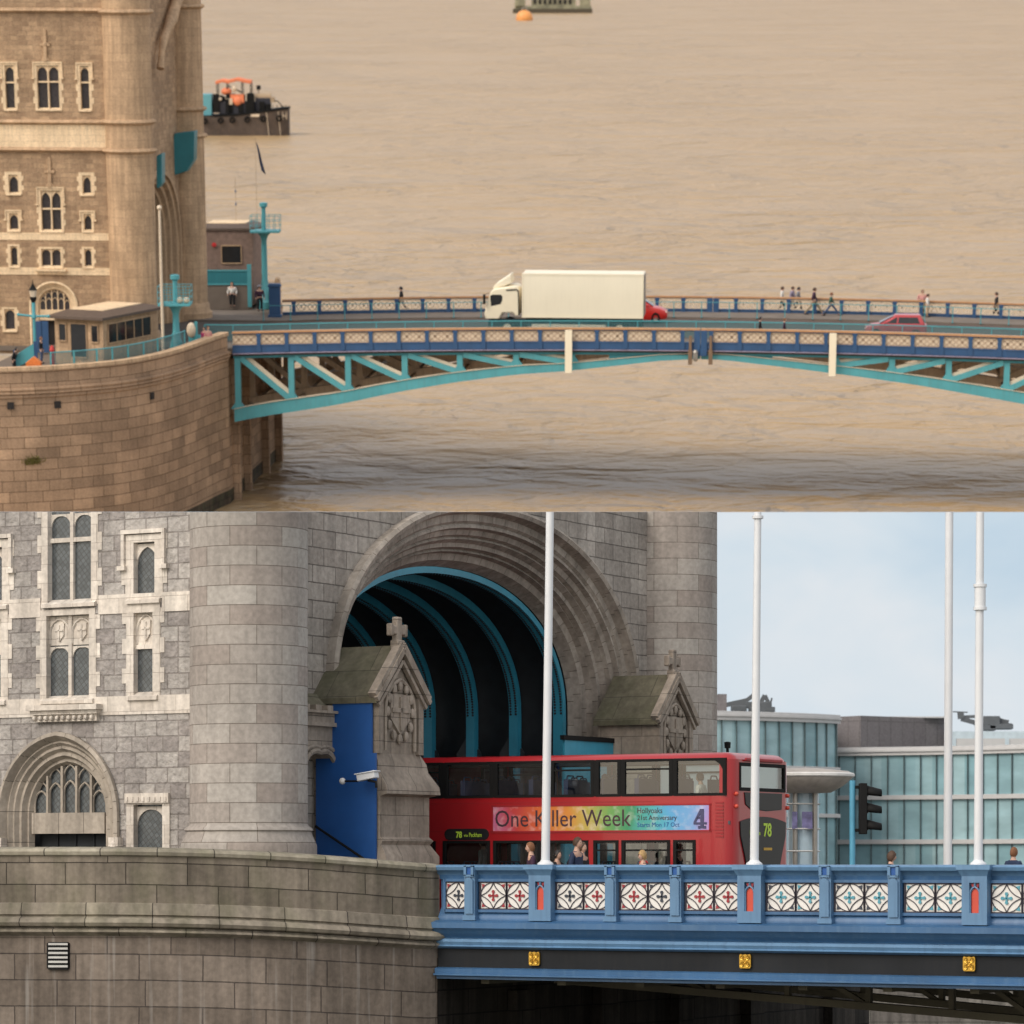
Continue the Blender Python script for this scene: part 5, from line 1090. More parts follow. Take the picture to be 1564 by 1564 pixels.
for k_ in range(6): z = -h_+.05+k_*.094; g.bar(c-d*w_+nn*.03+Vector((0,0,z)), c+d*w_+nn*.03+Vector((0,0,z)), .035, .045)
part(g, 'slat', mat('vent_metal', (.5,.5,.48), .5, metal=.3), vg)
g = G(); g.bar(c-d*w_+nn*.012, c+d*w_+nn*.012, .03, 2*h_); part(g, 'backing', M['rubber'], vg)
# ---- tower
def LS(px, py, t): h_ = hit(ML, px, py, 1, t); return h_.x, h_.z
def LT(px, py, s): h_ = hit(ML, px, py, 0, s); return h_.y, h_.z
tw_ = thing('tower', 'grey stone bridge tower with a great arch over the road, seen from street level', 'bridge tower', ML, (-8, 8, 0))
tT = LT(380, 1200, q_)[0]; r2 = 90*(ML @ Vector((q_, tT, 0))).y/F; tT2 = 17.9; TWL = tT-.35
zz = lambda py, t=tT-1.2: LT(380, py, q_)[1]
g = G(); zb_ = zz(1300); g.lathe(q_, tT, [(r2+.2,-.3),(r2+.2,zb_+.12),(r2+.17,zb_+.2),(r2+.1,zb_+.35),(r2+.08,zb_+.42),(r2+.12,zb_+.45),(r2+.1,zb_+.5),(r2+.02,zb_+.55),(r2,zb_+.6),(r2,11.5)], 64); part(g, 'turret', M['ashlar'], tw_)
g = G(); g.lathe(q_, tT2, [(r2+.1,-.3),(r2+.08,1.6),(r2,1.8),(r2,12.5)], 64); part(g, 'turret', M['ashlar'], tw_)
wl = []
def lw(x0, x1, y0, y1, **k):
    a_, zt_ = LS(x0, y0, TWL); b_, zb__ = LS(x1, y1, TWL); k2 = dict(fm=M['dress'], gm=M['glass_l'], dep=.2, sur=.13, mull=.09); k2.update(k)
    if 'tr' in k2: k2['transoms'] = [LS(x0, y, TWL)[1] for y in k2.pop('tr')]
    if 'hd' in k2: k2['heads'] = [(LS(x0, b, TWL)[1], LS(x0, a, TWL)[1]) for a, b in k2.pop('hd')]
    if 'pn' in k2: y0_, y1_ = k2.pop('pn'); k2['panel'] = (LS(x0, y1_, TWL)[1], LS(x0, y0_, TWL)[1])
    wl.append(window(tw_, TWL, a_, b_, zb__, zt_, **k2))
lw(72,142,740,919, lights=2, tr=[826], hd=[(786,806)], quoin=.4, sill=True)
lw(70,139,941,1067, lights=2, pn=(942,986), hd=[(988,1005)], quoin=.32, corbel=True)
lw(203,239,829,914, hd=[(831,862)], sur=.17, quoin=.38, hood=.7)
lw(203,236,932,1062, pn=(934,986), tr=[988], sur=.15, quoin=.33)
lw(-42,6,838,924, hd=[(840,872)], sur=.17, quoin=.38, hood=.7)
lw(-42,4,942,1070, pn=(944,996), tr=[998], sur=.15, quoin=.33)
lw(203,251,1229,1306, hd=[(1232,1262)], sur=.16, sill=False)
g = G(); a_, zt_ = LS(193, 1212, TWL); b_, zb__ = LS(260, 1226, TWL); g.box(a_, b_, TWL-.08, TWL+.05, zb__, zt_)
for i in range(8): x = a_+(b_-a_)*(i+.25)/8; g.box(x, x+.06, TWL-.1, TWL-.07, zb__+.03, zt_-.08)
part(g, 'label_mould', M['dress'], tw_)
ca, cz = LS(91, 1125, TWL); zs_ = LS(91, 1243, TWL)[1]; hw = LS(178, 1250, TWL)[0]-ca; zg = .0
wl.append((ca-hw+.05, ca+hw-.05, zg-1, cz+.12)); s_r = q_-r2*.8
g = G(); g.wall(-26, s_r, zg-.3, 12.5, wl, 1, TWL)
pp = pointed(ca, zs_, hw, cz-zs_, zg-.3); m2 = len(pp)//2; x0, x1, zt = ca-hw+.05, ca+hw-.05, cz+.12
g.add([(a, TWL+.001, b) for a, b in [(x0, zg-.3), (x0, zt), (ca, zt)]+pp[:m2+1][::-1]], [tuple(range(3+m2+1))])
g.add([(a, TWL+.001, b) for a, b in [(x1, zg-.3), (x1, zt), (ca, zt)]+pp[m2:]], [tuple(range(3+len(pp)-m2))])
part(g, 'wall', M['rubble'], tw_)
door_arch(tw_, TWL, ca, hw, zg-.3, zs_, cz-zs_, [(-.1,-.02),(-.1,-.12),(-.02,-.15),(.04,-.06),(.08,.03),(.12,.01),(.18,.1),(.24,.08),(.3,.18),(.38,.16),(.44,.3),(.5,.28),(.56,.42)], (LS(91,1273,TWL)[1], LS(91,1241,TWL)[1]), stone('door_stone', (.42,.37,.31), (.34,.3,.25), (.15,.13,.11), .7, 30, .008, .004, stain=.25, streak=.2), M['glass_l'], M['black'])
for c_ in (ca-hw-.05, ca+hw+.05):
    g = G(); z = LS(91,1293,TWL)[1]; g.box(c_-.13, c_+.13, TWL-.2, TWL+.02, z, z+.2); g.ball((c_, TWL-.14, z), .1, .1, .16, 8, 6); part(g, 'carved_stop', M['dress'], tw_)
g = G()
for ya, yb in ((912,941),(1066,1094)):
    zt_ = LS(100, ya, TWL)[1]; zb__ = LS(100, yb, TWL)[1]; xs = [-26]+sorted(v for w_ in wl for v in (w_[0]-.17, w_[1]+.17) if w_[2] < zt_-.05 and w_[3] > zb__+.05)+[s_r+.25]
    xs2 = []
    for v in xs: xs2.append(v)
    i = 0
    while i < len(xs2)-1:
        if xs2[i+1] > xs2[i]: g.box(xs2[i], xs2[i+1], TWL-.034, TWL+.02, zb__, zt_)
        i += 2
part(g, 'stone_band', M['dress'], tw_)
zcr = LT(700, 765, q_)[1]; zin = LT(690, 850, q_-1.1)[1]
tc_, A_ = 8.44, 7.43; Z0 = 5.6; B_ = zcr-Z0
prof = [(-.02,.02),(-.02,-.22),(.06,-.28),(.16,-.24),(.2,-.1),(.24,.0),(.40,.02),(.46,.1),(.5,.06),(.56,.06),(.6,.2),(.72,.26),(.76,.38),(.82,.34),(.9,.5),(1.0,.52),(1.04,.68),(1.1,.64),(1.14,.8),(1.3,.86),(1.38,1.05),(1.44,1.2)]
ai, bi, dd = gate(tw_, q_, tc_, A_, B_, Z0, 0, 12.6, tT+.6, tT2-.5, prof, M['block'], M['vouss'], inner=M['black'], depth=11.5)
def arc_rib(s, w, inset=.05, th=.2):
    g = G(); cur = ell(tc_, Z0, ai-inset, bi-inset, 0); cin = ell(tc_, Z0, ai-inset-th, bi-inset-th, 0)
    for (s0, s1) in ((s-w/2, s+w/2),):
        R = [[(s0, x, z) for x, z in cur], [(s0, x, z) for x, z in cin], [(s1, x, z) for x, z in cin], [(s1, x, z) for x, z in cur]]
        g.strip(R[0], R[1]); g.strip(R[1], R[2]); g.strip(R[2], R[3])
    for f in (.2, .8):
        for j in range(0, len(cur)-1):
            for k_ in (0, .25, .5, .75):
                x = cin[j][0]+(cin[j+1][0]-cin[j][0])*k_; z = cin[j][1]+(cin[j+1][1]-cin[j][1])*k_; c_ = (s0+(s1-s0)*f, x, z)
                g.ball(c_, .035, .035, .035, 5, 3, mi=1)
    return g
rib0 = arc_rib(q_-dd-.2, .3, 0, .16); part(rib0, 'rib', [M['rib'], M['black']], tw_)
for k_ in range(7):
    g = arc_rib(q_-dd-1.5-1.32*k_, .26); part(g, 'rib', [M['rib'], M['black']], tw_)
g = G()
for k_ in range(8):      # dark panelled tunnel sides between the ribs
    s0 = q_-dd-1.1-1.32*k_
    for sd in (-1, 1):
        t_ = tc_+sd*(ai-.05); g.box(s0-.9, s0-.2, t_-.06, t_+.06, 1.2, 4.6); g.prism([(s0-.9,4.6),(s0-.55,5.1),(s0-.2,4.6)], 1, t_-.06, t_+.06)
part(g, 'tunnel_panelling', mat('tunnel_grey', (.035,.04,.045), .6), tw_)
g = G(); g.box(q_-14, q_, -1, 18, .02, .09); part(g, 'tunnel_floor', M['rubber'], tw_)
# gabled pylons each side of the arch
def pylon(dt):
    s1 = q_+1.62; ta, tb = .55+dt, 2.45+dt; tm = (ta+tb)/2; Z = lambda py: LT(572, py, s1)[1]
    zc_, zap, ze = Z(938), Z(982), Z(1056)
    g = G(); g.box(q_-.1, s1, ta, tb, Z(1150), ze+.02)
    g.prism([(ta,ze),(tm,zap-.12),(tb,ze)], 0, q_-.1, s1)
    # plinth weatherings
    g.loft([[(q_-.1,ta,Z(1150)),(s1,ta,Z(1150)),(s1,tb,Z(1150)),(q_-.1,tb,Z(1150))],[(q_-.1,ta,Z(1165)),(s1+.08,ta,Z(1165)),(s1+.08,tb+.15,Z(1165)),(q_-.1,tb+.15,Z(1165))],[(q_-.1,ta-.02,Z(1178)),(s1+.1,ta-.02,Z(1178)),(s1+.1,tb+.2,Z(1178)),(q_-.1,tb+.2,Z(1178))],
            [(q_-.1,ta-.02,Z(1200)),(s1+.3,ta-.02,Z(1200)),(s1+.3,tb+.35,Z(1200)),(q_-.1,tb+.35,Z(1200))],[(q_-.1,ta-.03,Z(1212)),(s1+.32,ta-.03,Z(1212)),(s1+.32,tb+.37,Z(1212)),(q_-.1,tb+.37,Z(1212))],[(q_-.1,ta,Z(1216)),(s1+.12,ta,Z(1216)),(s1+.12,tb+.2,Z(1216)),(q_-.1,tb+.2,Z(1216))],
            [(q_-.1,ta,Z(1278)),(s1+.12,ta,Z(1278)),(s1+.12,tb+.2,Z(1278)),(q_-.1,tb+.2,Z(1278))],[(q_-.1,ta-.03,Z(1284)),(s1+.2,ta-.03,Z(1284)),(s1+.2,tb+.26,Z(1284)),(q_-.1,tb+.26,Z(1284))],[(q_-.1,ta,Z(1290)),(s1+.14,ta,Z(1290)),(s1+.14,tb+.2,Z(1290)),(q_-.1,tb+.2,Z(1290))],
            [(q_-.1,ta-.04,Z(1308)),(s1+.3,ta-.04,Z(1308)),(s1+.3,tb+.35,Z(1308)),(q_-.1,tb+.35,Z(1308))],[(q_-.1,ta-.04,0),(s1+.3,ta-.04,0),(s1+.3,tb+.35,0),(q_-.1,tb+.35,0)]])
    # gable front: raking mouldings, pointed recess and shield
    for sd, te in ((-1, ta-.18), (1, tb+.18)):
        g.bar((s1+.06, te, ze-.12), (s1+.06, tm, zap-.02), .22, .2, up=(1,0,0)); g.bar((s1+.14, te, ze-.18), (s1+.14, tm, zap-.1), .12, .1, up=(1,0,0)); g.bar((s1+.1, te+sd*-.12, ze-.3), (s1+.1, tm, zap-.36), .08, .1, up=(1,0,0))
    for t_ in (ta+.1, tb-.1): g.box(s1-.01, s1+.09, t_-.1, t_+.1, Z(1150), ze-.1)
    g.tube([(s1+.05, x, z) for x, z in pointed(tm, ze-.45, (tb-ta)*.33, .75, Z(1145))], .05, 6)
    zs = Z(1110); g.prism([(tm-.42,zs+.75),(tm+.42,zs+.75),(tm+.4,zs+.2),(tm,zs-.15),(tm-.4,zs+.2)], 0, s1, s1+.07); g.box(s1+.06, s1+.11, tm-.05, tm+.05, zs-.05, zs+.7); g.box(s1+.06, s1+.11, tm-.38, tm+.38, zs+.35, zs+.45)
    for k_ in range(12): a = k_*.52; g.ball((s1+.06, tm+math.cos(a)*.52, zs+.35+math.sin(a)*.6), .05, .1, .12, 6, 4)
    p_ = part(g, 'gabled_pylon', M['gable'], tw_)
    g = G(); hipgable(g, q_-.15, s1+.12, ta, tb, ze, zap, over=.15); part(g, 'slab_roof', M['mossy'], p_)
    g = G(); g.box(s1-.1, s1+.05, tm-.11, tm+.11, zap-.05, zc_); g.box(s1-.09, s1+.04, tm-.3, tm+.3, zc_-.4, zc_-.2); g.box(s1-.12, s1+.1, tm-.15, tm+.15, zap-.1, zap+.12)
    for t_ in (tm-.3, tm+.3): g.box(s1-.1, s1+.05, t_-.05, t_+.05, zc_-.44, zc_-.16)
    part(g, 'stone_cross', M['gable'], p_, bev=.03)
pylon(0); pylon(13.5)
# little footway doorway between turret and pylon
s1 = q_+.55; ta = tT+r2*.5; tb = LT(522, 1120, s1)[0]; Z = lambda py: LT(500, py, s1)[1]; td0, td1 = LT(462,1200,s1)[0], LT(513,1200,s1)[0]
g = G(); zh = Z(1182); g.box(q_, s1, td1, tb, zh, Z(1110)); 
arc = pointed((td0+td1)/2, zh, (td1-td0)/2, Z(1150)-zh, zh)[1:-1]; m2 = len(arc)//2; c_ = (td0+td1)/2
g.prism([(td0,zh),(td0,Z(1110)),(c_,Z(1110))]+arc[:m2+1][::-1], 0, q_, s1); g.prism([(td1,zh),(td1,Z(1110)),(c_,Z(1110))]+arc[m2:], 0, q_, s1); g.tube([(s1+.02, x, z) for x, z in arc], .07, 7); g.tube([(s1+.02, c_+(x-c_)*1.25, z+.1) for x, z in arc], .05, 6)
g.box(q_, s1+.12, ta, tb+.1, Z(1110), Z(1104)); g.box(q_, s1+.06, ta, tb+.04, Z(1104), Z(1090)); g.box(q_, s1+.16, ta, tb+.14, Z(1090), Z(1086))
for k_ in range(5): t_ = ta+(tb+.1-ta)*(k_+.1)/5; g.box(q_, s1+.14, t_, t_+.22, Z(1086), Z(1078))
part(g, 'doorway_head', M['gable'], tw_)
g = G(); g.loft([[(q_,ta,Z(1086)),(s1,ta,Z(1086)),(s1,tb,Z(1086)),(q_,tb,Z(1086))],[(q_,ta,Z(1058)),(q_+.1,ta,Z(1058)),(q_+.1,tb-.4,Z(1058)),(q_,tb-.4,Z(1058))]]); part(g, 'doorway_roof', M['mossy'], tw_)
g = G(); g.box(q_-.3, q_-.2, ta-.3, tb+.3, 0, Z(1100)); g.box(q_-.25, s1-.05, td0-.28, td0-.1, 0, zh); part(g, 'doorway_recess', M['black'], tw_)
# blue hoarding, rail, camera
th = thing('blue_hoarding', 'deep blue boarded hoarding between the round turret and the gabled pylon', 'hoarding', ML, (q_, .4, 0))
ss = [LS(481, 1200, .4)[0], LS(510, 1120, .4)[0], LS(562, 1150, .4)[0]]; zt_ = LS(540, 1064, .4)[1]
g = G(); g.prism([(ss[0],0),(ss[0],LS(481,1158,.4)[1]),(LS(498,1150,.4)[0],LS(500,1150,.4)[1]),(LS(505,1100,.4)[0],LS(505,1100,.4)[1]),(LS(507,1066,.4)[0],zt_),(LS(566,1066,.4)[0],zt_),(LS(566,1066,.4)[0],LS(566,1150,.4)[1]),(LS(572,1150,.4)[0],LS(566,1150,.4)[1]),(LS(572,1210,.4)[0],0)], 1, .44, .5)
part(g, 'board', M['hoard'], th); g = G(); g.tube([(*LS(482,1262,.3),)[:1]+(.3,)+(LS(482,1262,.3)[1],), (LS(556,1312,.3)[0], .3, LS(556,1312,.3)[1])], .03, 7); part(g, 'handrail', M['rubber'], th)
th = thing('security_camera', 'white security camera on a bracket in front of the blue hoarding', 'camera', ML, (LS(570,1190,.2)[0], .2, LS(570,1190,.2)[1]))
P = lambda px, py, t=.1: Vector((LS(px, py, t)[0], t, LS(px, py, t)[1]))
g = G(); g.bar(P(548,1188), P(575,1182), .2, .17); g.bar(P(545,1183), P(577,1177.5), .26, .03); part(g, 'housing', M['white'], th, bev=.02)
g = G(); g.tube([P(562,1192), P(574,1194), P(575,1203)], .03, 7); g.tube([P(527,1193), P(545,1193), P(562,1190)], .022, 6); part(g, 'bracket', M['rubber'], th)
g = G(); g.ball(tuple(P(523,1193)), .075); part(g, 'lens', M['panel_white'], th)
a_, b_ = LT(862,1130,q_+.35), LT(966,1180,q_+.35); th = thing('teal_hoarding', 'teal boarded hoarding at the far side of the arch, above the bus roof', 'hoarding', ML, (q_+.3, a_[0], 0))
g = G(); g.box(q_+.3, q_+.36, a_[0], b_[0], .1, a_[1]); part(g, 'board', M['rib'], th); g = G(); g.box(q_+.28, q_+.4, a_[0]-.1, b_[0]+.1, a_[1], a_[1]+.12); part(g, 'capping', M['rubber'], th)
g = G(); q = LT(1101,1143,q_+1); g.lathe(q_+1.2, q[0], [(.04,.2),(.04,q[1]),(.08,q[1]),(.09,q[1]+.16),(.03,q[1]+.18)], 12); solo(g, 'lamp_bollard', M['rubber'], ML, 'slim black post lamp just showing behind the bus roof', 'post', (q_+1.2, q[0], .2))
# ---- bridge deck, parapet, fascia
brd = thing('bridge_span', 'blue bridge span with painted tracery parapet and dark girder with gilt emblems', 'bridge span', ML, (0, 0, 0))
SE = 24
g = G(); g.box(0, SE, .25, 18, -.3, .1); part(g, 'deck_slab', M['olive'], brd)
g = G(); g.box(-26, SE, 3.6, 14.4, .1, .2); solo(g, 'road', mat('asphalt', (.05,.05,.052), .9, var=.2, bump=.01), ML, kind='structure')
g = G(); g.box(-3, SE, .3, 3.6, .11, .45); g.box(-3, SE, 14.4, 17.8, .11, .45); solo(g, 'pavement', mat('paving', (.22,.21,.19), .9), ML, kind='structure')
PZ = lambda py, t=-.05: LS(680, py, t)[1]
ztop, zl, z1_, z2_, z3_, z4_, z5_ = PZ(1322), PZ(1405), PZ(1417), PZ(1450), PZ(1482), PZ(1496), PZ(1492)
g = G(); g.prism([(-.12,ztop),(-.15,ztop-.03),(-.12,ztop-.1),(-.04,ztop-.12),(.02,ztop-.2),(.25,ztop-.2),(.25,ztop),(.1,ztop+.02)], 0, -.04, SE); part(g, 'coping_rail', M['sky_blue'], brd)
g = G(); g.prism([(.02,ztop-.2),(.05,ztop-.3),(.1,ztop-.3),(.12,zl+.28),(.06,zl+.2),(.02,zl+.12),(-.02,zl+.06),(-.02,zl),(.25,zl),(.25,ztop-.2)], 0, 0, SE); part(g, 'parapet_wall', M['mid_blue'], brd)
g = G(); g.prism([(.1,zl),(-.1,zl),(-.22,zl-.03),(-.3,zl-.05),(-.3,zl-.17),(-.26,zl-.18),(-.2,zl-.26),(-.1,zl-.33),(-.04,zl-.37),(-.03,zl-.39),(.1,zl-.39)], 0, -.14, SE)
part(g, 'ledge', M['mid_blue'], brd)
g = G(); g.prism([(.1,zl-.391),(-.02,zl-.391),(-.1,zl-.41),(-.14,zl-.47),(-.1,zl-.54),(-.14,zl-.57),(-.05,zl-.62),(.1,zl-.62)], 0, -.02, SE); part(g, 'roll_moulding', M['sky_blue'], brd)
g = G(); g.box(-.02, SE, .0, .1, zl-1.05, zl-.615); part(g, 'girder_face', M['charcoal'], brd)
g = G(); g.prism([(.1,zl-1.03),(-.06,zl-1.03),(-.14,zl-1.06),(-.13,zl-1.15),(-.2,zl-1.17),(-.2,zl-1.2),(-.05,zl-1.23),(-.05,zl-1.28),(.1,zl-1.28)], 0, -.02, SE); part(g, 'bottom_moulding', M['mid_blue'], brd)
def Sp(px, t=-.1): return LS(px, 1360, t)[0]
PH0, PH1 = PZ(1388), PZ(1347); ps = PH1-PH0
tri_cols = ['t_dark', 't_red', 't_teal']
def cell(parent, variant, cols, half=False):
    """one square of painted tracery"""
    hw = ps/2*1.12; hh = ps/2
    o = part(G().box(-hw, hw, .0, .03, -hh, hh), 'tracery_panel', M['panel_white'], parent, local=True)
    g = G()
    def ln(P_, w=.016):
        for a, b in zip(P_, P_[1:]):
            if (a[0]-b[0])**2+(a[1]-b[1])**2 > 1e-9: g.bar((a[0],-.012,a[1]), (b[0],-.012,b[1]), w, .02, up=(0,1,0))
    for z in (-hh, hh): ln([(-hw, z), (hw, z)], .035)
    for x in (-hw, hw): ln([(x, -hh), (x, hh)], .035)
    ln([(hw*.97*math.cos(a*math.pi/12), hh*.97*math.sin(a*math.pi/12)) for a in range(25)])
    for sx, sz in ((1,1),(1,-1),(-1,1),(-1,-1)):   # four arcs crossing to leave a cushion round the cross
        P_ = [(sx*hw*(1.35-1.395*math.cos(R(a))), sz*hh*(1.35-1.395*math.sin(R(a)))) for a in (14.6, 22, 30, 38, 45, 52, 60, 68, 75.4)]
        ln(P_)
    g.mi = [0]*len(g.f)
    for sx, sz in ((1,1),(1,-1),(-1,1),(-1,-1)): g.prism([(sx*hw*.88,sz*hh*.86),(sx*hw*.6,sz*hh*.8),(sx*hw*.82,sz*hh*.52)], 1, -.02, -.004, mi=1)
    part(g, 'tracery', [M['dkline'], M[cols[1]]], o, local=True)
    g = G(); r_ = hh*.32
    for dx, dz in ((1,0),(-1,0),(0,1),(0,-1)):
        g.bar((0,-.02,0), (dx*r_,-.02,dz*r_), .035, .02, up=(0,1,0)); g.prism([(dx*r_*.95+.036*math.cos(k_*1.047), dz*r_*.95+.036*math.sin(k_*1.047)) for k_ in range(6)], 1, -.032, -.01)
    part(g, 'cross', M[cols[0]], o, local=True)
    return o
protos = {}
def putcell(x, cols):
    if cols not in protos: protos[cols] = cell(brd, 0, cols); protos[cols].location = (x, .02, (PH0+PH1)/2)
    else:
        c_ = protos[cols].copy(); COL.objects.link(c_); c_.parent = brd; c_.location = (x, .02, (PH0+PH1)/2)
        for ch in protos[cols].children: d_ = ch.copy(); COL.objects.link(d_); d_.parent = c_
D, Rr, T_ = 't_dark', 't_red', 't_teal'
cw = ps*1.12
small = [717, 932, 1031.5, 1260, 1365, 1612]; niche = [824, 1144, 1488]
cells = [((682,711),[(D,Rr)]), ((736,804),[(Rr,Rr),(Rr,Rr)]), ((853,922),[(D,D),(Rr,Rr)]), ((951,1021),[(Rr,Rr),(D,D)]), ((1051,1123),[(Rr,Rr),(Rr,Rr)]), ((1175,1249),[(T_,D),(T_,T_)]), ((1279,1355),[(T_,D),(T_,D)]), ((1387,1464),[(T_,T_),(T_,T_)]), ((1520,1597),[(T_,T_),(T_,D)])]
for (xa, xb), cs in cells:
    a, b = Sp(xa), Sp(xb); m_ = (a+b)/2
    if len(cs) == 1: putcell(m_, cs[0])
    else:
        for k_, c_ in enumerate(cs): putcell(m_+(k_-.5)*cw*1.01, c_)
    g = G(); x0, x1 = a-.1 if len(cs) == 1 else m_-cw-.08, b+.1 if len(cs) == 1 else m_+cw+.08
    for z0, z1 in ((PH1+.01, PH1+.07), (PH0-.07, PH0-.01)): g.box(x0, x1, -.03, .06, z0, z1)
    for x in (x0, x1): g.box(x-.03, x+.03, -.03, .06, PH0-.07, PH1+.07)
    part(g, 'panel_frame', M['mid_blue'], brd)
pst = None
for px in small:
    x = Sp(px, -.14)
    if not pst:
        g = G(); g.box(-.13, .13, -.14, .1, zl, ztop-.001); g.box(-.1, .1, -.18, -.14, zl+.14, ztop-.32); g.prism([(-.1,ztop-.32),(-.04,ztop-.26),(.04,ztop-.26),(.1,ztop-.32)], 1, -.18, -.14); g.box(-.16,.16,-.17,.1,zl,zl+.1)
        for z0, z1 in ((ztop-.14, ztop-.004),): g.box(-.12, -.06, -.19, -.13, z0-.08, z1); g.box(.06, .12, -.19, -.13, z0-.08, z1); g.box(-.12, .12, -.19, -.13, z1-.02, z1); g.box(-.12, .12, -.19, -.13, z0-.1, z0-.06)
        pst = part(g, 'parapet_post', M['sky_blue'], brd, local=True); pst.location = (x, 0, 0)
        g = G(); g.box(-.055, .055, -.15, -.138, ztop-.19, ztop-.03); sub = part(g, 'slot', M['hoard'], pst, local=True)
    else:
        c_ = pst.copy(); COL.objects.link(c_); c_.parent = brd; c_.location = (x, 0, 0); d_ = sub.copy(); COL.objects.link(d_); d_.parent = c_
np_ = None
for px in niche:
    x = Sp(px, -.2)
    if not np_:
        g = G(); g.box(-.27, -.11, -.2, .1, zl, ztop-.2); g.box(.11, .27, -.2, .1, zl, ztop-.2); g.box(-.11, .11, -.2, .1, zl, zl+.24); g.box(-.11, .11, -.2, .1, ztop-.34, ztop-.2); g.box(-.11,.11,-.1,.1,zl,ztop-.2)
        g.loft([[(-.27,-.2,ztop-.21),(.27,-.2,ztop-.21),(.27,.1,ztop-.21),(-.27,.1,ztop-.21)],[(-.33,-.26,ztop-.1),(.33,-.26,ztop-.1),(.33,.1,ztop-.1),(-.33,.1,ztop-.1)],[(-.36,-.28,ztop-.08),(.36,-.28,ztop-.08),(.36,.1,ztop-.08),(-.36,.1,ztop-.08)],[(-.36,-.28,ztop+.02),(.36,-.28,ztop+.02),(.36,.1,ztop+.02),(-.36,.1,ztop+.02)]])
        za = zl+.24; g.tube([(x_, -.17, z_) for x_, z_ in pointed(0, zl+.62, .1, .14, za, 5)], .02, 5); g.tube([(0,-.17,zl+.77),(0,-.17,ztop-.35)], .02, 5)
        np_ = part(g, 'niche_post', M['sky_blue'], brd, local=True); np_.location = (x, 0, 0)
        g = G(); g.prism([(-.085,za),(.085,za)]+[(a, b) for a, b in pointed(0, zl+.62, .085, .12, za, 5)[1:-1]][::-1], 1, -.14, -.1); nb = part(g, 'red_niche', M['niche_red'], np_, local=True)
        g = G(); g.prism([(-.09,ztop-.36),(-.02,ztop-.36),(-.05,ztop-.46)], 1, -.15, -.1); g.prism([(.09,ztop-.36),(.02,ztop-.36),(.05,ztop-.46)], 1, -.15, -.1); nc = part(g, 'red_quatrefoil', M['t_red'], np_, local=True)
    else:
        c_ = np_.copy(); COL.objects.link(c_); c_.parent = brd; c_.location = (x, 0, 0)
        for q in (nb, nc): d_ = q.copy(); COL.objects.link(d_); d_.parent = c_
em = None
for px, py in ((817,1464),(1139,1468),(1481,1472)):
    x, z = LS(px, py, -.03)
    if not em:
        g = G(); g.prism([(-.15,-.13),(-.13,-.17),(.13,-.17),(.15,-.13),(.15,.13),(.13,.17),(.05,.15),(0,.17),(-.05,.15),(-.13,.17),(-.15,.13)], 1, -.05, 0)
        for sx in (-1, 1):
            for sz in (-1, 1):
                g.tube([(sx*.075+math.cos(k_*.785)*.045, -.055, sz*.08+math.sin(k_*.785)*.05) for k_ in range(9)], .018, 5); g.ball((sx*.075,-.06,sz*.08), .02,.02,.02,6,4)
        for k_ in range(4): a = k_*1.571; g.ball((.04*math.cos(a),-.06,.045*math.sin(a)), .022,.02,.022,6,4)
        g.v = [(a*.86, b, c_*.86) for a, b, c_ in g.v]; em = part(g, 'gilt_emblem', M['gold'], brd, local=True); em.location = (x, -.02, z)
    else: inst(em, brd, (x, -.02, z))
# underframe: lattice girders below the deck
for t_, zdep in ((3.5, 1.15), (7.5, 1.35), (12, 1.5), (16.5, 1.6)):
    g = G(); n = 12; s0, s1 = 1.0, SE
    zb = lambda s: -.95-(zdep-.15)*min(1.3, max(0, (s-1)/13))*.75
    for i in range(n):
        a, b = s0+(s1-s0)*i/n, s0+(s1-s0)*(i+1)/n
        g.bar((a,t_,zb(a)), (b,t_,zb(b)), .3, .16); g.bar((a,t_,-.35), (b,t_,zb(b)) if i % 2 else (b,t_,-.35), .1, .1); g.bar((b,t_,-.3), (b,t_,zb(b)), .12, .14, up=(0,1,0))
    part(g, 'lattice_girder', M['olive'], brd)
for i in range(12):
    a = 1+i*1.9; g = G(); g.box(a-.1, a+.1, .3, 17, -.95, -.75); part(g, 'cross_girder', M['olive'], brd)
# ---- bus
TB = 4.6
bus = thing('double_decker_bus', 'red double decker bus with a rainbow advertising banner, driving into the arch', 'bus', ML, (0, TB+1.25, .2))
B = lambda px, py: LS(px, py, TB)
sR = B(1119, 1200)[0]; Lb = 10.4; sF = sR-Lb; Wb = 3.05; rc = .33; zrf = B(1119, 1148)[1]; zbt = .48
def stations():
    st = []
    def run(c0, c1, nrm, ks):
        for k_ in ks: st.append(((c0[0]+(c1[0]-c0[0])*k_, c0[1]+(c1[1]-c0[1])*k_), nrm))
    return st
near_s = {sF+rc, sR-rc}; far_s = {sF+rc, sR-rc}
upw = [(637,673),(681,751),(757,835),(843,905),(912,946),(952,1025),(1031,1107)]; low = [(640,664),(678,747),(755,824),(828,897),(908,943),(951,1022),(1030,1061)]
uz1, uz0 = B(1000,1161)[1], B(1000,1214)[1]; lz1, lz0 = B(1000,1285)[1], .95
U_ = [(B(a,1190)[0], B(b,1190)[0]) for a, b in upw]; L_ = [(B(a,1300)[0], B(b,1300)[0]) for a, b in low]
for a, b in U_+L_: near_s |= {a, b}
near_s = sorted(x for x in near_s if sF+rc <= x <= sR-rc)
tR = lambda px, py: LT(px, py, sR)
rw = (TB+.36, TB+Wb-.36); rz1, rz0 = LT(1160,1168,sR)[1], LT(1160,1207,sR)[1]
st = [((x, TB+rc), (0,-1), 'n', x) for x in near_s]
for k_ in range(1, 6): a = R(-90+15*k_); st.append(((sR-rc, TB+rc), (math.cos(a), math.sin(a)), 'c', 0))
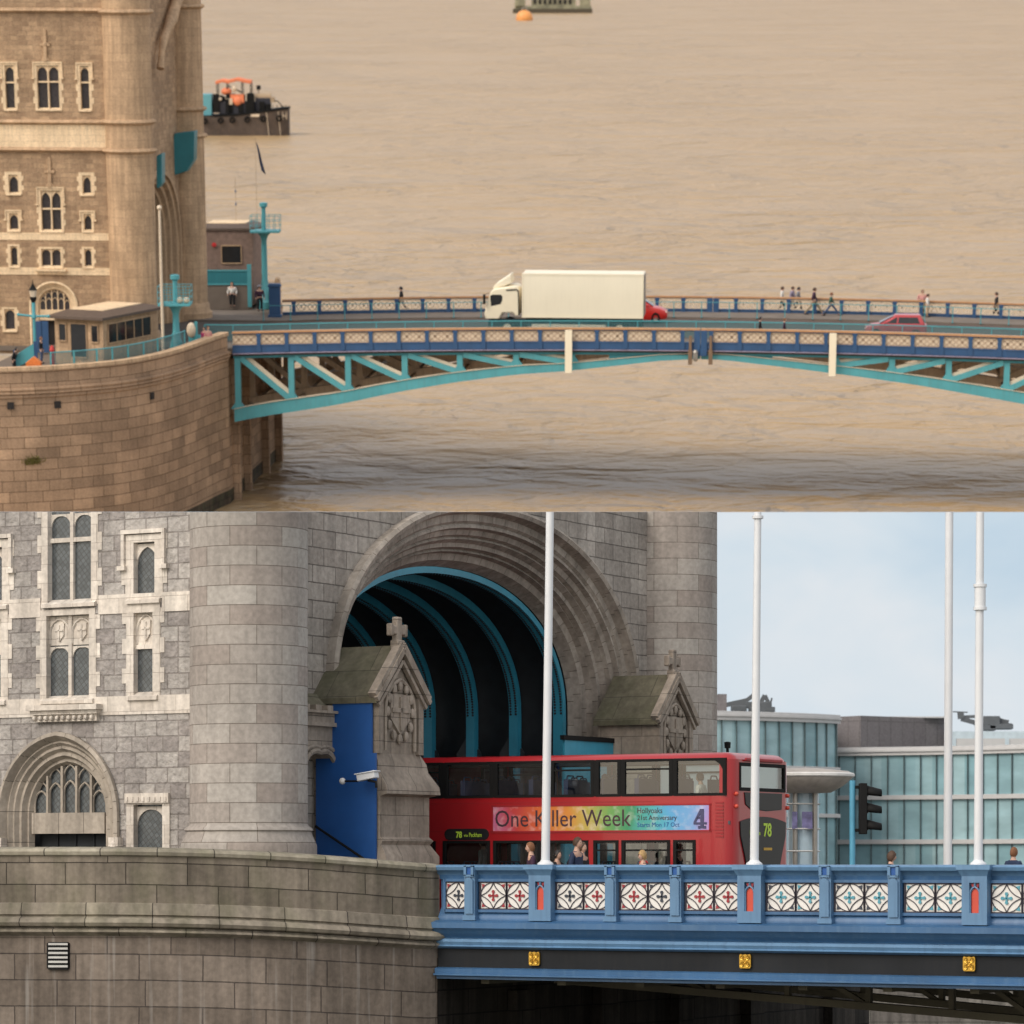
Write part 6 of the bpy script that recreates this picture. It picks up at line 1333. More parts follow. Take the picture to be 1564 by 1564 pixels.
for x in (TB+rc, rw[0], rw[1], TB+Wb-rc): st.append(((sR-rc, x), (1,0), 'r', x))
for k_ in range(1, 6): a = R(15*k_); st.append(((sR-rc, TB+Wb-rc), (math.cos(a), math.sin(a)), 'c', 0))
for x in near_s[::-1]: st.append(((x, TB+Wb-rc), (0,1), 'f', x))
for k_ in range(1, 6): a = R(90+15*k_); st.append(((sF+rc, TB+Wb-rc), (math.cos(a), math.sin(a)), 'c', 0))
for x in (TB+Wb-rc, TB+rc): st.append(((sF+rc, x), (-1,0), 'x', x))
for k_ in range(1, 6): a = R(180+15*k_); st.append(((sF+rc, TB+rc), (math.cos(a), math.sin(a)), 'c', 0))
N_ = len(st); rr = .3
lev = sorted({(zbt,0.), (lz0,0.), (lz1,0.), (uz0,0.), (uz1,0.), (rz0,0.), (rz1,0.), (zrf-rr,0.)})+[(zrf-rr+rr*math.sin(R(a)), rr*(1-math.cos(R(a)))) for a in (22,45,67,90)]
rows = [[(c[0]+nr[0]*(rc-d_), c[1]+nr[1]*(rc-d_), z) for c, nr, _, _ in st] for z, d_ in lev]
g = G(); panes = []
for j in range(len(lev)-1):
    for i in range(N_):
        i2 = (i+1) % N_; k_ = st[i][2]; kk = st[i2][2]; zc_ = (lev[j][0]+lev[j+1][0])/2; hole = False
        if k_ == kk and k_ in 'nf':
            xc = (st[i][3]+st[i2][3])/2; hole = any(a < xc < b for a, b in U_) and uz0 < zc_ < uz1 or any(a < xc < b for a, b in L_) and lz0 < zc_ < lz1
        if k_ == kk == 'r': hole = rw[0] < (st[i][3]+st[i2][3])/2 < rw[1] and rz0 < zc_ < rz1
        if not hole: g.add([rows[j][i], rows[j][i2], rows[j+1][i2], rows[j+1][i]], [(0,1,2,3)])
g.add(rows[-1], [tuple(range(N_))])
part(g, 'body', M['bus'], bus, smooth=35)
def busframe(a, b, z0, z1, t_, pane=True, round_=0, bar_=None, name='window', mt=None):
    g = G(); o = .035 if t_ < TB+1 else -.035; y0, y1 = (t_-.012, t_+.05) if t_ < TB+1 else (t_-.05, t_+.012); f = .05
    g.box(a-.03, a+f, y0, y1, z0-.03, z1+.03); g.box(b-f, b+.03, y0, y1, z0-.03, z1+.03); g.box(a+f, b-f, y0, y1, z0-.03, z0+f*.6); g.box(a+f, b-f, y0, y1, z1-f*.6, z1+.03)
    if bar_: g.box(a+f, b-f, y0+.005, y1, z1-bar_-.02, z1-bar_+.02)
    if round_: g.prism([(b+.03,z1+.03),(b+.03,z1-.3),(b-.05,z1-.22),(b-.13,z1-.1),(b-.3,z1+.0),(b-.3,z1+.03)], 1, y0-.001, y1)
    o_ = part(g, name, M['rubber'], bus)
    g = G(); y = t_+.025 if t_ < TB+1 else t_-.025; g.add([(a,y,z0),(b,y,z0),(b,y,z1),(a,y,z1)], [(0,1,2,3)]); part(g, 'pane', mt or M['bus_glass'], o_)
for i, (a, b) in enumerate(U_):
    busframe(a, b, uz0, uz1, TB, round_=(i == 6), bar_=.2 if i in (0,3,5) else None); busframe(a, b, uz0, uz1, TB+Wb, bar_=.2 if i % 2 else None, mt=M['bus_pale_sky'] if i > 3 else None)
for i, (a, b) in enumerate(L_):
    busframe(a, b, lz0, lz1, TB, bar_=.2 if i in (0,4,5,6) else None, name='door' if i in (2,3) else 'window'); busframe(a, b, lz0, lz1, TB+Wb)
# window pillars are blacked out between the upper panes
g = G()
for (a, b), (c, d) in zip(U_, U_[1:]): g.box(b+.02, c-.02, TB-.006, TB+.02, uz0-.02, uz1+.02)
part(g, 'pillar', M['rubber'], bus)
# rear: window, grille panel, engine glass with number
g = G(); y0, y1 = rw; f = .05
for a, b, c, d in ((y0-.03,y0+f,rz0-.03,rz1+.03),(y1-f,y1+.03,rz0-.03,rz1+.03),(y0,y1,rz0-.03,rz0+f),(y0,y1,rz1-f,rz1+.03)): g.box(sR-.04, sR+.015, a, b, c, d)
o_ = part(g, 'rear_window', M['rubber'], bus); g = G(); g.add([(sR-.02,y0,rz0),(sR-.02,y1,rz0),(sR-.02,y1,rz1),(sR-.02,y0,rz1)], [(0,1,2,3)]); part(g, 'pane', M['bus_glass'], o_)
cy = TB+Wb/2; zA, zB = LT(1160,1211,sR)[1], LT(1160,1236,sR)[1]
g = G(); g.prism([(cy-.95,zA),(cy+1.0,zA),(cy+.98,zB+.0),(cy+.2,zB-.04),(cy-.65,zB),(cy-.9,zB+.1)], 0, sR-.02, sR+.02); M['bus_black'] = mat('bus_black', (.012,.014,.016), .35, spec=.25); part(g, 'rear_panel', M['bus_black'], bus, bev=.01)
zC, zD = LT(1160,1246,sR)[1], .95; g = G(); P_ = []
for k_ in range(13): x = -1+2*k_/12; P_.append((cy+x*1.18, zC-.12*x*x-.02))
P_ += [(cy+1.16,zC-.45),(cy+.95,zC-.9),(cy+.6,zD),(cy-.6,zD),(cy-.95,zC-.9),(cy-1.16,zC-.45)]
g.prism(P_, 0, sR-.02, sR+.03); part(g, 'rear_engine_cover', M['bus_black'], bus)
g = G(); g.box(sR+.01, sR+.06, cy-.95, cy+.95, zrf-.2, zrf-.12); part(g, 'roof_spoiler', M['bus_rear'], bus, bev=.02)
g = G()
for t_ in (TB+.2, TB+Wb-.2):
    for z in (rz0-.1, zB+.05): g.ball((sR, t_, z), .05,.05,.05)
part(g, 'marker_lamp', M['niche_red'], bus)
g = G(); g.box(sR+.03, sR+.04, cy+.0, cy+.42, zC-.78, zC-.72); part(g, 'warning_strip', mat('amber_strip', (.6,.35,.03), .5), bus)
MR = Matrix(((0,0,1,sR+.034),(1,0,0,cy-.02),(0,1,0,zC-.46),(0,0,0,1)))
bb = BASE[bus.name]; SH = Matrix.Translation([-v for v in bb])
text_part('78', .42, M['led'], bus, SH @ MR, bold=.008)
MR2 = Matrix(((0,0,1,sR+.034),(1,0,0,cy-.72),(0,1,0,zC-.44),(0,0,0,1))); text_part('Peckham', .15, M['led'], bus, SH @ MR2)
# side: banner, blind, louvres
ba, bz1 = B(752.5, 1231); bb_, bz0 = B(1084.5, 1268.5); bz1 = (bz1+B(1084,1228.5)[1])/2; bz0 = (B(752,1271)[1]+bz0)/2
m, n, l, p = _new('rainbow_banner'); tc = n.new("ShaderNodeTexCoord"); sx_ = n.new("ShaderNodeSeparateXYZ"); l.new(tc.outputs["UV"], sx_.inputs[0])
no = n.new("ShaderNodeTexNoise"); no.inputs["Scale"].default_value = 2.2; no.inputs["Detail"].default_value = 6; l.new(tc.outputs["UV"], no.inputs[0])
mr = n.new("ShaderNodeMapRange"); mr.inputs[1].default_value = ba; mr.inputs[2].default_value = bb_; l.new(sx_.outputs[0], mr.inputs[0])
ad = n.new("ShaderNodeMath"); ad.operation = 'MULTIPLY_ADD'; ad.inputs[1].default_value = .16; l.new(no.outputs[0], ad.inputs[0]); sb = n.new("ShaderNodeMath"); sb.operation = 'SUBTRACT'; sb.inputs[1].default_value = .08; l.new(mr.outputs[0], sb.inputs[0]); l.new(sb.outputs[0], ad.inputs[2])
cr = n.new("ShaderNodeValToRGB"); l.new(ad.outputs[0], cr.inputs[0]); els = [(0,(.55,.16,.30)),(.1,(.52,.05,.05)),(.22,(.62,.12,.03)),(.34,(.62,.24,.04)),(.44,(.5,.38,.08)),(.54,(.16,.35,.09)),(.65,(.05,.28,.13)),(.74,(.08,.42,.45)),(.84,(.1,.38,.66)),(.93,(.22,.38,.68)),(1,(.42,.28,.58))]
cr.color_ramp.elements[0].position = 0; cr.color_ramp.elements[0].color = (*els[0][1],1); cr.color_ramp.elements[1].position = 1; cr.color_ramp.elements[1].color = (*els[-1][1],1)
for q, c in els[1:-1]: x_ = cr.color_ramp.elements.new(q); x_.color = (*c,1)
v2 = n.new("ShaderNodeTexNoise"); v2.inputs["Scale"].default_value = 5; v2.inputs["Detail"].default_value = 3; l.new(tc.outputs["UV"], v2.inputs[0]); m3 = n.new("ShaderNodeMapRange"); m3.inputs[1].default_value = .5; m3.inputs[2].default_value = .75; m3.inputs[4].default_value = .35; l.new(v2.outputs[0], m3.inputs[0])
mx = n.new("ShaderNodeMix"); mx.data_type = 'RGBA'; mx.inputs[7].default_value = (.85,.75,.75,1); l.new(m3.outputs[0], mx.inputs[0]); l.new(cr.outputs[0], mx.inputs[6]); l.new(mx.outputs[2], p.inputs["Base Color"]); p.inputs["Roughness"].default_value = .4
g = G(); g.box(ba, bb_, TB-.012, TB+.01, bz0, bz1); bn = part(g, 'advert_banner', m, bus)
g = G(); 
for z in (bz0, bz1): g.box(ba-.03, bb_+.03, TB-.02, TB, z-.02, z+.02)
for x in (ba, bb_): g.box(x-.02, x+.02, TB-.02, TB, bz0, bz1)
part(g, 'banner_frame', M['bus_rear'], bus)
M['ink'] = mat('banner_ink', (.05,.02,.03), .6)
def SM(x, z): return SH @ Matrix(((1,0,0,x),(0,0,-1,TB-.014),(0,1,0,z),(0,0,0,1)))
bh = bz1-bz0
xw = B(755,1262)[0]; zt0 = bz0+bh*.2
def fit(txt, size, pa, pb, z, m_, **k):
    o = text_part(txt, size, M[m_], bus, SM(0, z), **k); xs = [v.co.x for v in o.data.vertices]; a, b = min(xs), max(xs); A, B_2 = B(pa, 1250)[0]-bb[0], B(pb, 1250)[0]-bb[0]
    for v in o.data.vertices: v.co.x = A+(v.co.x-a)/(b-a)*(B_2-A)
    return o
fit('One Killer Week', bh*.92, 757, 964, zt0, 'ink')
fit('Hollyoaks', bh*.3, 974, 1012, bz0+bh*.68, 'ink'); fit('21st Anniversary', bh*.26, 974, 1034, bz0+bh*.42, 'ink'); fit('Starts Mon 17 Oct', bh*.24, 974, 1038, bz0+bh*.16, 'hoard')
x4 = B(1060,1250)[0]; w4 = B(1080,1250)[0]-x4; g = G()
def q4(poly): g.prism([(x4+a*w4, bz0+bh*(.1+.72*b)) for a, b in poly], 1, TB-.03, TB-.014)
for pl in ([(0,.32),(.18,.32),(.72,1),(.5,1)],[(0,.2),(.48,.2),(.48,.31),(0,.31)],[(.52,0),(.78,0),(.78,1),(.73,1),(.52,.75)],[(.82,.2),(1,.2),(1,.31),(.82,.31)],[(.35,-.02),(.5,-.02),(.5,.12),(.35,.12)],[(.8,-.02),(.95,-.02),(.95,.12),(.8,.12)],[(.2,.5),(.48,.5),(.48,.6),(.28,.6)]): q4(pl)
part(g, 'figure_four_logo', mat('logo_ink', (.06,.06,.14), .5), bus)
a, z1 = B(679,1266); b, z0 = B(747,1283); g = G(); r_ = (z1-z0)/2; P_ = [(a+r_-r_*math.sin(R(k_*22.5)), (z0+z1)/2+r_*math.cos(R(k_*22.5))) for k_ in range(9)]+[(b-r_+r_*math.sin(R(k_*22.5)), (z0+z1)/2-r_*math.cos(R(k_*22.5))) for k_ in range(9)]
g.prism(P_, 1, TB-.012, TB+.01); bl = part(g, 'destination_blind', M['dkglass'], bus)
fit('78', r_*1.5, 697, 706, z0+r_*.45, 'led', bold=.006); fit('via', r_*.7, 709, 715, z0+r_*.6, 'led'); fit('Peckham', r_*1.1, 717, 736, z0+r_*.55, 'led')
g = G()
for k_ in range(11): z = B(1098,1226)[1]-k_*.075; x0, x1 = B(1093,1250)[0], B(1105,1250)[0]; g.box(x0, x1, TB-.01, TB+.01, z-.02, z+.02)
part(g, 'louvre', M['bus_rear'], bus)
g = G(); z = LT(1160,1256,sR)[1]; g.box(B(652,1200)[0], B(1000,1200)[0], TB-.005, TB+.005, uz0-.16, uz0-.14); g.box(sF+1, sR-.3, TB-.005, TB+.005, lz1+.24, lz1+.255); part(g, 'panel_seam', M['bus_rear'], bus)
# floor, seats, ceiling, passengers' seats
zf = (uz0+lz1)/2-.15
g = G(); g.box(sF+.1, sR-.1, TB+.06, TB+Wb-.06, zf, zf+.08); g.box(sF+.1, sR-.1, TB+.06, TB+Wb-.06, .55, .65); part(g, 'floor', M['bus_in'], bus)
g = G(); g.box(sF+.1, sR-.35, TB+.1, TB+Wb-.1, zrf-.16, zrf-.12); part(g, 'ceiling', M['bus_ceil'], bus)
g = G(); g.box(sR-.9, sR-.12, TB+.08, TB+Wb-.08, .65, lz1+.1); part(g, 'engine_bulkhead', M['bus_in'], bus)
sp = None
for lvl, z in ((0, zf+.08), (1, .65)):
    for i in range(9):
        for t_ in (TB+.15, TB+Wb-1.05):
            x = sF+1.4+i*.92
            if lvl and x > sR-1.6: continue
            if not sp:
                g = G(); g.box(0, .12, 0, .9, .35, .98); g.box(-.42, .05, 0, .9, .35, .48); g.tube([(.06,.03,.95),(.06,.1,1.06),(.06,.35,1.06),(.06,.42,.95)], .02, 6); g.tube([(.06,.48,.95),(.06,.55,1.06),(.06,.8,1.06),(.06,.87,.95)], .02, 6); g.box(-.3, 0, .4, .5, 0, .35); sp = part(g, 'seat', M['seat'], bus, local=True, bev=.02); sp.location = (x-bb[0], t_-bb[1], z-bb[2])
            else: inst(sp, bus, (x-bb[0], t_-bb[1], z-bb[2]))
g = G()
for px in (800, 870, 1000): x = B(px,1300)[0]; g.tube([(x, TB+.9, .6), (x, TB+.9, zf)], .02, 6)
part(g, 'grab_pole', M['led'], bus)
for x in (sR-2.6, sF+2.4):
    for t_ in (TB+.16, TB+Wb-.16): wheel(bus, x, t_, .2+.48, .48, .26)
# ---- flagpoles / lamp columns
for px, t_, zb, lb, collar in ((837, -.02, ztop, 'tall white pole on the parapet in front of the bus banner', 0), (1155, -.02, ztop, 'tall white pole with a pale collar on the parapet in front of the bus rear', 790), (1495, -.02, ztop, 'tall white pole with a collar on the parapet, nearest the right edge', 912), (1448, 17.9, .45, 'tall white pole on the far side of the bridge, just left of the collared one', 0)):
    t_ = .1 if t_ < 1 else t_; pxb = {837: 833, 1155: 1152, 1495: 1494, 1448: 1447}[px]; pxt = {837: 840, 1155: 1157.5, 1495: 1497, 1448: 1450}[px]
    b0 = Vector((LS(pxb, 1316, t_)[0], t_, zb)); tp = Vector((LS(pxt, 782, t_)[0], t_, LS(pxt, 782, t_)[1])); dr = (tp-b0).normalized(); tp2 = tp+dr*1.0
    sc_ = (ML @ b0).y/F; r0 = 6.8*sc_; r1 = 6.0*sc_
    if px == 1155: r1 = 5.2*sc_
    th = thing('white_pole', lb, 'pole', ML, tuple(b0), group='tall white poles on the bridge')
    g = G(); g.tube([b0, b0+dr*2, tp2], [r0, r0*.95, r1], 20); part(g, 'pole', M['white'], th, smooth=60)
    g = G(); g.lathe(b0.x, b0.y, [(r0*1.9,zb),(r0*1.8,zb+.05),(r0*1.2,zb+.09),(r0,zb+.12)], 20); part(g, 'base_flange', M['white'], th)
    if collar:
        c_ = Vector((LS(pxt, collar, t_)[0], t_, LS(pxt, collar, t_)[1])); g = G(); h_ = .06 if collar < 800 else .03
        g.tube([c_-Vector((0,0,.22 if collar > 800 else .03)), c_+Vector((0,0,.22 if collar > 800 else .03))], r0*1.25, 16)
        if collar > 800: g.tube([c_+Vector((0,0,.2)), c_+Vector((0,0,.26))], r0*1.5, 16); g.tube([c_-Vector((0,0,.26)), c_-Vector((0,0,.2))], r0*1.5, 16)
        part(g, 'collar', M['white'], th)
# ---- traffic signal
tl = LS(1302, 1320, 3.9)[0]; th = thing('traffic_light', 'black three lamp traffic signal seen side on, on a sky blue post behind the parapet', 'traffic light', ML, (tl, 3.9, .45))
g = G(); zt_ = LS(1302, 1192, 3.9)[1]; g.tube([(tl,3.9,.45),(tl,3.9,zt_)], .065, 12); part(g, 'post', mat('signal_post_blue', (.08,.30,.44), .45), th)
e = IL.to_3x3() @ Vector((1,0,0)); sc_ = (ML @ Vector((tl,3.9,0))).y/F
g = G(); c0 = Vector((tl, 3.9, 0))+e*(18*sc_); fz = IL.to_3x3() @ Vector((0,1,0))
zt1, zb1 = LS(1320,1196,3.9)[1], LS(1320,1274,3.9)[1]
def obx(g, a, b, w, z0, z1): 
    vs = [c0+e*x+fz*y+Vector((0,0,z)) for z in (z0, z1) for x, y in ((a,-w),(b,-w),(b,w),(a,w))]; g.add(vs, [(0,3,2,1),(4,5,6,7),(0,1,5,4),(1,2,6,5),(2,3,7,6),(3,0,4,7)])
obx(g, -.11, .05, .16, zb1, zt1); obx(g, -.22, -.1, .04, zt1-.12, zt1-.05); obx(g, -.22, -.1, .04, zb1+.05, zb1+.12); part(g, 'signal_head', M['rubber'], th, bev=.015)
hh = (zt1-zb1)/3
for k_ in range(3):
    zc_ = zb1+hh*(k_+.5); g = G()
    rows = [[c0+e*(.04+.33*u)+fz*(.15*math.cos(a))+Vector((0,0,zc_+.14*math.sin(a)*(1-.25*u)-.05*u)) for a in [R(-30+v*24) for v in range(11)]] for u in (0, .5, 1)]
    g.grid(rows); g.grid([[p_ if j else p_ for p_ in r_] for j, r_ in enumerate(rows)][:0] or rows[:2]); o_ = part(g, 'visor', M['rubber'], th); s_ = o_.modifiers.new('thick', 'SOLIDIFY'); s_.thickness = .02
    g = G(); g.ball(tuple(c0+e*.05+Vector((0,0,zc_))), .06, .11, .11); part(g, 'lens', M['dkglass'], th)
# ---- round kiosk with oval canopy beyond the bus
KX, KY = None, 92
P = lambda px, py: hit(MW, px, py, 1, KY)
c = P(1228, 1200); rk = (P(1303,1200).x-c.x); th = thing('round_kiosk', 'small round glazed kiosk with a wide pale oval canopy behind the bus', 'kiosk', MW, (c.x, KY, .2))
z1 = P(1228,1178).z; z0 = P(1228,1205).z
g = G(); g.lathe(c.x, KY, [(.3,z0-.12),(rk*.55,z0-.1),(rk*.8,z0+.08),(rk,z1-.16),(rk*1.01,z1-.08),(rk*.9,z1+.0),(rk*.3,z1+.08),(.02,z1+.1)], 40); part(g, 'canopy', mat('canopy_pale', (.42,.38,.34), .5, streak=.2), th, smooth=50)
g = G(); g.lathe(c.x, KY, [(rk*1.0,z1-.17),(rk*1.03,z1-.14),(rk*1.03,z1-.08),(rk*1.0,z1-.05)], 40, cap=False); part(g, 'canopy_rim', M['panel_white'], th)
for px in (1213, 1243, 1196):
    q = P(px,1210); g = G(); g.tube([(q.x,KY-.3,.2),(q.x,KY-.3,z0)], .07, 10); part(g, 'column', M['steel'], th)
g = G(); g.lathe(c.x, KY+.2, [(rk*.32,.3),(rk*.32,z0)], 24, cap=False); part(g, 'glazing', mat('kiosk_glass', (.45,.58,.66), .1), th)
g = G()
for py in (1228, 1266, 1300): z = P(1213,py).z; g.lathe(c.x-.1, KY+.1, [(rk*.4,z-.02),(rk*.42,z),(rk*.4,z+.02)], 24, cap=False)
part(g, 'ring_rail', M['panel_white'], th)
g = G(); a, b = P(1208,1240), P(1240,1266); g.box(a.x, a.x+.14, KY-.42, KY-.38, b.z, a.z); g.box(b.x-.3, b.x-.02, KY-.42, KY-.38, b.z, a.z); part(g, 'poster', mat('poster_violet', (.15,.14,.28), .5, var=.5, vs=6), th)
# ---- glass office buildings
def office(label, pts, floors, roofz, bwid, seed, group):
    """pts: world xy path; floors: list of (z0,z1) glazing; curtain wall with mullions and pale floor bands"""
    th = thing('office_building', label, 'building', MW, (pts[0][0], pts[0][1], 0), group=group)
    def off(o): 
        N = []
        for i in range(len(pts)): a = pts[max(i-1,0)]; b = pts[min(i+1,len(pts)-1)]; d = Vector((b[0]-a[0], b[1]-a[1])).normalized(); N.append((pts[i][0]+d.y*o, pts[i][1]-d.x*o))
        return N
    u = [0]
    for i in range(1, len(pts)): u.append(u[-1]+math.dist(pts[i-1], pts[i]))
    tot = u[-1]
    def at(x):
        for i in range(len(u)-1):
            if x <= u[i+1]+1e-6: f = (x-u[i])/(u[i+1]-u[i]); return Vector((pts[i][0]+(pts[i+1][0]-pts[i][0])*f, pts[i][1]+(pts[i+1][1]-pts[i][1])*f)), Vector((pts[i+1][1]-pts[i][1], -(pts[i+1][0]-pts[i][0]))).normalized()
        return Vector(pts[-1]), Vector((0,-1))
    for z0, z1 in floors:
        g = G(); rows = [[(*p_, z) for p_ in pts] for z in (z0, z1)]; g.grid(rows, lambda j, i: (u[i], (z0 if j == 0 else z1)*.01+z0)); gl = part(g, 'glazing', M['facade'], th)
        g = G(); x = bwid/2
        while x < tot: p_, nn_ = at(x); q = p_+nn_*.05; g.box(q.x-.025, q.x+.025, q.y-.05, q.y+.05, z0, z1); x += bwid
        part(g, 'mullion', mat('mullion_dark', (.05,.08,.085), .5) if 'mullion_dark' not in bpy.data.materials else bpy.data.materials['mullion_dark'], gl)
    zs = sorted(z for f in floors for z in f); bands = [(floors[i][1], floors[i+1][0]) for i in range(len(floors)-1)]+[(floors[-1][1], roofz)]
    for a, b in bands:
        g = G(); o = off(.18); g.grid([[(*p_, z) for p_ in pp2] for pp2, z in ((pts, a), (o, a), (o, b-.02), (pts, b))]); part(g, 'floor_band', M['f_band'], th)
        if b == roofz: g = G(); o = off(.26); m_ = (a+b)/2; g.grid([[(*p_, z) for p_ in pp2] for pp2, z in ((pts, m_+.06), (o, m_+.06), (o, m_-.04), (pts, m_-.04))]); part(g, 'cornice', M['f_band'], th)
    back = [(x, y+9) for x, y in pts][::-1]; g = G(); poly = list(pts)+back; g.prism(poly, 2, floors[0][0]-1, roofz-.05); g.v = [(x, y+.3, z) for x, y, z in g.v]; part(g, 'core', mat('office_core', (.07,.1,.1), .6) if 'office_core' not in bpy.data.materials else bpy.data.materials['office_core'], th)
    return th
def WX(px, y): return (px-782)/F*y
def WZ(py, y): return CZ+(HY-py)/F*y
ya = 160; pa = [(WX(px, y), y) for px, y in ((1040,157),(1100,157.6),(1150,158.4),(1200,159.4),(1245,160.6),(1279,162))]
office('nearer glass office block with curved front right beside the tower', pa, [(WZ(1318,ya)-1.2,WZ(1248,ya)),(WZ(1242,ya),WZ(1176,ya)),(WZ(1170,ya),WZ(1103,ya))], WZ(1089,ya), .80, 1, 'glass office buildings')
yb = 166; pb = [(WX(px, y), y) for px, y in ((1270,168),(1340,167),(1420,166),(1500,164.5),(1580,162.5),(1680,160))]
office('long pale blue glass office block with white floor bands at the right edge', pb, [(WZ(1318,yb)-1.2,WZ(1289,yb)),(WZ(1282,yb),WZ(1221,yb)),(WZ(1214,yb),WZ(1153,yb))], WZ(1140,yb), .83, 2, 'glass office buildings')
# plant room and roof structures
yp = 171; th = thing('plant_room', 'grey panelled rooftop plant room behind the glass offices', 'building', MW, (WX(1276,yp), yp, WZ(1140,yp)))
g = G(); g.prism([(WX(1274,yp),yp),(WX(1310,yp),yp-1.5),(WX(1452,yp),yp+2),(WX(1452,yp),yp+6),(WX(1274,yp),yp+6)], 2, WZ(1150,yp), WZ(1095,yp)); 
part(g, 'wall', M['plant'], th); g = G(); g.box(WX(1278,yp), WX(1452,yp), yp+1, yp+5, WZ(1095,yp), WZ(1093,yp)); part(g, 'roof_edge', M['f_band'], th)
g = G(); g.box(WX(1452,172), WX(1620,172), 172, 174, WZ(1152,172), WZ(1117,172)); s_ = thing('roof_screen', 'pale translucent screen on the office roof at the far right', 'screen', MW, (WX(1500,172), 172, WZ(1152,172))); part(g, 'panel', mat('screen_glass', (.5,.6,.66), .3), s_); g = G(); g.box(WX(1462,170), WX(1535,170), 170, 170.4, WZ(1148,170), WZ(1128,170)); g.box(WX(1543,170), WX(1600,170), 170, 170.4, WZ(1148,170), WZ(1128,170)); part(g, 'white_panel', M['f_band'], s_)
def rig(label, base_px, y, segs, cabs):
    P = lambda px, py: (WX(px,y), y, WZ(py,y)); th = thing('roof_crane', label, 'crane', MW, P(*base_px), group='window cleaning cranes on the office roofs')
    g = G()
    for a, b, w in segs: g.bar(P(*a), P(*b), w, w)
    part(g, 'boom', mat('crane_grey', (.09,.10,.11), .6) if 'crane_grey' not in bpy.data.materials else bpy.data.materials['crane_grey'], th)
    g = G()
    for a, b in cabs: g.box(WX(a[0],y), WX(b[0],y), y-.4, y+.6, WZ(b[1],y), WZ(a[1],y))
    part(g, 'carriage', bpy.data.materials['crane_grey'], th, bev=.04)
rig('dark roof crane with bent boom beside the tower edge', (1150,1088), 163, [((1108,1077),(1140,1070),.22),((1140,1070),(1152,1061),.2),((1122,1078),(1165,1076),.3),((1158,1080),(1168,1062),.2),((1168,1062),(1176,1078),.18),((1176,1078),(1179,1066),.08),((1120,1072),(1150,1082),.12)], [((1117,1078),(1140,1087)),((1144,1080),(1183,1088)),((1160,1072),(1178,1082))])
rig('dark roof crane with long nodding arm above the right hand offices', (1520,1116), 173, [((1455,1087),(1478,1088),.06),((1467,1088),(1468,1098),.3),((1468,1098),(1490,1104),.22),((1472,1095),(1495,1094),.15),((1478,1098),(1492,1108),.12),((1502,1099),(1540,1104),.28),((1505,1104),(1545,1108),.2),((1520,1096),(1535,1101),.12)], [((1500,1094),(1526,1108)),((1510,1106),(1546,1114)),((1500,1108),(1520,1116))])
g = G(); g.box(WX(1096,159.5), WX(1110,159.5), 159.5, 161, WZ(1086,159.5), WZ(1060,159.5)); solo(g, 'lift_housing', M['plant'], MW, 'small grey box on the roof beside the tower edge', 'roof box', (WX(1103,159.5), 160, WZ(1086,159.5)))
# ---- people on the near footway, heads and shoulders above the parapet
def LP(px, ptop, t_, rz, **k):
    h_ = hit(ML, px, ptop, 1, t_); hgt = h_.z-.45; return person(ML, (h_.x, t_, .45), rz+R(30), h=hgt, **k)
gq = 'people behind the blue parapet'
LP(811, 1287, 1.3, R(-80), top='cl_purple', legs='cl_black', hair='hair_ginger', label='ginger haired person in a dark purple jumper left of a white pole', group=gq, stride=.3)
LP(881, 1279.5, 1.5, R(60), top='cl_navy', legs='cl_black', hair='hair_brown', label='tall person in a navy coat facing right in front of the bus door', group=gq, hairlen=.4)
LP(889, 1287, 2.3, R(50), top='cl_black', legs='cl_black', hair='hair_brown', label='person in black half hidden behind the tall one in navy', group=gq)
LP(851, 1299, 2.2, R(50), top='cl_black', legs='cl_black', hair='hair_black', label='shorter person in black with one hand raised beside the white pole', group=gq, arms={1: ((.2,-.15,1.25),(.1,-.35,1.55))})
LP(982, 1300.5, 1.2, R(-60), top='cl_black', legs='cl_black', hair='hair_blond', curly=True, label='person with curly blond hair and a black top', group=gq, bag=((-.25,.18,1.38),'cl_red'))
LP(1361, 1301.5, 1.2, R(80), top='cl_black', legs='cl_black', hair='hair_brown', curly=True, label='person with dark curly hair facing right between the white poles', group=gq, hairlen=.9)
LP(1548, 1294.5, 1.4, R(140), top='cl_navy', legs='cl_black', hair='hair_ginger', label='person in a navy coat turned away at the right edge', group=gq, hairlen=.7)
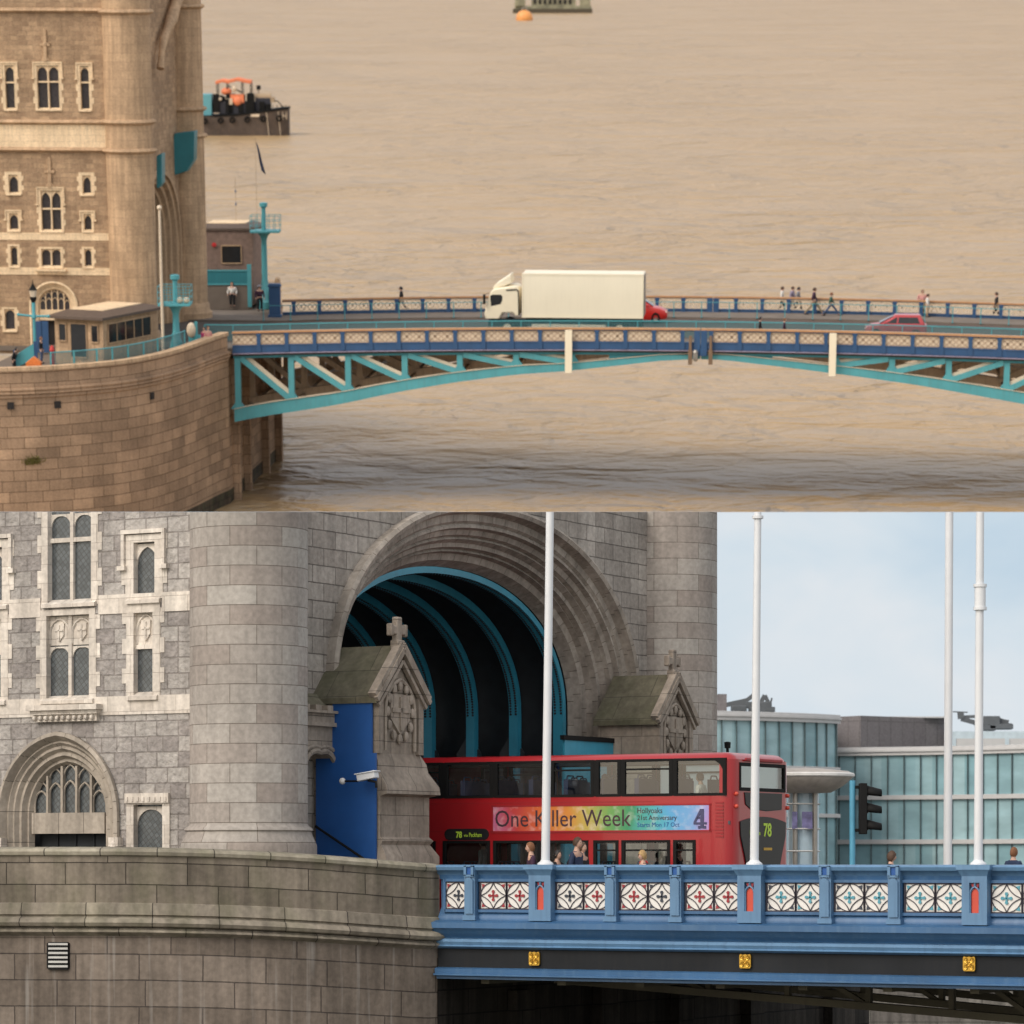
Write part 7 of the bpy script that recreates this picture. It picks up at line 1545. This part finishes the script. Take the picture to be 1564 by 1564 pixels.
for px, lv in ((705, 0), (1005, 0)):
    x = B(px, 1300)[0]; person(ML, (x, TB+1.0 if px < 800 else TB+.6, .75), R(-90), h=1.5, top='cl_grey' if px < 800 else 'cl_black', hair='hair_black', label='dim passenger in a grey top behind the lower window by the blind' if px < 800 else 'dim dark passenger at the lower rear bus window', group='passengers in the bus')
for px, tp in ((1051, 'cl_white'), (905, 'cl_black')):
    x = B(px, 1190)[0]; person(ML, (x, TB+.62, zf-.38), R(-90), h=1.55, top=tp, hair='hair_black' if tp == 'cl_black' else 'hair_brown', sit=True, label='passenger in a pale top at the rear upper bus window' if tp == 'cl_white' else 'passenger in black sitting upstairs near the middle of the bus', group='passengers in the bus')
# ================================================================ the street-level view ends level with the division: cut what rises above it
bpy.context.view_layer.update()
done = set(); nrm = Vector((0, -V, 1)).normalized(); org = Vector((0, 0, CZ))
for o in list(bpy.data.objects):
    if o.name in LOWER_FROM or o.type != 'MESH' or o.data.name in done: continue
    mw = o.matrix_world; pts = [mw @ v.co for v in o.data.vertices]
    if not pts or max((p_-org).dot(nrm) for p_ in pts) <= 1e-4: continue
    done.add(o.data.name); im = mw.inverted(); bm = bmesh.new(); bm.from_mesh(o.data)
    bmesh.ops.bisect_plane(bm, geom=bm.verts[:]+bm.edges[:]+bm.faces[:], plane_co=im @ org, plane_no=(mw.to_3x3().transposed() @ nrm).normalized(), clear_outer=True)
    bm.to_mesh(o.data); bm.free()
# put every thing's Empty at the foot of what it carries
for o in [x for x in bpy.data.objects if x.type == 'EMPTY' and not x.parent]:
    lo = Vector((1e9,)*3); hi = -lo; im = o.matrix_world.inverted()
    for c in o.children_recursive:
        if c.type == 'MESH':
            mm = im @ c.matrix_world
            for b_ in c.bound_box:
                v = mm @ Vector(b_); lo = Vector(map(min, lo, v)); hi = Vector(map(max, hi, v))
    if lo.x > 1e8: continue
    c0 = Vector(((lo.x+hi.x)/2, (lo.y+hi.y)/2, lo.z)); o.matrix_world = o.matrix_world @ Matrix.Translation(c0)
    for c in o.children: c.location = Vector(c.location)-c0
